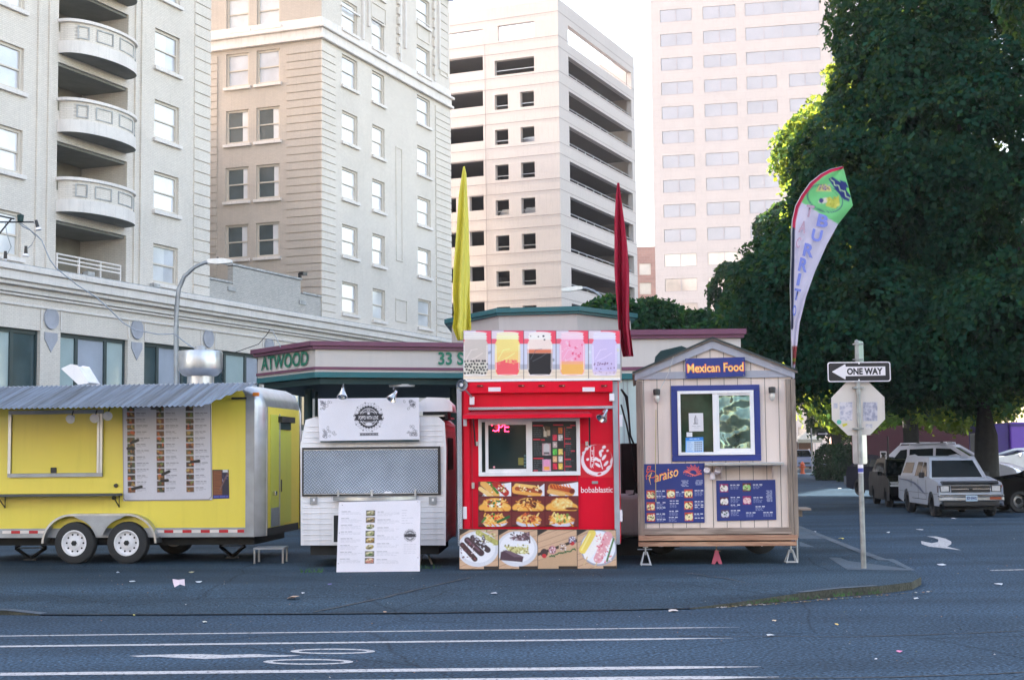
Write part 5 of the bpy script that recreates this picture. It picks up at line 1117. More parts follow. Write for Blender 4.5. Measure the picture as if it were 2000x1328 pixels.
# jar banner
J0, J1 = 905.5, 1211.5; cv = Canvas(J0, 645.5, J1, 741, (205, 200, 212), .95); rg = random.Random(41); cw = (J1-J0)/5
xs = [905.5, 960, 1023, 1086, 1149, 1211.5]
jar = [((198, 186, 180), (206, 198, 190), 'b'), ((240, 214, 130), (238, 90, 100), 'y'), ((236, 214, 206), (22, 24, 34), 'k'), ((238, 160, 190), (244, 176, 92), 'p'), ((198, 182, 222), (190, 172, 218), 'v')]
for i in range(5):
    X0, X1 = xs[i], xs[i+1]; cv.clip = (X0, 646, X1, 741); cx_ = (X0+X1)/2 if i else 929; 
    cv.rect(X0, 646, X1, 741, (200, 202, 222)); cv.rect(X0+24, 646, X1, 672, (232, 72, 98)); cv.rect(X0, 662, X0+24, 672, (222, 90, 112)); cv.rect(X0, 646, X0+24, 662, (216, 200, 214))
    for _ in range(7): cv.ell(rg.uniform(X0, X1), rg.uniform(680, 705), 3, 2.5, [(120, 140, 110), (225, 215, 130), (110, 120, 150), (220, 225, 235)][rg.randrange(4)], al=.7, soft=3)
    cv.rect(X0, 712, X1, 722, (170, 172, 190)); cv.rect(X0, 722, X1, 741, (226, 210, 190)); cv.line([(X0, 727), (X1, 728)], .5, (200, 180, 160)); cv.line([(X0, 736), (X1, 735)], .5, (196, 178, 160))
    c1, c2, ty = jar[i]; hw = 24.5
    sh_ = [(cx_-hw*.8, 662), (cx_-hw*.98, 672), (cx_-hw, 680), (cx_-hw, 718), (cx_-hw*.93, 728), (cx_-hw*.78, 734), (cx_+hw*.78, 734), (cx_+hw*.93, 728), (cx_+hw, 718), (cx_+hw, 680), (cx_+hw*.98, 672), (cx_+hw*.8, 662)]
    glass = tuple(int(v*.55+240*.45) for v in c1)
    cv.poly([(cx_-21, 651), (cx_+21, 651), (cx_+21, 664), (cx_-21, 664)], glass); cv.poly(sh_, c1); cv.ell(cx_, 651.5, 20.5, 3, (236, 228, 234)); cv.ell(cx_, 651.5, 19, 2, glass); cv.rect(cx_-22.5, 657, cx_+22.5, 659, tuple(min(255, v+12) for v in glass)); cv.rect(cx_-22.5, 661.5, cx_+22.5, 663, tuple(min(255, v+12) for v in glass))
    low = lambda y: [(cx_-hw*.97, y), (cx_-hw*.97, 718), (cx_-hw*.9, 727), (cx_-hw*.75, 733), (cx_+hw*.75, 733), (cx_+hw*.9, 727), (cx_+hw*.97, 718), (cx_+hw*.97, y)]
    if ty == 'b':
        cv.poly(low(708), (205, 200, 188))
        for q in range(5):
            for p in range(8): cv.ell(cx_-20+p*5.6+(q % 2)*2.8+rg.uniform(-1, 1), 706+q*5.6+rg.uniform(-1.3, 1.3), 2.1, 2.0, (24, 24, 34))
    if ty == 'y': cv.poly(low(708), c2); cv.poly([(cx_-24, 690), (cx_+24, 686), (cx_+24, 708), (cx_-24, 706)], (242, 196, 118), al=.7, soft=4); cv.speck(rg, 14, cx_-18, 704, cx_+20, 711, (2, 4), [(240, 120, 110), (238, 90, 100), (242, 170, 120)])
    if ty == 'k': cv.poly(low(690), c2); cv.rect(cx_-24, 683, cx_+24, 690, (214, 116, 84), soft=3); cv.ell(cx_-3, 658, 1.5, 1.3, (40, 40, 60)); cv.ell(cx_+7, 657, 2.2, 1.8, (30, 30, 50)); cv.ell(cx_+9, 664, 1.8, 1.5, (30, 30, 50)); cv.ell(cx_-18, 657, 1.2, 1, (40, 40, 60))
    if ty == 'p': cv.poly(low(711), c2); cv.speck(rg, 26, cx_-20, 668, cx_+21, 710, (1, 3), [(226, 90, 130), (245, 190, 210), (232, 110, 145)]); cv.rect(cx_-23, 706, cx_+23, 712, (240, 165, 130), soft=3)
    if ty == 'v':
        for _ in range(30): cv.ell(cx_+rg.uniform(-21, 20), rg.uniform(709, 731), 1.3, 1.3, (120, 84, 130))
        cv.rect(cx_-22, 726, cx_+22, 732, (222, 200, 214), al=.6)
    hl = tuple(min(255, v+38) for v in (c1 if ty != 'k' else (60, 60, 70)))
    cv.line([(cx_-18, 702), (cx_-8, 684), (cx_+4, 682)], .5, hl, al=.8); cv.line([(cx_-14, 706), (cx_+2, 698), (cx_+14, 690)], .6, hl, al=.7); cv.line([(cx_-hw+2, 675), (cx_-hw+2.5, 722)], .8, (245, 240, 246), al=.6); cv.line([(cx_+hw-2, 675), (cx_+hw-2.5, 722)], .8, (245, 240, 246), al=.5); cv.ell(cx_, 733, 17, 1.2, (240, 232, 236), ring=.3)
    cv.clip = None; cv.rect(X0-.55, 646, X0+.55, 741, (60, 45, 62))
cv.rect(J0, 645.5, J1, 646.6, (120, 90, 120)); cv.rect(J1-1, 646, J1, 741, (90, 80, 90)); cv.grain(.015)
q_ = [F(905.5, 646), F(1211, 646), F(1211.5, 740.5), F(905, 741.5)]
b = MB(); b.prism(q_[::-1], -.085, -.045, m_alu); b.box(q_[0][0]+.3, q_[0][0]+.34, -.04, 0, zt, zt+.6, m_alud); b.box(q_[1][0]-.34, q_[1][0]-.3, -.04, 0, zt, zt+.6, m_alud); o = b.build('jar_banner', rt_); cv.build('banner_print', o, q_, -.0865)
# dessert board standing on the ground in front
DL = (*at(1050, 1112, 21.2)[:2], .1); dt = thing('dessert_board', 'wide four photo dessert dipper board standing under the red cart front', 'sign board', DL, 0); G_ = Front(DL, 0)
xs = [897.5, 974, 1050.5, 1127.5, 1204.5]; cv = Canvas(897.5, 1033, 1204.5, 1112.5, (28, 26, 30), .95); rg = random.Random(51)
WD = (196, 160, 132)
for i in range(4):
    X0, X1 = xs[i]+.6, xs[i+1]-.6; cv.clip = (X0, 1034, X1, 1111); cx_ = (X0+X1)/2
    cv.rect(X0, 1033, X1, 1112, WD)
    for k in range(-4, 9): cv.cap(X0-20, 1040+k*12+26, X1+20, 1040+k*12-14, .5, (150, 118, 96))
    for k in range(26): x, y = rg.uniform(X0, X1), rg.uniform(1034, 1111); cv.cap(x, y, x+14, y-6, .4, (176, 140, 112), al=.6)
    cv.poly([(X0, 1033), (X0+22, 1033), (X0, 1046)], (40, 32, 34)); 
    if i < 2: cv.ell(cx_-2, 1072, 40, 35, (205, 206, 216)); cv.ell(cx_-2, 1070, 34, 29, (225, 224, 232))
    if i == 0:
        cv.cap(X0+36, 1040, X0+72, 1060, 5, (170, 165, 95)); cv.speck(rg, 46, X0+32, 1035, X0+76, 1064, (1, 2), [(190, 185, 120), (140, 135, 70), (205, 200, 150)])
        cv.cap(X0+26, 1050, X0+55, 1074, 5.6, (60, 45, 52)); cv.speck(rg, 46, X0+22, 1046, X0+52, 1074, (1.2, 2.6), [(215, 215, 225), (60, 45, 55), (180, 178, 195), (90, 75, 85)])
        cv.cap(X0+15, 1055, X0+42, 1080, 6.2, (62, 40, 50)); cv.cap(X0+14, 1053, X0+38, 1075, 1.6, (104, 76, 90)); cv.cap(X0+5, 1064, X0+30, 1092, 5, (66, 42, 46)); cv.speck(rg, 34, X0+2, 1062, X0+34, 1094, (.8, 1.8), [(150, 70, 80), (200, 180, 190), (50, 35, 40), (110, 60, 70)])
    if i == 1:
        cv.poly([(X0+20, 1050), (X0+60, 1038), (X0+62, 1060), (X0+50, 1066)], (95, 70, 80)); cv.speck(rg, 50, X0+22, 1040, X0+60, 1056, (1, 2), [(200, 200, 210), (60, 45, 55), (150, 120, 135)])
        cv.poly([(X0+14, 1056), (X0+58, 1056), (X0+60, 1068), (X0+20, 1068)], (225, 224, 232)); cv.poly([(X0+10, 1066), (X0+58, 1070), (X0+52, 1082), (X0+22, 1080)], (196, 190, 130)); cv.speck(rg, 60, X0+12, 1064, X0+58, 1082, (1, 2.2), [(215, 210, 160), (170, 160, 90), (120, 110, 60), (230, 228, 200)])
        cv.poly([(X0+4, 1078), (X0+14, 1074), (X0+48, 1088), (X0+46, 1098), (X0+2, 1094)], (74, 52, 66)); cv.poly([(X0+8, 1075), (X0+22, 1076), (X0+50, 1088), (X0+30, 1088)], (104, 82, 98))
    if i == 2:
        cv.poly([(X0, 1080), (X1, 1052), (X1, 1058), (X0, 1086)], (54, 44, 40)); cv.poly([(X0, 1096), (X1, 1066), (X1, 1112), (X0, 1112)], (186, 152, 122))
        for k, (x, y, c1) in enumerate(((X0+12, 1080, (62, 44, 48)), (X0+28, 1074, (190, 130, 140)), (X0+48, 1068, (190, 160, 140)), (X0+67, 1055, (120, 105, 130)))):
            cv.ell(x, y, 7.4, 8.4, c1); cv.ell(x, y+6, 4.5, 4, (190, 40, 50)) if k in (0, 3) else None
            cv.speck(rg, 0 if k == 0 else 24, x-6, y-7, x+6, y+6, (.8, 1.8), [(225, 220, 230), (80, 45, 55), c1])
        for k in range(14): x = X0+24+k*3.7; cv.ell(x, 1092-(x-X0)*.27+rg.uniform(-1, 3), 3, 1.4, (48, 92, 50), ang=rg.uniform(-60, 60))
    if i == 3:
        cv.ell(cx_+4, 1070, 36, 36, (150, 152, 168)); cv.ell(cx_+3, 1069, 33, 33, (222, 222, 232)); cv.cap(X0+29, 1041, X0+11, 1074, 7.6, (228, 200, 96)); cv.cap(X0+25, 1042, X0+8, 1074, 1.4, (244, 222, 140)); cv.cap(X0+44, 1048, X0+20, 1086, 7.6, (232, 226, 226))
        cv.cap(X0+60, 1046, X0+40, 1092, 8.6, (214, 150, 160)); cv.speck(rg, 80, X0+34, 1042, X0+66, 1100, (1, 2.2), [(235, 215, 215), (205, 90, 110), (225, 160, 170)]); cv.cap(X0+71, 1052, X0+57, 1096, 1.8, (70, 110, 60)); cv.cap(X0+19, 1088, X0+12, 1104, 1, (200, 170, 130)); cv.cap(X0+38, 1098, X0+33, 1110, 1, (200, 170, 130))
    wlen = (28, 36, 36, 26)[i]; cv.rect(X1-wlen, 1106, X1, 1111, (22, 22, 26)); cv.clip = None
cv.grain(.025)
q_ = [G_(897, 1033), G_(1204, 1034), G_(1205, 1111), G_(897, 1112)]
ln = lambda X, Z: Z*.10
b = MB(); V = [(p[0], p[1]*.10+dy, p[1]) for dy in (0, .02) for p in (q_[3], q_[2], q_[1], q_[0])]; b.add(V, [(0, 1, 2, 3), (7, 6, 5, 4), (0, 4, 5, 1), (1, 5, 6, 2), (2, 6, 7, 3), (3, 7, 4, 0)], m_ink); b.build('board', dt); cv.build('photo_print', dt, q_, lambda X, Z: Z*.10-.0015)
for s_, a, c2 in (('Banana Dippers', 947, 972), ('Cheesecake Dippers', 1016, 1049), ('Strawberry Dippers', 1093, 1126), ('Corn Dippers', 1180, 1203)):
    o = ctext(s_, dt, m_wht, G_, a, 1106.8, c2, 1110.4, G_(0, 1108)[1]*.10-.006)
# ------------------------------------------------------------------ tan wooden cart
ML = (*at(1400, 900, 21.8)[:2], .1); myaw = R_(-5)
mt_ = thing('taco_cart', 'tan wooden gabled food cart with blue framed window and Mexican Food sign', 'food cart', ML, myaw, 'food carts along the lot'); F = Front(ML, myaw)
m_tan = M('tan painted plywood', (.73, .61, .55), .7, var=.06, scale=1.4, streak=.10, bump=.15, bscale=30)
m_seam = M('panel groove', (.14, .12, .10), .8); m_lav = M('grey lavender trim', (.36, .36, .42), .6, var=.08, streak=.1); m_navy = plain('navy blue board', (36, 52, 124), .45, var=.06); m_shin = M('dark shingle', (.045, .055, .055), .85, var=.3, scale=9, bump=.4)
def wood(key, c, c2):
    m = M(key, c, .7, var=.25, scale=2); N = m.node_tree.nodes; L = m.node_tree.links; b = N['Principled BSDF']; tc = N.new('ShaderNodeTexCoord'); mp = N.new('ShaderNodeMapping'); L.new(tc.outputs['Object'], mp.inputs[0]); mp.inputs['Scale'].default_value = (.8, 4, 10)
    w = N.new('ShaderNodeTexNoise'); w.inputs['Scale'].default_value = 1.6; w.inputs['Detail'].default_value = 8; w.inputs['Distortion'].default_value = 1.4; L.new(mp.outputs[0], w.inputs[0])
    cr_ = N.new('ShaderNodeValToRGB'); cr_.color_ramp.elements[0].position = .38; cr_.color_ramp.elements[0].color = (*c2, 1); cr_.color_ramp.elements[1].position = .62; cr_.color_ramp.elements[1].color = (*c, 1); L.new(w.outputs['Fac'], cr_.inputs[0]); L.new(cr_.outputs[0], b.inputs['Base Color'])
    bp = N.new('ShaderNodeBump'); bp.inputs['Strength'].default_value = .3; bp.inputs['Distance'].default_value = .01; L.new(w.outputs['Fac'], bp.inputs['Height']); L.new(bp.outputs[0], b.inputs['Normal']); return m
m_wg = wood('weathered grey lumber', (.36, .29, .25), (.20, .155, .13)); m_wo = wood('warm stained lumber', (.50, .29, .19), (.32, .16, .10))
m_wv = wood('upright lumber', (.30, .24, .20), (.19, .15, .125)); m_wv.node_tree.nodes['Mapping'].inputs['Scale'].default_value = (10, 4, .8)
xl, ze = F(1244, 742); xr = F(1545, 742)[0]; zf = F(1400, 1030)[1]; xp, zp = F(1391, 672); zer = F(1545, 727)[1]; zel = F(1244, 742)[1]; zh = (zer+zel)/2; D_ = 3.6
b = MB(); b.prism([(xl, zf), (xr, zf), (xr, zh), (xp, zp), (xl, zh)], 0, D_, m_tan); b.build('body', mt_)
b = MB(); x = xl+.10
while x < xr-.05:
    zt = zh+(zp-zh)*(1-abs(x-xp)/((xr-xp) if x > xp else (xp-xl)))-.03; b.box(x-.004, x+.004, -.0035, -.0005, zf, max(zh, zt), m_seam); x += .2032
b.build('groove', mt_)
# trim bands, gable fascia, roof
b = MB(); a, c_ = F(1243, 741), F(1549, 729); b.prism([F(1243, 741), F(1549, 736), F(1549, 723), F(1243, 728)], -.03, -.004, m_lav); b.build('trim_band', mt_, bevel=.003)
k = MB()
for s in (-1, 1):
    ex = (xl-.03 if s < 0 else xr+.05); ez = (zh+.0); px_, pz_ = xp, zp+.045
    k.prism([(ex, ez-.05), (px_, pz_-.11), (px_, pz_), (ex, ez+.05)] if s < 0 else [(px_, pz_-.11), (ex, ez-.05), (ex, ez+.05), (px_, pz_)], -.055, -.031, m_lav)
k.build('gable_fascia', mt_, bevel=.003)
k = MB()
for s in (-1, 1):
    ex = (xl-.07 if s < 0 else xr+.09); ez = zh+.03
    A = [(ex, ez), (xp, zp+.055), (xp, zp+.075), (ex, ez+.02)]; k.prism(A if s < 0 else A[::-1], -.09, D_+.1, plain('yellow roof edge', (150, 140, 90), .6) if 0 else m_wg)
    A = [(ex-.01*(-s)*-1, ez+.0205), (xp, zp+.0755), (xp, zp+.105), (ex, ez+.045)]; k.prism(A if s < 0 else A[::-1], -.11, D_+.12, m_shin)
k.build('roof', mt_)
k = MB(); p = [F(1281, 712, .9), F(1283, 700, .9), F(1292, 690, .9), F(1330, 681, .9), F(1340, 685, .9), F(1336, 694, .9)]; k.prism(p[::-1], .7, 1.5, m_dteal); k.build('roof_vent', mt_, bevel=.03, seg=3)
# uprights and beams
for a, c_, d_ in ((1244, 1257, .09), (1537, 1546, .09), (1547, 1556, .05)): k = MB(); x0, x1 = F(a, 880)[0], F(c_, 880)[0]; k.box(x0, x1, -.04, d_, F(1400, 1050)[1], zh-.06, m_wv); k.build('upright', mt_, bevel=.004)
k = MB(); k.box(xr+.001, xr+.03, .06, D_, zf, zh, m_wv); k.build('side_board', mt_)
for (a, c_, t0, t1, y0, m) in ((1258, 1546, 1029.5, 1044, -.05, m_wg), (1247, 1558, 1044.5, 1056, -.13, m_wo), (1247, 1556, 1057, 1067, -.11, m_wo)):
    k = MB(); p0, p1 = F(a, t1, y0), F(c_, t0, y0); k.box(p0[0], p1[0], y0, y0+.09 if t0 != 1044.5 else -.01, p0[1]+.0, p1[1]-.0, m); k.build('floor_beam', mt_, bevel=.006)
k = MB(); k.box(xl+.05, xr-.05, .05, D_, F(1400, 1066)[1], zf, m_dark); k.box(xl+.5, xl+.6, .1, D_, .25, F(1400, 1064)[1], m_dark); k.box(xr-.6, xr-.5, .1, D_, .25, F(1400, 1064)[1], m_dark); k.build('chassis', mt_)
for x in (xl+.35, xr-.35): wheel(mt_, x, 2.2, .3, .3, .2, .17, holes=0)
k = MB(); p = F(1565, 992, .5); k.box(xr+.03, xr+.26, .1, .8, p[1]-.02, p[1]+.01, m_wg); k.box(xr+.03, xr+.15, .3, .36, p[1]-.12, p[1]-.021, m_wg); k.build('side_shelf', mt_)
# sign
q_ = [F(1338, 701), F(1454, 698), F(1455, 735), F(1339, 740)]; k = MB(); k.prism(q_[::-1], -.075, -.057, m_navy); o = k.build('name_sign', mt_)
m_or = plain('orange lettering', (242, 108, 74), .5); m_ye = plain('yellow lettering', (248, 206, 120), .5)
ctext('Mexican Food', o, m_or, F, 1341.5, 709, 1452.5, 729.5, -.0765, bold=.045, ang=R_(.9)); ctext('Mexican Food', o, m_ye, F, 1343, 710.5, 1451, 728.2, -.0785, bold=.012, ang=R_(.9))
for p in ((1341, 737), (1398, 736.5), (1452, 733), (1341, 704), (1452, 701)): k = MB(); q = F(*p); k.lathe([(.008, 0), (.006, .004), (0, .004)], m_chrome, c=(q[0], -.0755, q[1]), n=8, T=RX90); k.build('screw', o)
# window with blue surround
W0, W1 = F(1313, 901), F(1483, 751); G0, G1 = F(1325, 889), F(1471, 762)
k = MB(); k.box(W0[0], W1[0], -.035, -.004, W0[1], G0[1]-.002, m_navy); k.box(W0[0], W1[0], -.035, -.004, G1[1]+.002, W1[1], m_navy); k.box(W0[0], G0[0]-.002, -.035, -.004, G0[1], G1[1], m_navy); k.box(G1[0]+.002, W1[0], -.035, -.004, G0[1], G1[1], m_navy); k.build('blue_surround', mt_, bevel=.004)
t = .045; k = MB(); xm = F(1398, 880)[0]
k.box(G0[0], G1[0], -.06, -.004, G0[1], G0[1]+t, m_white); k.box(G0[0], G1[0], -.06, -.004, G1[1]-t, G1[1], m_white); k.box(G0[0], G0[0]+t, -.06, -.004, G0[1]+t, G1[1]-t, m_white); k.box(G1[0]-t*1.3, G1[0], -.06, -.004, G0[1]+t, G1[1]-t, m_white); k.box(xm-.035, xm+.035, -.05, -.004, G0[1]+t, G1[1]-t, m_white); o = k.build('serving_window', mt_, bevel=.004)
k = MB(); k.box(xm+.035, xm+.06, -.04, -.008, G0[1]+t, G1[1]-t, m_white); k.box(xm+.06, G1[0]-t*1.3, -.04, -.008, G0[1]+t, G0[1]+t+.05, m_white); k.box(xm+.06, G1[0]-t*1.3, -.04, -.008, G1[1]-t-.03, G1[1]-t, m_white); k.build('sliding_sash', o)
m_mg = M('reflecting window glass', (.012, .035, .022), .05, var=.8, scale=2.5, spec=.22); m_mg2 = M('film backed window glass', (.16, .24, .19), .05, metal=.55, var=.8, scale=2.4, coat=1.0)
N_ = m_mg2.node_tree.nodes; L_ = m_mg2.node_tree.links; tc = N_.new('ShaderNodeTexCoord'); nz_ = N_.new('ShaderNodeTexNoise'); nz_.inputs['Scale'].default_value = 2.6; nz_.inputs['Detail'].default_value = 1.5; L_.new(tc.outputs['Object'], nz_.inputs[0]); bp = N_.new('ShaderNodeBump'); bp.inputs['Strength'].default_value = 1.0; bp.inputs['Distance'].default_value = .35; L_.new(nz_.outputs[0], bp.inputs['Height']); L_.new(bp.outputs[0], N_['Principled BSDF'].inputs['Normal'])
k = MB(); k.box(G0[0]+t, xm-.035, -.012, -.008, G0[1]+t, G1[1]-t, m_mg); k.build('pane', o); k = MB(); k.box(xm+.06, G1[0]-t*1.3, -.012, -.0085, G0[1]+t+.05, G1[1]-t-.03, m_mg2); k.build('pane', o)
rg = random.Random(61)
cv = Canvas(1345, 807, 1374, 842, (214, 211, 216), .9); cv.poly([(1357, 827), (1358, 817), (1361, 813), (1364, 820), (1363, 827)], (185, 182, 190)); cv.line([(1357, 826), (1357, 818), (1359, 812)], .8, (70, 66, 70)); cv.rect(1354, 826.5, 1363, 828, (90, 85, 88)); cv.bars(rg, 1351, 1368, 832, (130, 128, 135), h=1); cv.bars(rg, 1356, 1364, 835, (150, 148, 155), h=.8)
cv.build('paper_notice', o, [F(1345, 807), F(1373, 806.5), F(1374, 842), F(1346, 842.5)], -.014)
cv = Canvas(1338, 854, 1374, 883, (90, 160, 225), .9); cv.rect(1340, 861, 1373, 881, (185, 205, 225)); cv.rect(1338, 854, 1374, 859.5, (40, 120, 205)); cv.bars(rg, 1346, 1366, 857, (220, 235, 245), h=1.6)
for j in range(5): cv.bars(rg, 1341, 1352, 863.5+j*4, (50, 120, 200), h=1.4)
for j in range(5):
    for q in range(4): cv.rect(1356+q*4, 862.5+j*4, 1358.6+q*4, 864.6+j*4, (40, 50, 90))
cv.build('price_notice', o, [F(1339, 854.5), F(1373.5, 853.5), F(1374, 883), F(1339, 884)], -.0145)
k = MB(); p0, p1 = F(1341, 853), F(1352, 844); k.box(p0[0], p1[0], -.015, -.0125, p0[1], p1[1], m_board); k.build('card', o)
# shelf
p0, p1 = F(1377, 911, -.3), F(1531, 901, -.3); k = MB(); k.box(p0[0], p1[0], -.32, -.004, p0[1]+.01, p0[1]+.055, m_alu); o = k.build('shelf', mt_, bevel=.006)
for px in (1407, 1507): x = F(px, 880)[0]; k = MB(); k.prism([(-.27, p0[1]+.008), (-.006, p0[1]+.008), (-.006, p0[1]-.19), (-.03, p0[1]-.19)], x-.01, x+.01, m_tan, axis='x'); k.build('bracket', o)
# wall lights
for px, py in ((1282.5, 772), (1507, 768)):
    x, z = F(px, py); k = MB(); k.lathe([(0, .0), (.05, .0), (.055, .07), (.05, .09), (.0, .10)], m_blk, c=(x, -.09, z-.0), n=18); k.box(x-.03, x+.03, -.06, -.004, z, z+.06, m_blk); o = k.build('wall_light', mt_, smooth=40)
    k = MB(); k.lathe([(.035, 0), (.045, -.05), (.035, -.10), (.02, -.115), (0, -.12)], M('clear lamp glass', (.55, .53, .5), .1, spec=.8, coat=1), c=(x, -.09, z), n=16); k.build('glass_jar', o, smooth=50)
x, z = F(1391, 930); k = MB(); k.lathe([(.035, -.05), (.045, -.04), (.04, .06), (0, .065)], m_refl, c=(x, -.06, z), n=14)
k.build('floodlight_base', mt_, smooth=40)
for sx in (-1, 1): k = MB(); T = Matrix.Rotation(sx*.45, 4, 'Y') @ Matrix.Rotation(R_(65), 4, 'X'); k.lathe([(0, -.05), (.042, -.04), (.05, .05), (.045, .055), (0, .045)], m_refl, c=(x+sx*.075, -.10, z+.08), n=16, T=T); k.build('floodlight', mt_, smooth=40)
# wires
k = MB(); P = [F(1315, 697), F(1305, 730), F(1287, 765)]; k.tube([(p[0], -.10, p[1]) for p in P], .006, m_alu, n=5); P = [F(1281, 800), F(1280, 905), F(1281, 980)]; k.tube([(p[0], -.03, p[1]) for p in P], .006, plain('yellow cord', (190, 175, 120)), n=5); k.build('cord', mt_)
# menus
NV = (40, 56, 122); ORG = (240, 128, 84)
def bl(cv, rg, x, y, n, w=17, c=(188, 196, 226)):
    cv.bars(rg, x, x+w*.55, y, (232, 234, 245), h=1.5, al=.95, word=(3, 6)); cv.rect(x+w*.7, y-.8, x+w, y+.8, (236, 236, 242))
    for j in range(n): cv.bars(rg, x, x+w*rg.uniform(.7, 1.0), y+2.8+j*2.3, c, h=.9, al=.6, word=(2, 5))
def dish(cv, rg, x, y, s, base, top):
    cv.rect(x, y, x+s, y+s, base); cv.ell(x+s*.3, y+s*.55, s*.27, s*.36, top[0]); cv.ell(x+s*.7, y+s*.55, s*.27, s*.36, top[0]); cv.speck(rg, 12, x+2, y+3, x+s-2, y+s-3, (.9, 2.2), top)
cv = Canvas(1258, 905, 1376, 1021, NV, .8); rg = random.Random(71)
for k in range(13):
    a = math.pi*(1.04+.92*k/12); r0, r1 = 8, (17 if k % 2 else 14); cx_, cy_ = 1354, 925; cv.line([(cx_+r0*math.cos(a), cy_+r0*math.sin(a)*.9), (cx_+(r0+r1)*.52*math.cos(a+.06), cy_+(r0+r1)*.52*math.sin(a+.06)), (cx_+r1*math.cos(a), cy_+r1*math.sin(a))], .75, (238, 98, 88))
cv.line([(1336, 922), (1342, 921), (1350, 926), (1358, 929), (1365, 927), (1370, 925)], 1.1, (240, 120, 100))
for k in range(9): cv.ell(1336+k*4.2, 925+3.2*math.sin(k*.55)+k*.55, .7+k*.1, .7+k*.1, (236, 110, 96))
for (x, y), n in (((1336, 940), 5), ((1364, 940), 4)):
    for j in range(n): cv.bars(rg, x-6+rg.uniform(0, 3), x+9, y+j*2.6-1, (205, 210, 232), h=1.1, al=.75)
tp = [(232, 222, 170), (90, 110, 60), (60, 50, 40), (200, 60, 50), (240, 235, 215)]
for x, y in ((1262, 957), (1302, 956), (1336.5, 956), (1262, 980), (1336.5, 979), (1262, 1001), (1337, 1001)): dish(cv, rg, x, y, 16.5, (196, 74, 52), tp)
for x, y, n in ((1281, 958.5, 4), (1282, 981, 4), (1281, 1003, 4), (1320, 961, 3), (1308, 978, 0), (1308, 983, 3), (1307, 998, 3), (1306, 1010, 3), (1357, 958.5, 4), (1357, 980, 1), (1357, 986.5, 0), (1357, 990.5, 1), (1356, 1004, 1), (1357, 1012, 0)): bl(cv, rg, x, y, n)
for y in (969, 991, 1014): bl(cv, rg, 1282, y, 1)
q_ = [F(1258, 906), F(1375, 904), F(1376, 1020), F(1259.5, 1021.5)]; k = MB(); k.prism(q_[::-1], -.018, -.004, m_navy); o = k.build('menu_board', mt_); cv.build('menu_print', o, q_, -.0195)
text('El', o, m_or, (F(1262, 921)[0], F(1400, 921)[1], F(1273, 909)[0], F(1400, 909)[1]), -.021, shear=.5, bold=.005, ang=R_(6))
a = F(1273, 935); c2 = F(1331, 921); text('araiso', o, m_or, (F(1279, 941)[0], F(1400, 941)[1], F(1330, 922)[0]-.01, F(1400, 922)[1]+.0), -.021, shear=.45, bold=.012, ang=R_(15))
text('araiso', o, m_ye, (F(1280, 940)[0]+.005, F(1400, 940)[1]-.002, F(1330, 922)[0]-.015, F(1400, 922)[1]-.01), -.0225, shear=.45, bold=-.002, ang=R_(15))
k = MB(); pp = lambda L: [(F(*p)[0], -.0215, F(*p)[1]) for p in L]
k.tube(pp([(1263, 936), (1262, 930), (1266, 922), (1273, 919), (1280, 921), (1281, 927), (1277, 932), (1270, 933)]), .008, m_or, n=4); k.tube(pp([(1273, 922), (1268, 935), (1271, 946)]), [.006, .010, .004], m_ye, n=4); k.tube(pp([(1265, 930), (1272, 926)]), .005, m_ye, n=4); k.build('initial', o)
cv = Canvas(1399, 937, 1516, 1017, NV, .8); rg = random.Random(72); tp2 = [(232, 226, 222), (215, 205, 195), (120, 60, 80), (200, 190, 185), (90, 110, 80)]
for (x, y), t_, bs in (((1406, 944), tp2, (150, 40, 100)), ((1451, 943), [(150, 200, 120), (216, 200, 180), (120, 60, 60)], (100, 40, 50)), ((1406, 970), tp2, (90, 30, 50)), ((1451, 969), [(226, 190, 190), (200, 120, 130), (240, 220, 215)], (150, 36, 96)), ((1407, 995), [(205, 205, 215), (60, 90, 70), (180, 175, 200)], (80, 60, 90))): dish(cv, rg, x, y, 16.5, bs, t_)
for x, y, n in ((1427, 946.5, 3), (1472, 946.5, 3), (1427, 971, 4), (1427, 986, 1), (1472, 972, 4), (1427, 997, 4), (1476, 990, 3), (1457, 1002, 3), (1491, 1002, 3)): bl(cv, rg, x, y, n, 18)
for j in range(9): cv.bars(rg, 1497+rg.uniform(0, 3), 1509, 959+j*2.6, (205, 210, 232), h=1.1, al=.8)
q_ = [F(1398.5, 938), F(1514, 936.5), F(1516, 1014.5), F(1400.5, 1017)]; k = MB(); k.prism(q_[::-1], -.018, -.004, m_navy); o = k.build('menu_board', mt_); cv.build('menu_print', o, q_, -.0195)
# jack stands
def jstand(px, Y, h, m, lab, w0=.09):
    X = at(px, 1090, Y)[0]; t = thing('jack_stand', lab, 'jack stand', (X, Y, .1), 0, 'jack stands under the tan cart'); k = MB()
    for sx, sy in ((-1, -1), (1, -1), (-1, 1), (1, 1)): k.tube([(sx*w0, sy*w0, 0), (sx*.022, sy*.022, h*.72)], .011, m, n=4)
    for sy in (-1, 1): k.tube([(-w0, sy*w0, .012), (w0, sy*w0, .012)], .009, m, n=4)
    for sx in (-1, 1): k.tube([(sx*w0, -w0, .012), (sx*w0, w0, .012)], .009, m, n=4)
    k.build('frame', t); k = MB(); k.tube([(0, 0, h*.55), (0, 0, h-.01)], .013, m_alu, n=8); k.box(-.035, .035, -.035, .035, h-.012, h, m_alu); k.tube([(-.12, 0, h*.86), (.1, 0, h*.86)], .006, m_alu, n=5); k.build('screw_post', t)
jstand(1261, 21.8, F(1400, 1066)[1], plain('bare steel', (190, 192, 195), .4), 'silver jack stand under the left corner of the tan cart', .075); jstand(1545, 22.0, F(1400, 1066)[1], plain('bare steel', (190, 192, 195), .4), 'silver jack stand under the right corner of the tan cart', .085)
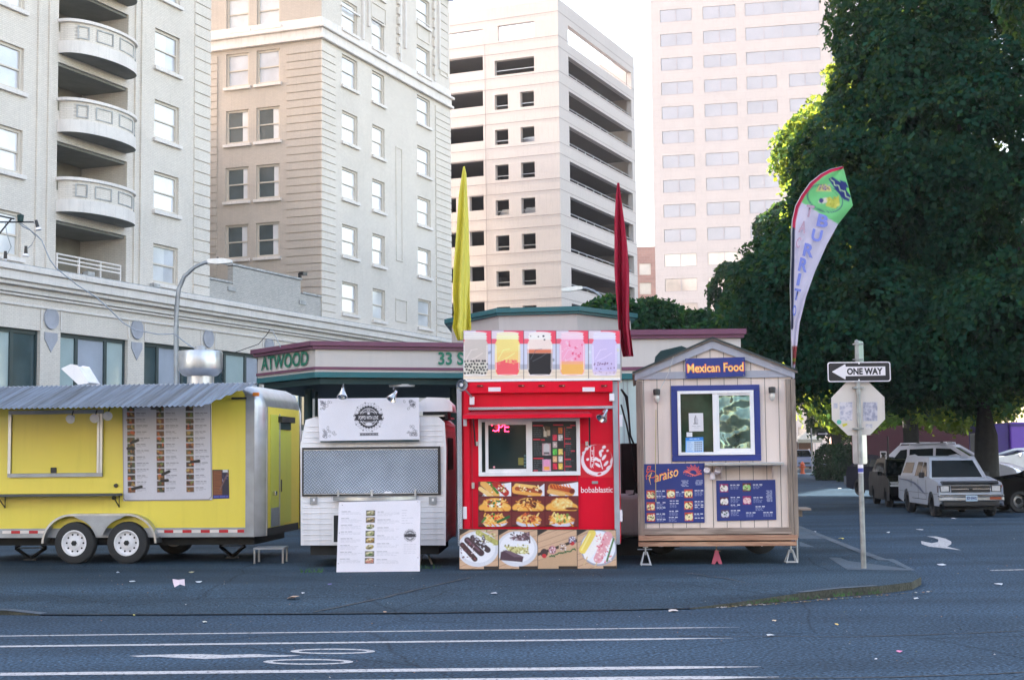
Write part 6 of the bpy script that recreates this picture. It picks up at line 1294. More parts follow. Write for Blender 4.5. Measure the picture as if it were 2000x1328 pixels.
X = at(1400, 1100, 21.9)[0]; t = thing('jack_stand', 'pink red splayed jack stand under the middle of the tan cart', 'jack stand', (X, 21.9, .1), 0, 'jack stands under the tan cart'); h = F(1400, 1066)[1]; k = MB(); m_pkj = plain('faded red steel', (178, 84, 104), .6, var=.15)
k.prism([(-.075, 0), (-.035, 0), (0, .06), (.035, 0), (.075, 0), (.025, .17), (.022, h*.72), (-.022, h*.72), (-.025, .17)], -.03, .03, m_pkj); k.build('frame', t, bevel=.004); k = MB(); k.tube([(0, 0, h*.6), (0, 0, h)], .012, m_wv, n=8); k.tube([(0, 0, h*.75), (.06, 0, h*.7)], .008, m_wv, n=5); k.build('post', t)
# ------------------------------------------------------------------ cloth: flags
def sample(cv, px, py):
    x0, y0, x1, y1 = cv.b; u = (px-x0)/(x1-x0)*(cv.w-1); v = (py-y0)/(y1-y0)*(cv.h-1); u = min(max(u, 0), cv.w-1.001); v = min(max(v, 0), cv.h-1.001); i, j = int(u), int(v); fu, fv = u-i, v-j; a = cv.a
    return (a[j, i]*(1-fu)+a[j, i+1]*fu)*(1-fv)+(a[j+1, i]*(1-fu)+a[j+1, i+1]*fu)*fv
def interp(L, t):
    s = [0]
    for a, b_ in zip(L, L[1:]): s.append(s[-1]+math.hypot(b_[0]-a[0], b_[1]-a[1]))
    t *= s[-1]
    for i in range(len(L)-1):
        if t <= s[i+1] or i == len(L)-2: k = (t-s[i])/(s[i+1]-s[i]+1e-9); return (L[i][0]+(L[i+1][0]-L[i][0])*k, L[i][1]+(L[i+1][1]-L[i][1])*k)
def cloth(name, parent, cv, Lp, Rp, nu, nv, F, wave, mat):
    co = []; cl = []
    for j in range(nv+1):
        a, b_ = interp(Lp, j/nv), interp(Rp, j/nv)
        for i in range(nu+1):
            x, y = a[0]+(b_[0]-a[0])*i/nu, a[1]+(b_[1]-a[1])*i/nu; yy = wave(i/nu, j/nv); q = F(x, y, yy); co.append((q[0], yy, q[1])); cl.append(sample(cv, x, y) if cv else (1, 1, 1))
    i = np.arange((nu+1)*(nv+1)).reshape(nv+1, nu+1); f = np.stack([i[:-1, :-1], i[1:, :-1], i[1:, 1:], i[:-1, 1:]], -1).reshape(-1, 4)
    me = bpy.data.meshes.new(name); fast_mesh(me, np.array(co), f); me.materials.append(mat); me.polygons.foreach_set('use_smooth', [True]*len(me.polygons))
    if cv:
        at_ = me.color_attributes.new('print', 'FLOAT_COLOR', 'POINT'); c = np.ones((len(co), 4), np.float32); c[:, :3] = np.clip(np.array(cl), .004, .85); at_.data.foreach_set('color', c.ravel())
    o = bpy.data.objects.new(name, me); COL.objects.link(o); o.parent = parent; sdf = o.modifiers.new('thick', 'SOLIDIFY'); sdf.thickness = .003; return o
def clothmat(key, c, tr=.35):
    m = M(key, c, .75, var=.05, scale=2, bump=.1, bscale=200); N = m.node_tree.nodes; L = m.node_tree.links; b = N['Principled BSDF']; out = N['Material Output']
    t = N.new('ShaderNodeBsdfTranslucent'); t.inputs[0].default_value = (*c, 1); mx = N.new('ShaderNodeMixShader'); mx.inputs[0].default_value = tr; L.new(b.outputs[0], mx.inputs[1]); L.new(t.outputs[0], mx.inputs[2]); L.new(mx.outputs[0], out.inputs[0])
    if 'print' in key: 
        src = b.inputs['Base Color'].links[0].from_socket; a = N.new('ShaderNodeVertexColor'); a.layer_name = 'print'; mu = N.new('ShaderNodeVectorMath'); mu.operation = 'MULTIPLY'; L.new(src, mu.inputs[0]); L.new(a.outputs[0], mu.inputs[1]); L.new(mu.outputs[0], b.inputs['Base Color']); L.new(mu.outputs[0], t.inputs[0])
    return m
m_fy = clothmat('yellow flag cloth', S((236, 228, 112)), .4); m_fr = clothmat('crimson flag cloth', S((176, 24, 62)), .3); m_fp = clothmat('print flag cloth', (1, 1, 1), .35)
def limp(name, lab, px, Y, pole, L, Rr, mat, seed):
    o3 = at(px, 640, Y); loc = (o3[0], Y, .1); t = thing(name, lab, 'flag', loc, 0, 'limp feather flags on the red cart'); G_ = Front(loc, 0); k = MB(); a, b_ = G_(*pole[0]), G_(*pole[1]); k.tube([(a[0], .12, a[1]), (b_[0], .12, b_[1])], .012, m_alu, n=6); k.build('pole', t)
    rg = random.Random(seed); ph = rg.uniform(0, 6)
    wv = lambda u, v: -.03-.11*(v**.7)*math.sin(u*9+ph+3*v)-.07*v*math.sin(u*17+2+v*7)-.03*math.sin(v*13+u*3)*v
    cloth('cloth', t, None, L, Rr, 34, 90, G_, wv, mat)
limp('yellow_flag', 'tall limp yellow flag on the left top corner of the red cart', 908, 21.6, [(910, 746), (906, 330)], [(904.5, 326), (902, 340), (896, 385), (893, 433), (889, 482), (885, 530), (884.5, 578), (887, 610), (884, 640), (894, 665)], [(907.5, 325), (911, 340), (913, 385), (915.5, 433), (916.5, 482), (918, 530), (917, 578), (918.5, 610), (920, 640), (918, 664)], m_fy, 1)
limp('crimson_flag', 'tall limp crimson flag on the right top corner of the red cart', 1212, 21.6, [(1214, 746), (1208, 362)], [(1205.5, 358), (1202.5, 385), (1200, 433), (1200, 482), (1200, 530), (1203, 578), (1206, 610), (1208, 640), (1211, 668), (1217, 697)], [(1209.5, 357), (1213, 385), (1219.5, 433), (1225.5, 482), (1229, 530), (1229, 578), (1228.5, 610), (1229.5, 640), (1234, 670), (1237, 696)], m_fr, 2)
# printed feather banner
BLc = (*at(1549, 720, 22.1)[:2], .1); bt = thing('feather_banner', 'curved feather banner reading TACOS and BURRITOS beside the tan cart', 'banner flag', BLc, 0); G_ = Front(BLc, 0)
cv = Canvas(1540, 320, 1672, 720, (214, 208, 226), 1.0); gr = (126, 206, 138)
cv.poly([(1540, 320), (1672, 320), (1672, 400), (1637, 438), (1560, 392), (1540, 392)], gr)
cv.ell(1611, 388, 36, 25, (60, 70, 120), ang=22, ring=.6); cv.ell(1609, 388, 32, 22, (70, 140, 110), ang=22, ring=.4)
cv.poly([(1593, 374), (1600, 362), (1612, 360), (1622, 366), (1624, 374)], (216, 205, 130)); cv.speck(random.Random(3), 22, 1596, 362, 1620, 371, (1, 2.2), [(130, 100, 140), (180, 160, 190), (90, 70, 110)])
cv.ell(1610, 392, 12, 5, (222, 214, 208), ang=-14); cv.ell(1604, 392, 4.5, 4.5, (70, 66, 130)); cv.poly([(1612, 402), (1620, 384), (1628, 390), (1638, 382), (1640, 398), (1632, 408)], (208, 208, 96)); cv.speck(random.Random(4), 12, 1614, 386, 1638, 404, (1.5, 3.5), [(222, 220, 120), (190, 190, 80)])
cv.poly([(1618, 350), (1626, 346), (1644, 358), (1662, 384), (1658, 394), (1648, 390), (1630, 368)], (44, 56, 124)); cv.poly([(1640, 352), (1652, 356), (1658, 368), (1650, 376)], (52, 60, 130)); cv.line([(1622, 350), (1629, 356), (1630, 362), (1638, 363), (1641, 372), (1650, 374), (1652, 384), (1660, 388)], .9, (190, 220, 170))
cv.ell(1657, 372, 6, 3, (120, 210, 110), ang=60)
cv.cap(1646, 326, 1605, 340, 2.6, (196, 36, 80)); cv.line([(1646, 326), (1622, 333), (1605, 342), (1585, 359), (1568, 382), (1556, 405), (1550, 432), (1549, 447)], 4.2, (196, 36, 80)); cv.line([(1549, 448), (1547, 560), (1546, 640)], 3.6, (36, 44, 74)); cv.rect(1540, 676, 1560, 712, (170, 80, 84)); cv.rect(1540, 676, 1549, 720, (120, 110, 110)); cv.rect(1540, 700, 1560, 706, (150, 160, 70)); cv.grain(.012)
Lp = [(1645, 326), (1622, 331), (1603, 341), (1583, 358), (1566, 381), (1554, 404), (1548, 432), (1547, 500), (1545, 560), (1545, 640), (1548, 719)]
Rp = [(1647, 326), (1650, 338), (1658, 368), (1666, 402), (1637, 438), (1615, 478), (1592, 530), (1574, 580), (1562, 630), (1556, 680), (1552, 719)]
cloth('cloth', bt, cv, Lp, Rp, 70, 190, G_, lambda u, v: -.02+.035*math.sin(u*5+v*6)*u+.012*math.sin(u*14+v*22), m_fp)
k = MB(); pl = [(1549, 760), (1547, 640), (1545, 560), (1547, 450), (1549, 430), (1555, 402), (1567, 380), (1583, 357), (1604, 340), (1624, 330), (1646, 325)]
q = [G_(*p) for p in pl]; k.tube([(q[0][0], .03, .0)]+[(p[0], .03, p[1]) for p in q], [.02, .02]+[.016-.001*i for i in range(len(q)-1)], m_alud, n=7); k.build('pole', bt, smooth=60)
m_bi = plain('washed blue lettering', (112, 122, 196), .7); m_ti = plain('washed brown lettering', (176, 146, 168), .7); 
def letter(ch, px, py, w, h, ang, m): 
    a = G_(px, py); c2 = G_(px+w, py-h); text(ch, bt, m, (a[0], a[1], c2[0], c2[1]), -.075, name='letter', bold=.035, ang=R_(ang))
for ch, x, y, w, h in (('B', 1592, 443, 21, 25), ('U', 1581, 471, 20, 24), ('R', 1565, 501, 20, 26), ('R', 1556, 530, 17, 27), ('I', 1553, 558, 5.5, 24), ('T', 1546, 586, 12, 23), ('O', 1546, 618, 6, 22)): letter(ch, x, y, w, h, -13 if ch != 'O' else -5, m_bi)
for ch, x, y, w, h in (('T', 1569, 424, 15, 24), ('A', 1557, 455, 13, 24), ('C', 1551, 485, 8, 22)): letter(ch, x, y, w, h, -14, m_ti)
# ------------------------------------------------------------------ one way / stop sign post
PB = ground(1687, 1110, .1); st = thing('sign_post', 'grey pole with ONE WAY sign, octagonal stop sign back and stickers', 'sign post', PB, 0); F = Front(PB, 0)
base_, top_ = F(1687, 1110), F(1673, 664); lean_ = lambda z: top_[0]*z/top_[1]
m_pole = M('galvanised pole', (.30, .31, .31), .5, metal=.5, var=.3, scale=7, streak=.3); m_sback = M('faded sign back', (.60, .54, .50), .5, var=.07, scale=2, streak=.1)
k = MB(); k.tube([(lean_(z), 0, z) for z in (0, .8, 1.9)], .038, m_pole, n=12); k.tube([(lean_(z), 0, z) for z in (1.9, 2.6, top_[1]-.03)], .032, m_pole, n=12); k.lathe([(.034, 0), (.03, .03), (0, .045)], m_pole, c=(lean_(top_[1]), 0, top_[1]-.04), n=12); k.build('pole', st, smooth=50)
def rrect(x0, z0, x1, z1, r, n=5):
    P = []
    for cx_, cz_, a0 in ((x1-r, z1-r, 0), (x0+r, z1-r, 90), (x0+r, z0+r, 180), (x1-r, z0+r, 270)):
        for i in range(n+1): a = R_(a0+90*i/n); P.append((cx_+r*math.cos(a), cz_+r*math.sin(a)))
    return P
a, b_ = F(1615.5, 746.5), F(1737, 706.5); m_bk = plain('black sign face', (30, 32, 40), .35); m_ws = plain('white sign sheeting', (222, 216, 222), .35)
k = MB(); k.prism(rrect(a[0], a[1], b_[0], b_[1], .035)[::-1], -.052, -.046, m_ws); k.prism(rrect(a[0]+.015, a[1]+.015, b_[0]-.015, b_[1]-.015, .028)[::-1], -.054, -.0525, m_bk)
Lz = lambda px, py: F(px, py); ar = [(1623, 726.5), (1649, 711.5), (1650, 716.5), (1727, 716), (1727.5, 733.5), (1650, 735), (1649.5, 741.5)]
k.prism([F(*p) for p in ar], -.0558, -.0545, m_ws); o = k.build('one_way_sign', st); ctext('ONE WAY', o, m_bk, F, 1652.5, 718.5, 1722, 732.5, -.0572, bold=.045)
k = MB()
for p in ((1676, 710), (1676, 742.5)): q = F(*p); k.lathe([(.012, 0), (.01, .006), (0, .006)], m_white, c=(q[0], -.0545, q[1]), n=8, T=RX90)
k.build('bolt', o)
cx_, cz_ = F(1677.5, 797.5); s = .385; t_ = s*math.tan(R_(22.5)); oc = [(cx_+x, cz_+z) for x, z in ((-t_, -s), (t_, -s), (s, -t_), (s, t_), (t_, s), (-t_, s), (-s, t_), (-s, -t_))]
k = MB(); k.prism(oc, .04, .046, m_sback); o = k.build('stop_sign', st)
rg = random.Random(81); cv = Canvas(1628, 785, 1726, 848, (201, 190, 184), .85); cv.put(np.full(cv.X.shape, 9.), (0, 0, 0))
def sticker(x0, y0, x1, y1, base, ink, n, seed):
    r = random.Random(seed); c = Canvas(x0, y0, x1, y1, base, .7)
    for _ in range(n): c.ell(r.uniform(x0, x1), r.uniform(y0, y1), r.uniform(.8, 3.5), r.uniform(.8, 4), ink, ang=r.uniform(0, 90), al=r.uniform(.2, .7), soft=2)
    c.build('sticker', o, [F(x0, y0), F(x1, y0), F(x1, y1), F(x0, y1)], .0375)
sticker(1641, 785, 1666, 821, (200, 194, 202), (150, 150, 172), 60, 1); sticker(1687, 785, 1715, 822, (182, 178, 190), (130, 130, 150), 80, 2); sticker(1629, 787, 1637, 797, (186, 182, 194), (160, 160, 175), 8, 3); sticker(1692, 828, 1705, 836, (205, 196, 194), (150, 150, 168), 12, 4)
k = MB(); k.add([(*[F(1646, 828)[0]], .0372, F(1646, 828)[1]), (F(1655, 826)[0], .0372, F(1655, 826)[1]), (F(1657, 829)[0], .0372, F(1657, 829)[1]), (F(1648, 834)[0], .0372, F(1648, 834)[1])], [(3, 2, 1, 0)], plain('yellow sticker', (190, 180, 60))); q = F(1640, 824); k.lathe([(.035, 0), (.035, .002), (0, .002)], plain('teal sticker', (90, 170, 155)), c=(q[0], .0385, q[1]), n=10, T=RX90); k.build('sticker', o)
k = MB()
for y in (757, 837): q = F(1676, y); k.box(q[0]-.075, q[0]+.075, -.04, .04, q[1]-.012, q[1]+.012, m_pole)
for y in (672, 702): q = F(1673, y); k.box(q[0]-.05, q[0]+.09, -.038, .038, q[1]-.01, q[1]+.01, m_pole)
k.build('bracket', st)
for x0, x1, yw in ((1669.5, 1679, -50), (1683.5, 1697, 38)):
    p0, p1 = F(x0, 906), F(x1, 847); k = MB(); w = (p1[0]-p0[0])/math.cos(R_(yw)); pr = rrect(0, p0[1], w, p1[1], .03); k.prism(pr[::-1], -.002, .002, m_alu); o = k.build('parking_plate', st); o.location = (p0[0], .06 if yw > 0 else .10, 0); o.rotation_euler = (0, 0, R_(yw))
p0, p1 = F(1677, 705), F(1692, 665); k = MB(); w = (p1[0]-p0[0])*1.9; k.prism(rrect(0, p0[1], w, p1[1], .03)[::-1], -.002, .002, M('street blade', (.30, .42, .38), .4, metal=.3)); o = k.build('street_blade', st); o.location = (p0[0], 0.0, 0); o.rotation_euler = (0, 0, R_(58))
k = MB(); q0, q1 = F(1677, 921), F(1681.5, 909.5); z_ = (q0[1]+q1[1])/2; k.lathe([(.0395, -.06), (.0395, .06)], m_ws, c=(lean_(z_), 0, z_), n=12); k.lathe([(.0398, -.05), (.0398, .01)], plain('blue sticker', (60, 70, 150)), c=(lean_(z_), 0, z_), n=12); k.build('pole_sticker', st)

# ------------------------------------------------------------------ lamp rig hanging over the left edge
lx = at(-70, 900, 24.5); lg = thing('light_rig', 'black metal arm with hanging spot bulbs above the yellow trailer', 'light rig', (lx[0], 24.5, .1), 0); F = Front((lx[0], 24.5, .1), 0)
T3 = lambda *P: [(F(*p)[0], 0, F(*p)[1]) for p in P]
k = MB(); z_ = F(-70, 430)[1]; k.tube([(0, 0, 0), (0, 0, z_+.3)], .05, m_blk, n=8); k.build('post', lg)
k = MB(); k.tube(T3((-70, 414), (0, 422), (28, 428)), .016, m_blk, n=6); k.tube(T3((-70, 434), (32, 434), (66, 434)), .014, m_blk, n=6); k.tube(T3((-70, 530), (0, 455), (22, 428)), .014, m_blk, n=6); k.lathe([(0, -.07), (.05, -.06), (.06, .05), (0, .07)], m_dteal, c=T3((40, 426))[0], n=10); k.build('arm', lg)
def hang(pts, bx, by, sw=0.0, white=True):
    k = MB(); k.tube(T3(*pts), .008, m_alud, n=5); q = T3((bx, by))[0]; T = Matrix.Rotation(sw, 4, 'Y')
    k.lathe([(0, .10), (.025, .10), (.032, -.02), (.03, -.03), (0, -.03)], m_blk, c=q, n=10, T=T); o = k.build('lamp_socket', lg, smooth=40)
    k = MB(); k.lathe([(.03, -.032), (.06, -.075), (.055, -.08), (0, -.07)] if white else [(.02, -.032), (.03, -.05), (.02, -.07), (0, -.075)], m_white, c=q, n=14, T=T); k.build('bulb', o, smooth=40)
hang([(64, 434), (69, 437), (73, 443)], 73, 441, -.25); hang([(36, 432), (58, 448), (70, 462), (62, 478), (52, 487)], 50.5, 492); hang([(10, 434), (14, 458), (22, 482), (14, 497)], 10.5, 502, 0, False)
k = MB(); k.tube(T3((38, 436), (45, 443), (58, 449), (72, 460), (82, 470), (90, 490), (98, 508), (110, 524), (150, 556), (190, 582), (215, 605), (240, 630), (265, 645), (310, 653), (340, 652), (372, 676), (395, 688)), .011, m_alud, n=5); k.build('cable', lg)
k = MB(); k.tube(T3((460, 688), (505, 672), (520, 655), (528, 643)), .007, m_blk, n=5); k.tube(T3((530, 643), (540, 660), (548, 678)), .007, m_alud, n=5); tag(k.build('overhead_wire'), 'thin slack wire rising above the ATWOOD canopy end', 'wire').location = lg.location

# ------------------------------------------------------------------ litter and weeds
def litter(px, py, w, h, col, lab, z=None, seed=0, name='paper_scrap', cat='litter'):
    z = .10 if (py < 1145 and px < 1560) else zlot(*ground(px, py, .06)[:2])-.006 if (py < 1190 and px < 1400) else 0.0
    p = ground(px, py, z); r = random.Random(seed+px*7+py); s = p[1]/FPX; k = MB(); n = 7; P = []
    for i in range(n): a = 2*math.pi*i/n; q = r.uniform(.6, 1.0); P.append((w*s/2*q*math.cos(a), w*s/2*q*math.sin(a)*1.3, .006+r.uniform(0, h*s)))
    P.append((0, 0, h*s*.9+.008)); m = plain('litter %d %d %d' % col, col, .7)
    k.add(P, [(i, (i+1) % n, n) for i in range(n)], m); o = k.build(name); o.location = (p[0], p[1], z+.002)
    sf = o.modifiers.new('t', 'SOLIDIFY'); sf.thickness = .003; tag(o, lab, cat, 'litter on the asphalt')
litter(348, 1148, 30, 16, (206, 186, 192), 'crumpled pink and white paper bag before the trailer wheels', name='crumpled_bag')
litter(572, 1170, 26, 6, (190, 160, 140), 'flattened tan wrapper before the white menu board', name='wrapper')
for i, (x, y, w, c_, lab) in enumerate(((258, 1137, 14, (190, 195, 200), 'white scrap left of the crumpled bag'), (388, 1138, 14, (190, 195, 200), 'white scrap right of the crumpled bag'), (374, 1119, 14, (170, 160, 130), 'yellowish scrap behind the crumpled bag'), (230, 1119, 8, (180, 185, 195), 'small white scrap near the trailer wheels'), (400, 1216, 12, (200, 200, 190), 'pale scrap on the road edge below the crumpled bag'), (262, 1203, 6, (210, 205, 130), 'tiny yellow scrap at the tar seam'), (644, 1143, 12, (110, 100, 160), 'purple scrap between tan wrapper and menu board'), (592, 1160, 8, (200, 200, 205), 'tiny white scrap right of the tan wrapper'),
        (965, 1160, 16, (180, 182, 190), 'white scrap below the dessert board'), (752, 1197, 10, (200, 160, 130), 'orange leaf at the seam below the menu board'), (1316, 1194, 24, (205, 195, 190), 'white paper strip on the road below the tan cart'), (1506, 1242, 20, (200, 205, 210), 'white paper strip past the end of the lane lines'), (1757, 1274, 14, (210, 130, 170), 'pink scrap on the open road at the right'), (1711, 1289, 7, (210, 212, 220), 'tiny white scrap left of the pink scrap'), (1634, 1221, 9, (215, 180, 110), 'orange leaf on the road below the kerb'), (1512, 1214, 9, (215, 190, 160), 'tan leaf on the road near the kerb end'),
        (1840, 1104, 20, (200, 203, 210), 'white strip on the side street right of the kerb'), (1863, 1014, 14, (225, 222, 228), 'white crumpled scrap below the pickup bumper'), (1643, 1053, 12, (220, 200, 100), 'yellow wrapper on the side street behind the sign post'), (1735, 1041, 10, (190, 192, 196), 'grey scrap right of the sign post on the side street'), (1798, 1036, 18, (200, 202, 208), 'white strip above the turn arrow'), (1590, 1040, 9, (190, 190, 195), 'white scrap beside the kerb behind the tan cart'), (1950, 1142, 18, (190, 195, 205), 'white strip near the right end of the road'), (1790, 1170, 12, (185, 190, 198), 'pale scrap on the road right of the kerb corner'), (1640, 955, 9, (200, 202, 205), 'white scrap on the side street left of the black hatchback'))):
    litter(x, y, w, 2.5, c_, lab, seed=i)
r = random.Random(7)
db = MB(); mcs = [plain('leaf bit %d' % i, c_, .8) for i, c_ in enumerate(((120, 100, 60), (170, 165, 160), (90, 95, 60), (150, 110, 80)))]
def bit(x, y, z, s): 
    a = r.uniform(0, 6.28); db.add([(x+s*math.cos(a+q), y+s*math.sin(a+q)*1.2, z+r.uniform(.002, .012)) for q in (0, 1.4, 3.1, 4.4)], [(0, 1, 2, 3)], mcs[r.randrange(4)])
for _ in range(150): t = r.random(); x = 2.3+t*3.0; y = 16.72+.0+(x-2.3)*.62*(.75 if x < 3.6 else .86); bit(x, y+r.uniform(-.10, .02), .004, r.uniform(.008, .028))
for _ in range(160): bit(r.uniform(-8, 12), r.uniform(11, 16.3), .004, r.uniform(.004, .011))
for _ in range(120): x, y = r.uniform(-8, 3.5), r.uniform(17, 21); bit(x, y, .012+.088*min(1, max(0, (y-16.45)/2.75))+.004, r.uniform(.004, .012))
for _ in range(70): bit(r.uniform(6, 12), r.uniform(20, 36), .004, r.uniform(.006, .02))
tag(db.build('leaf_litter'), 'tiny dry leaves and grit scattered over asphalt and along the kerb', 'debris', kind='stuff')
wd_ = MB(); mg_ = plain('weed green', (58, 96, 50), .8)
for cx_, cy_, nn, sp_ in ((-2.95, 21.1, 26, .16), (-1.62, 21.2, 14, .1), (3.2, 17.22, 50, .5), (4.2, 17.85, 40, .35), (-1.3, 21.6, 26, .2)):
    for _ in range(nn):
        x, y = cx_+r.uniform(-sp_, sp_), cy_+r.uniform(-.06, .06)+(x_off if False else 0); y += (x-cx_)*.62 if cy_ < 19 and cy_ > 17 else 0; h = r.uniform(.03, .09 if cy_ > 19 else .06); z = .1 if cy_ > 19 else .02; a = r.uniform(-.05, .05); wd_.add([(x-.006, y, z), (x+.006, y, z), (x+a, y+r.uniform(-.03, .03), z+h)], [(0, 1, 2)], mg_)
tag(wd_.build('weeds'), 'small green weeds growing by the cart bases and the kerb', 'weeds', kind='stuff')
# ------------------------------------------------------------------ trees
def leafmat(key, c, tr=.3, tv=(24.0, 5.0, 1.2)):
    if key in MATS: return MATS[key]
    m = M(key, c, .6, var=.25, scale=1.2, spec=.08); N = m.node_tree.nodes; L = m.node_tree.links; b = N['Principled BSDF']; out = N['Material Output']
    src = b.inputs['Base Color'].links[0].from_socket; a = N.new('ShaderNodeVertexColor'); a.layer_name = 'tint'; mu = N.new('ShaderNodeVectorMath'); mu.operation = 'MULTIPLY'; L.new(src, mu.inputs[0]); L.new(a.outputs[0], mu.inputs[1]); L.new(mu.outputs[0], b.inputs['Base Color'])
    t = N.new('ShaderNodeBsdfTranslucent'); v = N.new('ShaderNodeVectorMath'); v.operation = 'MULTIPLY'; v.inputs[1].default_value = tv; L.new(mu.outputs[0], v.inputs[0]); L.new(v.outputs[0], t.inputs[0])
    mx = N.new('ShaderNodeMixShader'); mx.inputs[0].default_value = tr; L.new(b.outputs[0], mx.inputs[1]); L.new(t.outputs[0], mx.inputs[2]); L.new(mx.outputs[0], out.inputs[0]); return m
m_leaf = leafmat('maple leaf', (.005, .045, .030)); m_leaf_sunlit = leafmat('maple leaf with sun glow', (.035, .085, .02), .45, (9.5, 5.0, 2.4)); m_leaf2 = leafmat('hedge leaf', (.012, .045, .026), .25, (6, 4, 1.2)); m_leaf3 = leafmat('small tree leaf', (.014, .06, .034), .3, (7, 4, 1.2)); m_bark = M('bark', (.030, .027, .024), .9, var=.3, scale=6, bump=.7, bscale=12)  # leaf of the sunlit maple has its yellow green sun glow in the colour
def foliage(name, parent, lobes, nclump, per, leaf, seed, mat, spread=.65, core=.25, flat_=.0):
    r = np.random.RandomState(seed); L = np.array(lobes, float); w = L[:, 3]*L[:, 5]+L[:, 3]*L[:, 4]; w /= w.sum()
    C = []; Nn = []
    while len(C) < nclump:
        k = r.choice(len(L), p=w); d = r.randn(3); d /= np.linalg.norm(d); rad = r.uniform(.86, 1.05) if r.rand() > core else r.uniform(.35, .85); p = L[k, :3]+d*L[k, 3:]*rad
        q = ((p-L[:, :3])/L[:, 3:]); inside = (np.sqrt((q**2).sum(1)) < .72); inside[k] = False
        if inside.any() and r.rand() > .15: continue
        C.append(p); Nn.append(d)
    C = np.array(C); Nn = np.array(Nn); n = nclump*per
    ci = np.repeat(np.arange(nclump), per); cs = r.uniform(.6, 1.25, nclump)[ci]
    # each clump is a drooping spray: spread sideways, hanging at the rim
    nrm = Nn[ci]+np.array([0, 0, .35]); nrm /= np.linalg.norm(nrm, axis=1)[:, None]
    t1 = np.cross(nrm, r.randn(n, 3)); t1 /= np.linalg.norm(t1, axis=1)[:, None]; rr = spread*np.sqrt(r.rand(n))*cs
    P = C[ci]+t1*rr[:, None]; P[:, 2] -= (rr**2)*.55; P += r.randn(n, 3)*.06
    ln = nrm*.8+r.randn(n, 3)*.55; ln /= np.linalg.norm(ln, axis=1)[:, None]
    a = np.cross(ln, r.randn(n, 3)); a /= np.linalg.norm(a, axis=1)[:, None]; b = np.cross(ln, a); s = leaf*r.uniform(.65, 1.25, n)[:, None]
    # five sided leaf folded a little
    ang = [(-.05, -1.1), (.3, -.3), (1.0, .1), (.1, .95), (-.95, .15)]
    V = np.stack([P+a*s*u*.62+b*s*v*.62+ln*s*(.12*abs(u)) for u, v in ang], 1).reshape(-1, 3)
    f = np.arange(n*5).reshape(n, 5); me = bpy.data.meshes.new(name); fast_mesh(me, V, f); me.materials.append(mat)
    g_ = (r.uniform(.72, 1.25, nclump)[ci]*r.uniform(.8, 1.2, n)); col = np.ones((n, 5, 4), np.float32); wv = r.uniform(-.1, .16, nclump)[ci]
    col[..., 0] = (g_*(1+wv))[:, None]; col[..., 1] = g_[:, None]; col[..., 2] = (g_*(1-wv))[:, None]
    at_ = me.color_attributes.new('tint', 'FLOAT_COLOR', 'POINT'); at_.data.foreach_set('color', col.ravel())
    o = bpy.data.objects.new(name, me); COL.objects.link(o); o.parent = parent; return o
def tree(name, lab, loc, lobes, tr, th, nclump, per, leaf, seed, mat=None, group=None, limbs=6, **k):
    t = thing(name, lab, 'tree', loc, 0, group); r = random.Random(seed); m = MB(); h = th
    m.tube([(0, 0, -.1), (.05, 0, .4), (.1, .05, h*.5), (0, .1, h)], [tr*1.35, tr*1.05, tr*.92, tr*.8], m_bark, n=12)
    for i in range(limbs):
        l = lobes[i % len(lobes)]; e = Vector(l[:3])+Vector((r.uniform(-.3, .3)*l[3], r.uniform(-.3, .3)*l[4], 0)); s_ = Vector((0, .1, h*r.uniform(.8, 1))); mid = s_.lerp(e, .5)+Vector((0, 0, -.3)); m.tube([s_, mid, e], [tr*.55, tr*.35, tr*.1], m_bark, n=7)
    m.build('trunk', t, smooth=60); foliage('crown', t, lobes, nclump, per, leaf, seed, mat or m_leaf, **k); return t
def bumps(cx, cy, cz, rx, ry, rz, n, s, seed):
    """main ellipsoid plus overlapping lobes for an uneven outline"""
    r = random.Random(seed); L = [(cx, cy, cz, rx*.8, ry*.8, rz*.84)]
    for i in range(n):
        u = r.uniform(-1, 1); a = 2*math.pi*(i*.618); q = math.sqrt(1-u*u); k = r.uniform(.62, .78); L.append((cx+rx*k*q*math.cos(a), cy+ry*k*q*math.sin(a), cz+rz*k*u, rx*s*r.uniform(.8, 1.15), ry*s*r.uniform(.8, 1.15), rz*s*r.uniform(.65, .9)))
    return L
GT = 'street trees along the side street'
tree('street_tree', 'huge dark maple with thick trunk directly behind the white pickup', (14.6, 44.6, 0), bumps(.6, 0, 11.2, 4.3, 4.6, 8.4, 18, .36, 1)+[(-3.4, -1, 5.4, 2.9, 2.6, 2.1), (.5, -2.8, 5.2, 3.6, 2.6, 1.9), (3.5, -1, 5.8, 3, 3, 2.2), (-1.5, 2, 5, 3, 3, 1.8), (-4.4, .5, 7.8, 2.3, 2.4, 2.5), (-5.9, 0, 6.6, 2.0, 2.2, 2.0), (-6.3, .4, 4.9, 1.5, 1.8, 1.3), (-1.9, 0, 15.6, 2.5, 2.6, 3.0), (-3.5, 0, 10.6, 2.1, 2.2, 2.4), (-2.5, 0, 13.0, 1.9, 2.0, 2.0)], .38, 4.4, 3000, 60, .15, 1, group=GT, limbs=9)
tree('street_tree', 'dark maple leaning in from the right edge of the photo', (15.3, 31, 0), bumps(0, 0, 10.6, 4.3, 4.2, 6.4, 14, .38, 2)+[(-1, -1.5, 5, 2.5, 2.4, 1.6)], .34, 4.4, 1500, 46, .14, 2, group=GT)
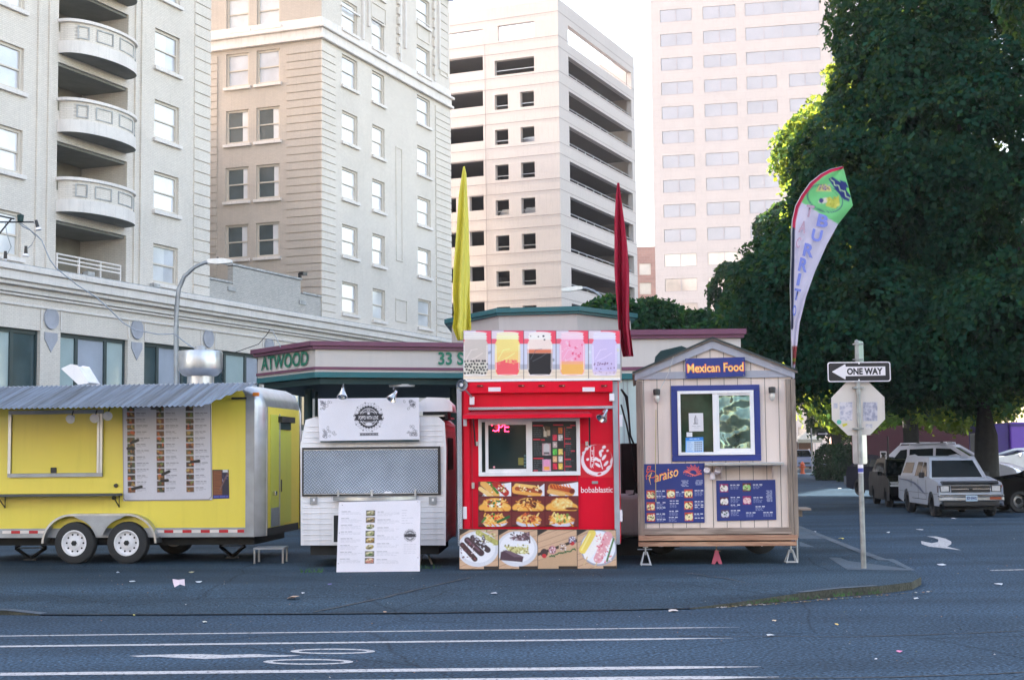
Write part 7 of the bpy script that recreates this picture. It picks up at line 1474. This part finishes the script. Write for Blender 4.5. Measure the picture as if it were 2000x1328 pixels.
t2 = tree('street_tree', 'tall maple whose left crown edge glows yellow green in sun', (18.8, 68, 0), bumps(0, 0, 14.4, 6.3, 5.6, 8.5, 20, .34, 3)+[(-2.5, -1, 5.5, 3.4, 3, 2.4), (2.5, 0, 5.2, 3.2, 3, 2.2)], .40, 5, 2000, 46, .20, 3, mat=m_leaf_sunlit, group=GT, limbs=8); t2.location = (17.1, 62, 0); t2.scale = (.92, .92, .92)
t4 = tree('street_tree', 'farthest wide dark maple spreading left over the kiosk roof line', (20.6, 92, 0), bumps(0, 0, 11.2, 6.9, 6, 7.6, 20, .34, 4)+[(-5.5, 0, 8.0, 2.8, 2.6, 2.8), (-5.8, 0, 12, 2.0, 2.4, 2.2), (2.5, 0, 5.2, 3.2, 3, 2.6)], .36, 4.5, 2000, 40, .25, 5, group=GT, limbs=8)
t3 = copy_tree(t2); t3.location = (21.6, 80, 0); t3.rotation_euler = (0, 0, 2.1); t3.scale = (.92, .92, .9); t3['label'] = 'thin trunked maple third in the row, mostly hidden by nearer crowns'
t5 = copy_tree(t4); t5.location = (27, 120, 0); t5.rotation_euler = (0, 0, 1.2); t5['label'] = 'maple with slim trunk rising behind the clipped hedges'
# small trees beyond the kiosk
GS = 'small trees beyond the kiosk'
for i, (px, ptop, R2, Y) in enumerate(((1222, 577, 2.1, 52), (1316, 585, 1.7, 54), (1180, 582, 1.4, 53), (1388, 630, .8, 50))):
    p = at(px, ptop, Y); tree('small_tree', ['round topped tree just right of the crimson flag beyond the kiosk', 'round topped tree between the crimson flag and the gable', 'small tree crown half hidden by the crimson flag', 'tiny tree crown beside the big maple over the kiosk wall'][i], (p[0], Y, 0), bumps(0, 0, p[2]-R2*1.1, R2*1.15, R2*1.1, R2*1.15, 9, .42, 20+i), .14, p[2]-R2*2, int(260*R2), 26, .17, 30+i, mat=m_leaf3, group=GS, spread=.45)
# clipped hedges far down the street
for i, (px, w, Y) in enumerate(((1628, 1.15, 86), (1657, .8, 82))):
    p = at(px, 880, Y); h_ = thing('hedge', ['big rounded dark hedge at the far kerb', 'smaller dark hedge right of the big hedge behind sign post'][i], 'hedge', (p[0], Y, 0), 0, 'clipped hedges'); L = [(0, 0, .95, w, w, 1.1), (.3*w, 0, 1.5, w*.7, w*.7, .6), (-.4*w, 0, 1.3, w*.6, w*.6, .8), (0, 0, .4, w*1.02, w, .5)]
    foliage('leaves', h_, L, 420, 22, .10, 40+i, m_leaf2, spread=.25); k = MB(); k.tube([(0, 0, 0), (0, 0, 1)], .08, m_bark, n=6); k.build('stem', h_)
# trees across the street behind the viewer (mirrored in the cart windows)
for x, y, a, lab in ((-9, -14, .5, 'dark maple across the street behind the viewer, left'), (4, -17, 2.0, 'dark maple across the street behind the viewer, middle'), (17, -15, 3.3, 'dark maple across the street behind the viewer, right')):
    t = copy_tree(t2); t.location = (x, y, -1.6); t.rotation_euler = (0, 0, a); t.scale = (.6, .6, .5); t['label'] = lab; t['group'] = 'trees across the street'
k = MB(); facade(k, -40, 40, 0, 16, [(-38+i*5, -35+i*5, z, z+2) for i in range(15) for z in (1.2, 5, 9)], lambda u, d, z: (u, -30-d, z), brick_mat('street buff brick', (.56, .45, .36), (.52, .42, .33), (.42, .36, .3))); k.box(-40, 40, -42, -30.4, 0, 16, m_dark); o = k.build('opposite_building'); tag(o, 'unseen brick building added across the street behind the viewer', 'building')  # out of view, added for window reflections and warm fill on the carts
# ------------------------------------------------------------------ vehicles: local x = length (front at +x), y = width, z = up
m_tint = M('tinted car glass', (.006, .010, .011), .06, var=.2, spec=.12)
def arches(prof_bottom_z, wheels, r):
    """points along the underside from front to rear with wheel arch cut-outs"""
    P = []
    for x in sorted(wheels, reverse=True):
        n = 9; a0 = math.asin(max(-1, min(1, (prof_bottom_z-.33)/r)))
        for i in range(n+1): a = a0+(math.pi-2*a0)*i/n; P.append((x+r*math.cos(a), .33+r*math.sin(a)))
    return P
def shell(prof, w, m, tuck=.0, ztuck=.9, bev=.085, name='body', parent=None, y0=None):
    k = MB(); h = w/2; k.prism([(p[0], p[1]) for p in prof], -h, h, m)
    k.v = [(x, y*(1-tuck*max(0, z-ztuck)), z) for x, y, z in k.v]; return k.build(name, parent, smooth=40, bevel=bev, seg=3)
def car(name, lab, loc, head, w, prof, cab, glass_side, paint, wheels, trim, group='parked vehicles', rimm=None, wr=.32, extra=None, tuck=.16):
    t = thing(name, lab, 'car' if 'pickup' not in name else 'pickup truck', loc, head, group); zb_ = prof[0][1]
    o = shell(prof, w, paint, tuck*.3, .6, parent=t); c = shell(cab, w*.93, paint, tuck*2.2, cab[0][1], .07, 'cabin', t)
    for nm, poly in glass_side:
        for s in (-1, 1):
            k = MB(); V = [(x, s*((w*.93/2)*(1-tuck*2.2*max(0, z-cab[0][1]))+.006), z) for x, z in poly]; n = len(V); V2 = [(x, y-s*.012, z) for x, y, z in V]; k.add(V+V2, [tuple(range(n)), tuple(range(2*n-1, n-1, -1))]+[(i, (i+1) % n, n+(i+1) % n, n+i) for i in range(n)], m_tint); k.build(nm, t)
    def screen(nm, a, b, ins=.09):
        k = MB(); d = Vector((b[0]-a[0], 0, b[1]-a[1])); nn = Vector((d.z, 0, -d.x)).normalized()*(.008 if nm == 'windscreen' else .008); f = lambda z: (w*.93/2)*(1-tuck*2.2*max(0, z-cab[0][1]))-ins
        A = Vector((a[0], 0, a[1]))+d*.08; B = Vector((b[0], 0, b[1]))-d*.08; wa, wb = f(A.z), f(B.z); V = [A+nn+Vector((0, -wa, 0)), A+nn+Vector((0, wa, 0)), B+nn+Vector((0, wb, 0)), B+nn+Vector((0, -wb, 0))]; V += [v-nn*1.6 for v in V]
        k.add([tuple(v) for v in V], [(0, 1, 2, 3), (7, 6, 5, 4), (0, 4, 5, 1), (1, 5, 6, 2), (2, 6, 7, 3), (3, 7, 4, 0)], m_tint); k.build(nm, t)
    for nm, a, b in trim.get('screens', []): screen(nm, a, b)
    for x in wheels:
        for s in (-1, 1):
            T = Matrix.Rotation(R_(90*s), 4, 'X'); k = MB(); k.lathe([(wr*.6, -.1), (wr*.9, -.1), (wr, -.06), (wr, .06), (wr*.9, .1), (wr*.6, .1), (wr*.6, -.1)], m_rub, n=24, T=T, caps=False); q = k.build('wheel', t, smooth=40); q.location = (x, s*(w/2-.12), wr)
            k = MB(); k.lathe([(wr*.62, .102), (wr*.56, .08), (wr*.3, .06), (wr*.25, .09), (.001, .09)], rimm or m_alu, n=20, T=T, caps=False); k.build('rim', q, smooth=30)
    k = MB(); k.box(min(wheels)-.6, max(wheels)+.6, -w/2+.2, w/2-.2, .2, .6, m_dark); k.build('chassis', t)
    if extra: extra(t, w)
    return t
m_pk_w = plain('white pickup paint', (168, 174, 186), .35, var=.04, coat=.2, streak=.05); m_blkp = plain('black car paint', (9, 10, 12), .35, var=.05, spec=.06); m_head = M('headlamp lens', (.62, .60, .60), .12, var=.2, scale=9, coat=1); m_orl = plain('orange indicator', (150, 70, 40), .3)
# --- white pickup with canopy
PL = 4.6; fz = .36
body = [(2.3, fz), *arches(fz, (1.48, -1.35), .40), (-2.3, fz+.08), (-2.32, .98), (-.72, 1.0), (1.0, 1.0), (1.25, .98), (2.22, .86), (2.3, .78)]
cab_ = [(1.05, .99), (.50, 1.52), (-.80, 1.53), (-.82, .99)]
def px_extra(t, w):
    # bed canopy
    k = MB(); k.prism([(-.84, .99), (-.84, 1.56), (-1.2, 1.60), (-2.1, 1.56), (-2.32, .99)], -w*.46, w*.46, m_pk_w); k.v = [(x, y*(1-.35*max(0, z-.99)), z) for x, y, z in k.v]; o = k.build('canopy', t, smooth=40, bevel=.05, seg=3)
    for s in (-1, 1):
        k = MB(); f = lambda z: s*(w*.46*(1-.35*max(0, z-.99))+.008); V = [(x, f(z), z) for x, z in ((-1.0, 1.12), (-1.0, 1.42), (-2.0, 1.42), (-2.16, 1.12))]; k.add(V+[(x, y-s*.012, z) for x, y, z in V], [(0, 1, 2, 3), (7, 6, 5, 4), (0, 4, 5, 1), (1, 5, 6, 2), (2, 6, 7, 3), (3, 7, 4, 0)], m_tint); k.build('canopy_window', o)
        k = MB(); V = [(x, s*(w/2+.004), z) for x, z in ((-2.2, .93), (-1.2, .90), (-.3, .82), (.3, .68), (.95, .55), (.35, .76), (-.3, .88), (-1.2, .945), (-2.2, .96))]; k.add(V, [tuple(range(9))], plain('blue grey stripe', (96, 104, 130), .4)); k.build('side_stripe', t)
        k = MB(); k.box(.62, .74, s*(w/2+.02)-.09 if s < 0 else s*(w/2+.02)-.05, s*(w/2+.02)+.05 if s < 0 else s*(w/2+.02)+.09, 1.02, 1.17, m_blk); k.build('mirror', t, bevel=.02)
        k = MB(); k.box(2.255, 2.312, s*.66-.13, s*.66+.13, .67, .84, m_blk); k.box(2.3122, 2.325, s*.66-.11, s*.66+.10, .685, .825, m_head); k.build('headlight', t, bevel=.012)
        k = MB(); k.box(2.2, 2.308, s*.815-.025, s*.815+.025, .66, .84, m_orl if s > 0 else plain('grey corner lens', (110, 100, 105), .2)); k.build('indicator', t, bevel=.006)
        k = MB(); k.box(2.34, 2.386, s*.62-.15, s*.62+.15, .47, .54, m_orl if s > 0 else m_head); k.build('bumper_lamp', t)
        k = MB(); k.box(-.3, -.2, s*(w/2+.002)-.01, s*(w/2+.002)+.01, .82, .85, m_blk); k.build('door_handle', t)
    for s in (-1, 1):
        k = MB(); ys = s*(w/2+.001)
        for x in (.98, .08, -.66, -.84): k.box(x, x+.012, min(ys, ys+s*.003), max(ys, ys+s*.003), .45 if x > .0 else .75, .97, m_dark)
        k.box(-.66, 1.0, min(ys, ys+s*.003), max(ys, ys+s*.003), .435, .447, m_dark); k.box(-2.2, 2.2, min(ys, ys+s*.006), max(ys, ys+s*.006), .60, .615, plain('side moulding', (120, 122, 130))); k.build('door_seam', t)
    k = MB(); k.box(2.29, 2.318, -.5, .5, .66, .84, m_blk); k.box(2.3185, 2.335, -.5, .5, .735, .76, m_chrome); k.box(2.3185, 2.33, -.5, .5, .826, .84, m_chrome); k.box(2.335, 2.345, -.05, .05, .725, .77, m_blk); k.build('grille', t, bevel=.003)
    k = MB(); k.box(2.24, 2.385, -w/2-.01, w/2+.01, .545, .60, m_chrome); k.box(2.24, 2.375, -w/2-.01, w/2+.01, .44, .543, m_alu); k.box(2.2, 2.35, -w/2+.1, w/2-.1, .3, .44, m_blk); k.build('bumper', t, bevel=.02)
    k = MB(); k.prism([(2.24, .87), (2.32, .90), (2.27, .955), (2.1, .93)], -.72, .72, m_blk); k.build('bug_deflector', t, bevel=.01)
    k = MB(); k.box(2.386, 2.392, -.15, .15, .43, .585, plain('licence plate', (176, 196, 214), .4)); o = k.build('licence_plate', t)
    q = text('829 EWG', o, plain('plate letters', (50, 50, 110), .4), (-.125, .47, .125, .55), 0, bold=.03); q.rotation_euler = (0, 0, R_(90)); q.location = (2.394, 0, 0)
    k = MB(); k.box(.55, .6, -.12, -.04, 1.18, 1.40, plain('hanging air freshener', (170, 190, 60), .5)); k.build('mirror_tag', t)
pk = car('pickup_truck', 'white pickup with bed canopy parked facing the viewer under the maple', (12.02, 39.9, 0), R_(-92.5), 1.66, body, cab_, [('side_window', [(.82, 1.05), (.44, 1.43), (.12, 1.44), (.12, 1.05)]), ('rear_side_window', [(.04, 1.05), (.04, 1.44), (-.52, 1.44), (-.60, 1.05)])], m_pk_w, (1.48, -1.35), {'screens': [('windscreen', (1.05, .99), (.50, 1.52))]}, extra=px_extra, rimm=m_alud)
# --- generic hatch / suv
def hatch(name, lab, loc, head, paint, s=1.0, L_=4.3, w=1.76, h=1.48, rack=False, group='parked vehicles', dim=False):
    hl = L_/2; f = .30; wh = (hl*.63, -hl*.60)
    body = [(hl, f), *arches(f, wh, .37), (-hl, f+.06), (-hl-.02, .80), (-hl+.1, .98), (-.6, 1.0), (hl*.40, .98), (hl*.78, .86), (hl*.97, .70), (hl+.02, .55)]
    cb = [(hl*.45, .97), (hl*.05, h-.03), (-hl*.2, h), (-hl*.72, h-.06), (-hl*.97, .97)]
    def ex(t, w_):
        for sg in (-1, 1):
            k = MB(); k.prism([(hl*.80, .70), (hl*.97, .60), (hl*.985, .68), (hl*.86, .80)], sg*w_*.40-.14, sg*w_*.40+.14, m_head); k.build('headlight', t, bevel=.02)
            k = MB(); k.box(hl*.32, hl*.37, sg*(w_/2+.06)-.07, sg*(w_/2+.06)+.07, .98, 1.1, paint); k.build('mirror', t, bevel=.02)
            k = MB(); k.box(-hl*.99, -hl*.955, sg*w_*.4-.12, sg*w_*.4+.12, .75, .93, plain('tail lamp red', (120, 20, 25), .25)); k.build('tail_light', t, bevel=.01)
        k = MB(); k.box(hl-.04, hl+.035, -.45, .45, .42, .60, m_blk); k.box(hl+.0352, hl+.045, -.45, .45, .565, .60, m_chrome); k.build('grille', t, bevel=.006)
        k = MB(); k.box(hl-.1, hl+.06, -w_/2+.05, w_/2-.05, .26, .41, paint); k.build('bumper', t, bevel=.03)
        if rack:
            k = MB()
            for sg in (-1, 1): k.tube([(hl*.0, sg*w_*.36, h+.02), (0, sg*w_*.36, h+.09), (-hl*.7, sg*w_*.36, h+.07), (-hl*.72, sg*w_*.36, h-.02)], .03, paint, n=6)
            for x in (-.15, -1.0): k.box(x-.05, x+.05, -w_*.42, w_*.42, h+.09, h+.14, m_blk)
            k.build('roof_rack', t)
    return car(name, lab, loc, head, w, body, cb, [('side_window', [(hl*.36, 1.02), (hl*.06, h-.12), (-hl*.16, h-.10), (-hl*.16, 1.02)]), ('rear_side_window', [(-hl*.20, 1.02), (-hl*.20, h-.10), (-hl*.56, h-.13), (-hl*.56, 1.02)]), ('quarter_window', [(-hl*.60, 1.02), (-hl*.60, h-.13), (-hl*.70, h-.16), (-hl*.84, 1.02)])], paint, wh, {'screens': [('windscreen', (hl*.45, .97), (hl*.05, h-.03)), ('rear_window', (-hl*.72, h-.06), (-hl*.97, .97))]}, group=group, extra=ex)
hatch('black_hatchback', 'glossy black hatchback parked behind the white pickup at the kerb', (12.65, 46.4, 0), R_(-96), m_blkp)
hatch('white_suv', 'tall white sport utility with roof rack parked behind the pickup', (15.9, 52.2, .32), R_(-30), plain('white suv paint', (196, 196, 206), .3, coat=.6), L_=4.7, w=1.85, h=1.60, rack=True)
hatch('white_sedan', 'pale sedan in the lot before the purple truck', (20.0, 56, .5), R_(-170), plain('pale sedan paint', (186, 190, 200), .3, coat=.6), L_=4.5, h=1.25)
hatch('black_sedan', 'black car in deep shade right of the pickup', (15.6, 41.0, 0), R_(178), m_blkp, L_=4.6, h=1.42)
hatch('blue_sedan', 'dark blue car roof glimpsed left of the roof rack', (13.9, 52.6, .1), R_(-80), plain('dark blue paint', (16, 20, 40), .4, spec=.1), L_=4.4, h=1.45)
fp = at(1566, 900, 118); hatch('grey_suv', 'blue grey car parked far down the side street by hydrant', (fp[0], 118, .25), R_(-97), plain('blue grey paint', (110, 122, 150), .3, coat=.6), L_=4.6, w=1.8, h=1.6)
# --- purple food truck
pt = thing('purple_truck', 'purple food truck with rounded window in the lot at the right edge', 'food truck', (19.6, 60, .45), R_(-3)); m_pur = plain('purple truck paint', (112, 74, 176), .45, var=.05); m_purd = plain('deep purple panel', (62, 40, 116), .5)
k = MB(); k.box(1.15, 7, 0, 2.3, .6, 2.42, m_pur); k.build('body', pt, bevel=.06); k = MB(); k.box(0, 1.148, .15, 2.2, .6, 2.36, m_purd); k.build('cab', pt, bevel=.05); k = MB(); k.prism(rrect(1.9, 1.25, 3.3, 2.0, .12)[::-1], -.03, -.005, m_blk); o = k.build('window', pt); k = MB(); k.prism(rrect(2.0, 1.33, 3.2, 1.92, .08)[::-1], -.04, -.031, glass_mat('yellowish reflecting glass', (.45, .42, .22), .1, var=.6, scale=5)); k.build('pane', o)
k = MB(); k.box(-.02, .0-.003, .5, 1.9, 1.2, 2.0, m_tint); k.build('windscreen', pt); k = MB(); k.box(1.15, 7, -.04, 0-.003, 2.25, 2.36, m_purd); k.build('roof_band', pt)
for x in (.7, 5.5): q = wheel(pt, x, .12, .42, .42, .25, .22)
# --- far street furniture
hp_ = at(1567, 900, 104); hy = thing('fire_hydrant', 'orange fire hydrant at the far kerb before the grey car', 'hydrant', (hp_[0], 104, .1), 0); k = MB(); m_hy = plain('orange hydrant paint', (196, 84, 44), .5); k.lathe([(.2, 0), (.2, .06), (.13, .08), (.13, .62), (.17, .64), (.17, .7), (.13, .76), (.06, .84), (.03, .9), (0, .9)], m_hy, n=14); k.build('barrel', hy, smooth=40); k = MB(); k.lathe([(.08, 0), (.08, .12), (0, .12)], m_hy, c=(0, -.1, .5), n=10, T=RX90); k.lathe([(.06, -.22), (.06, .22)], m_hy, c=(0, 0, .5), n=10, T=RY90); k.build('outlet', hy)
fs = at(1586, 900, 100); sp2 = thing('far_sign_post', 'distant pole with small one way sign in front of the tent', 'sign post', (fs[0], 100, .1), 0); G_ = Front((fs[0], 100, .1), 0)
k = MB(); k.tube([(0, 0, 0), (0, 0, G_(1585, 836)[1])], .05, m_alud, n=6); k.build('pole', sp2); k = MB(); a, b_ = G_(1595, 851), G_(1619, 843); k.box(a[0], b_[0], -.08, -.06, a[1], b_[1], m_bk); o = k.build('one_way_sign', sp2); k = MB(); cx_ = (a[0]+b_[0])/2; cz_ = (a[1]+b_[1])/2; k.prism([(a[0]+.08, cz_-.04), (b_[0]-.25, cz_-.04), (b_[0]-.25, cz_-.11), (b_[0]-.06, cz_), (b_[0]-.25, cz_+.11), (b_[0]-.25, cz_+.04), (a[0]+.08, cz_+.04)], -.085, -.081, m_ws); k.build('arrow', o)
k = MB(); k.box(a[0]-.02, 0.0, -.05, -.03, cz_-.02, cz_+.02, m_alud); k.build('bracket', sp2)
tn = at(1586, 900, 128); tt = thing('market_tent', 'white pitched canopy tent over a stall far down the side street', 'tent', (tn[0], 128, .1), 0); G_ = Front((tn[0], 128, .1), 0); a, b_ = G_(1558, 858), G_(1606, 858); ap = G_(1586, 841)[1]; m_tc = plain('cream canvas', (232, 222, 205), .8); k = MB(); zt_ = a[1]
k.add([(a[0], 0, zt_), (b_[0], 0, zt_), (b_[0], 3, zt_), (a[0], 3, zt_), ((a[0]+b_[0])/2, 1.5, ap)], [(0, 1, 4), (1, 2, 4), (2, 3, 4), (3, 0, 4)], m_tc); k.box(a[0], b_[0], -.02, 0, zt_-.3, zt_, m_tc); k.build('canopy', tt)
for x in (a[0]+.03, b_[0]-.03):
    for y in (.03, 2.95): k = MB(); k.tube([(x, y, 0), (x, y, zt_)], .03, m_alud, n=6); k.build('leg', tt)
k = MB(); k.box(a[0]+.2, b_[0]-.2, .8, 1.6, 0, 1.0, m_wv); k.build('counter', tt); k = MB(); k.box(a[0]+.3, b_[0]-.3, 2.6, 2.7, 0, zt_-.2, plain('stall back cloth', (120, 84, 66))); k.build('back_cloth', tt)
q0 = at(1634, 900, 140); q1 = at(1720, 900, 140); k = MB(); w_ = q1[0]-q0[0]; k.box(0, w_+14, 0, 3, 0, 4.2, m_rb); o = k.build('brick_wall'); o.location = (q0[0], 140, 0); tag(o, 'sunlit red brick wall far behind the hedges', 'wall')
q0 = at(1540, 900, 230); k = MB(); hs_ = [(x, x+1.6, z, z+1.7) for x in np.arange(2, 24, 3.2) for z in np.arange(3, 17, 3.3)]; t = thing('far_block', 'peach office block glimpsed at the end of the side street', 'building', (q0[0]-6, 230, 0)); facade(k, 0, 26, 0, 19, hs_, PF, M('peach render', (.52, .36, .28), .8, var=.1)); k.quad((0, 0, 19), (26, 0, 19), (26, 12, 19), (0, 12, 19), m_hs); k.build('wall', t)
for h in hs_: k = MB(); k.box(h[0], h[1], .1, .12, h[2], h[3], m_pw); k.build('window', t)
q = at(1725, 900, 48); ps = thing('parking_sign', 'small white parking sign on a black post behind the hatchback', 'sign', (q[0], 52, .1), 0); G_ = Front((q[0], 52, .1), 0); a, b_ = G_(1719, 897), G_(1731, 881); k = MB(); k.box(a[0], b_[0], -.03, -.02, a[1], b_[1], m_ws); o = k.build('plate', ps); k = MB(); k.box(a[0]+.03, b_[0]-.03, -.033, -.0301, b_[1]-.13, b_[1]-.04, m_bk); k.lathe([(.07, 0), (.07, .003), (.05, .003), (.05, 0)], m_bk, c=((a[0]+b_[0])/2, -.03, a[1]+.1), n=14, T=RX90); k.build('symbol', o)
x_ = G_(1734, 860)[0]; k = MB(); k.tube([(x_, 0, 0), (x_, 0, G_(1734, 852)[1])], .03, m_blk, n=6); k.box(a[0], x_, -.019, .0, b_[1]-.1, b_[1]-.06, m_blk); k.build('post', ps)
# raised lot edge and dark fence behind the cars
k = MB(); k.box(17.2, 40, 50.5, 75, 0.02, .44, m_kerb); tag(k.build('parking_lot'), kind='structure')
k = MB(); k.box(17.5, 30, 74, 74.3, 0, 3.0, plain('dull red hoarding', (70, 30, 42), .8)); tag(k.build('hoarding'), 'dull red hoarding behind the parked cars under the trees', 'fence')
# ------------------------------------------------------------------ air
hm = bpy.data.materials.new('haze'); hm.use_nodes = True; N = hm.node_tree.nodes; L = hm.node_tree.links; N.remove(N['Principled BSDF']); pv = N.new('ShaderNodeVolumePrincipled'); pv.inputs['Color'].default_value = (.95, .90, .92, 1); pv.inputs['Density'].default_value = .0003; pv.inputs['Anisotropy'].default_value = .2
L.new(pv.outputs[0], N['Material Output'].inputs['Volume'])
k = MB(); k.box(-900.5+700, 900.5-700, -60, 320, -1.6, 112, hm); tag(k.build('haze'), kind='stuff')
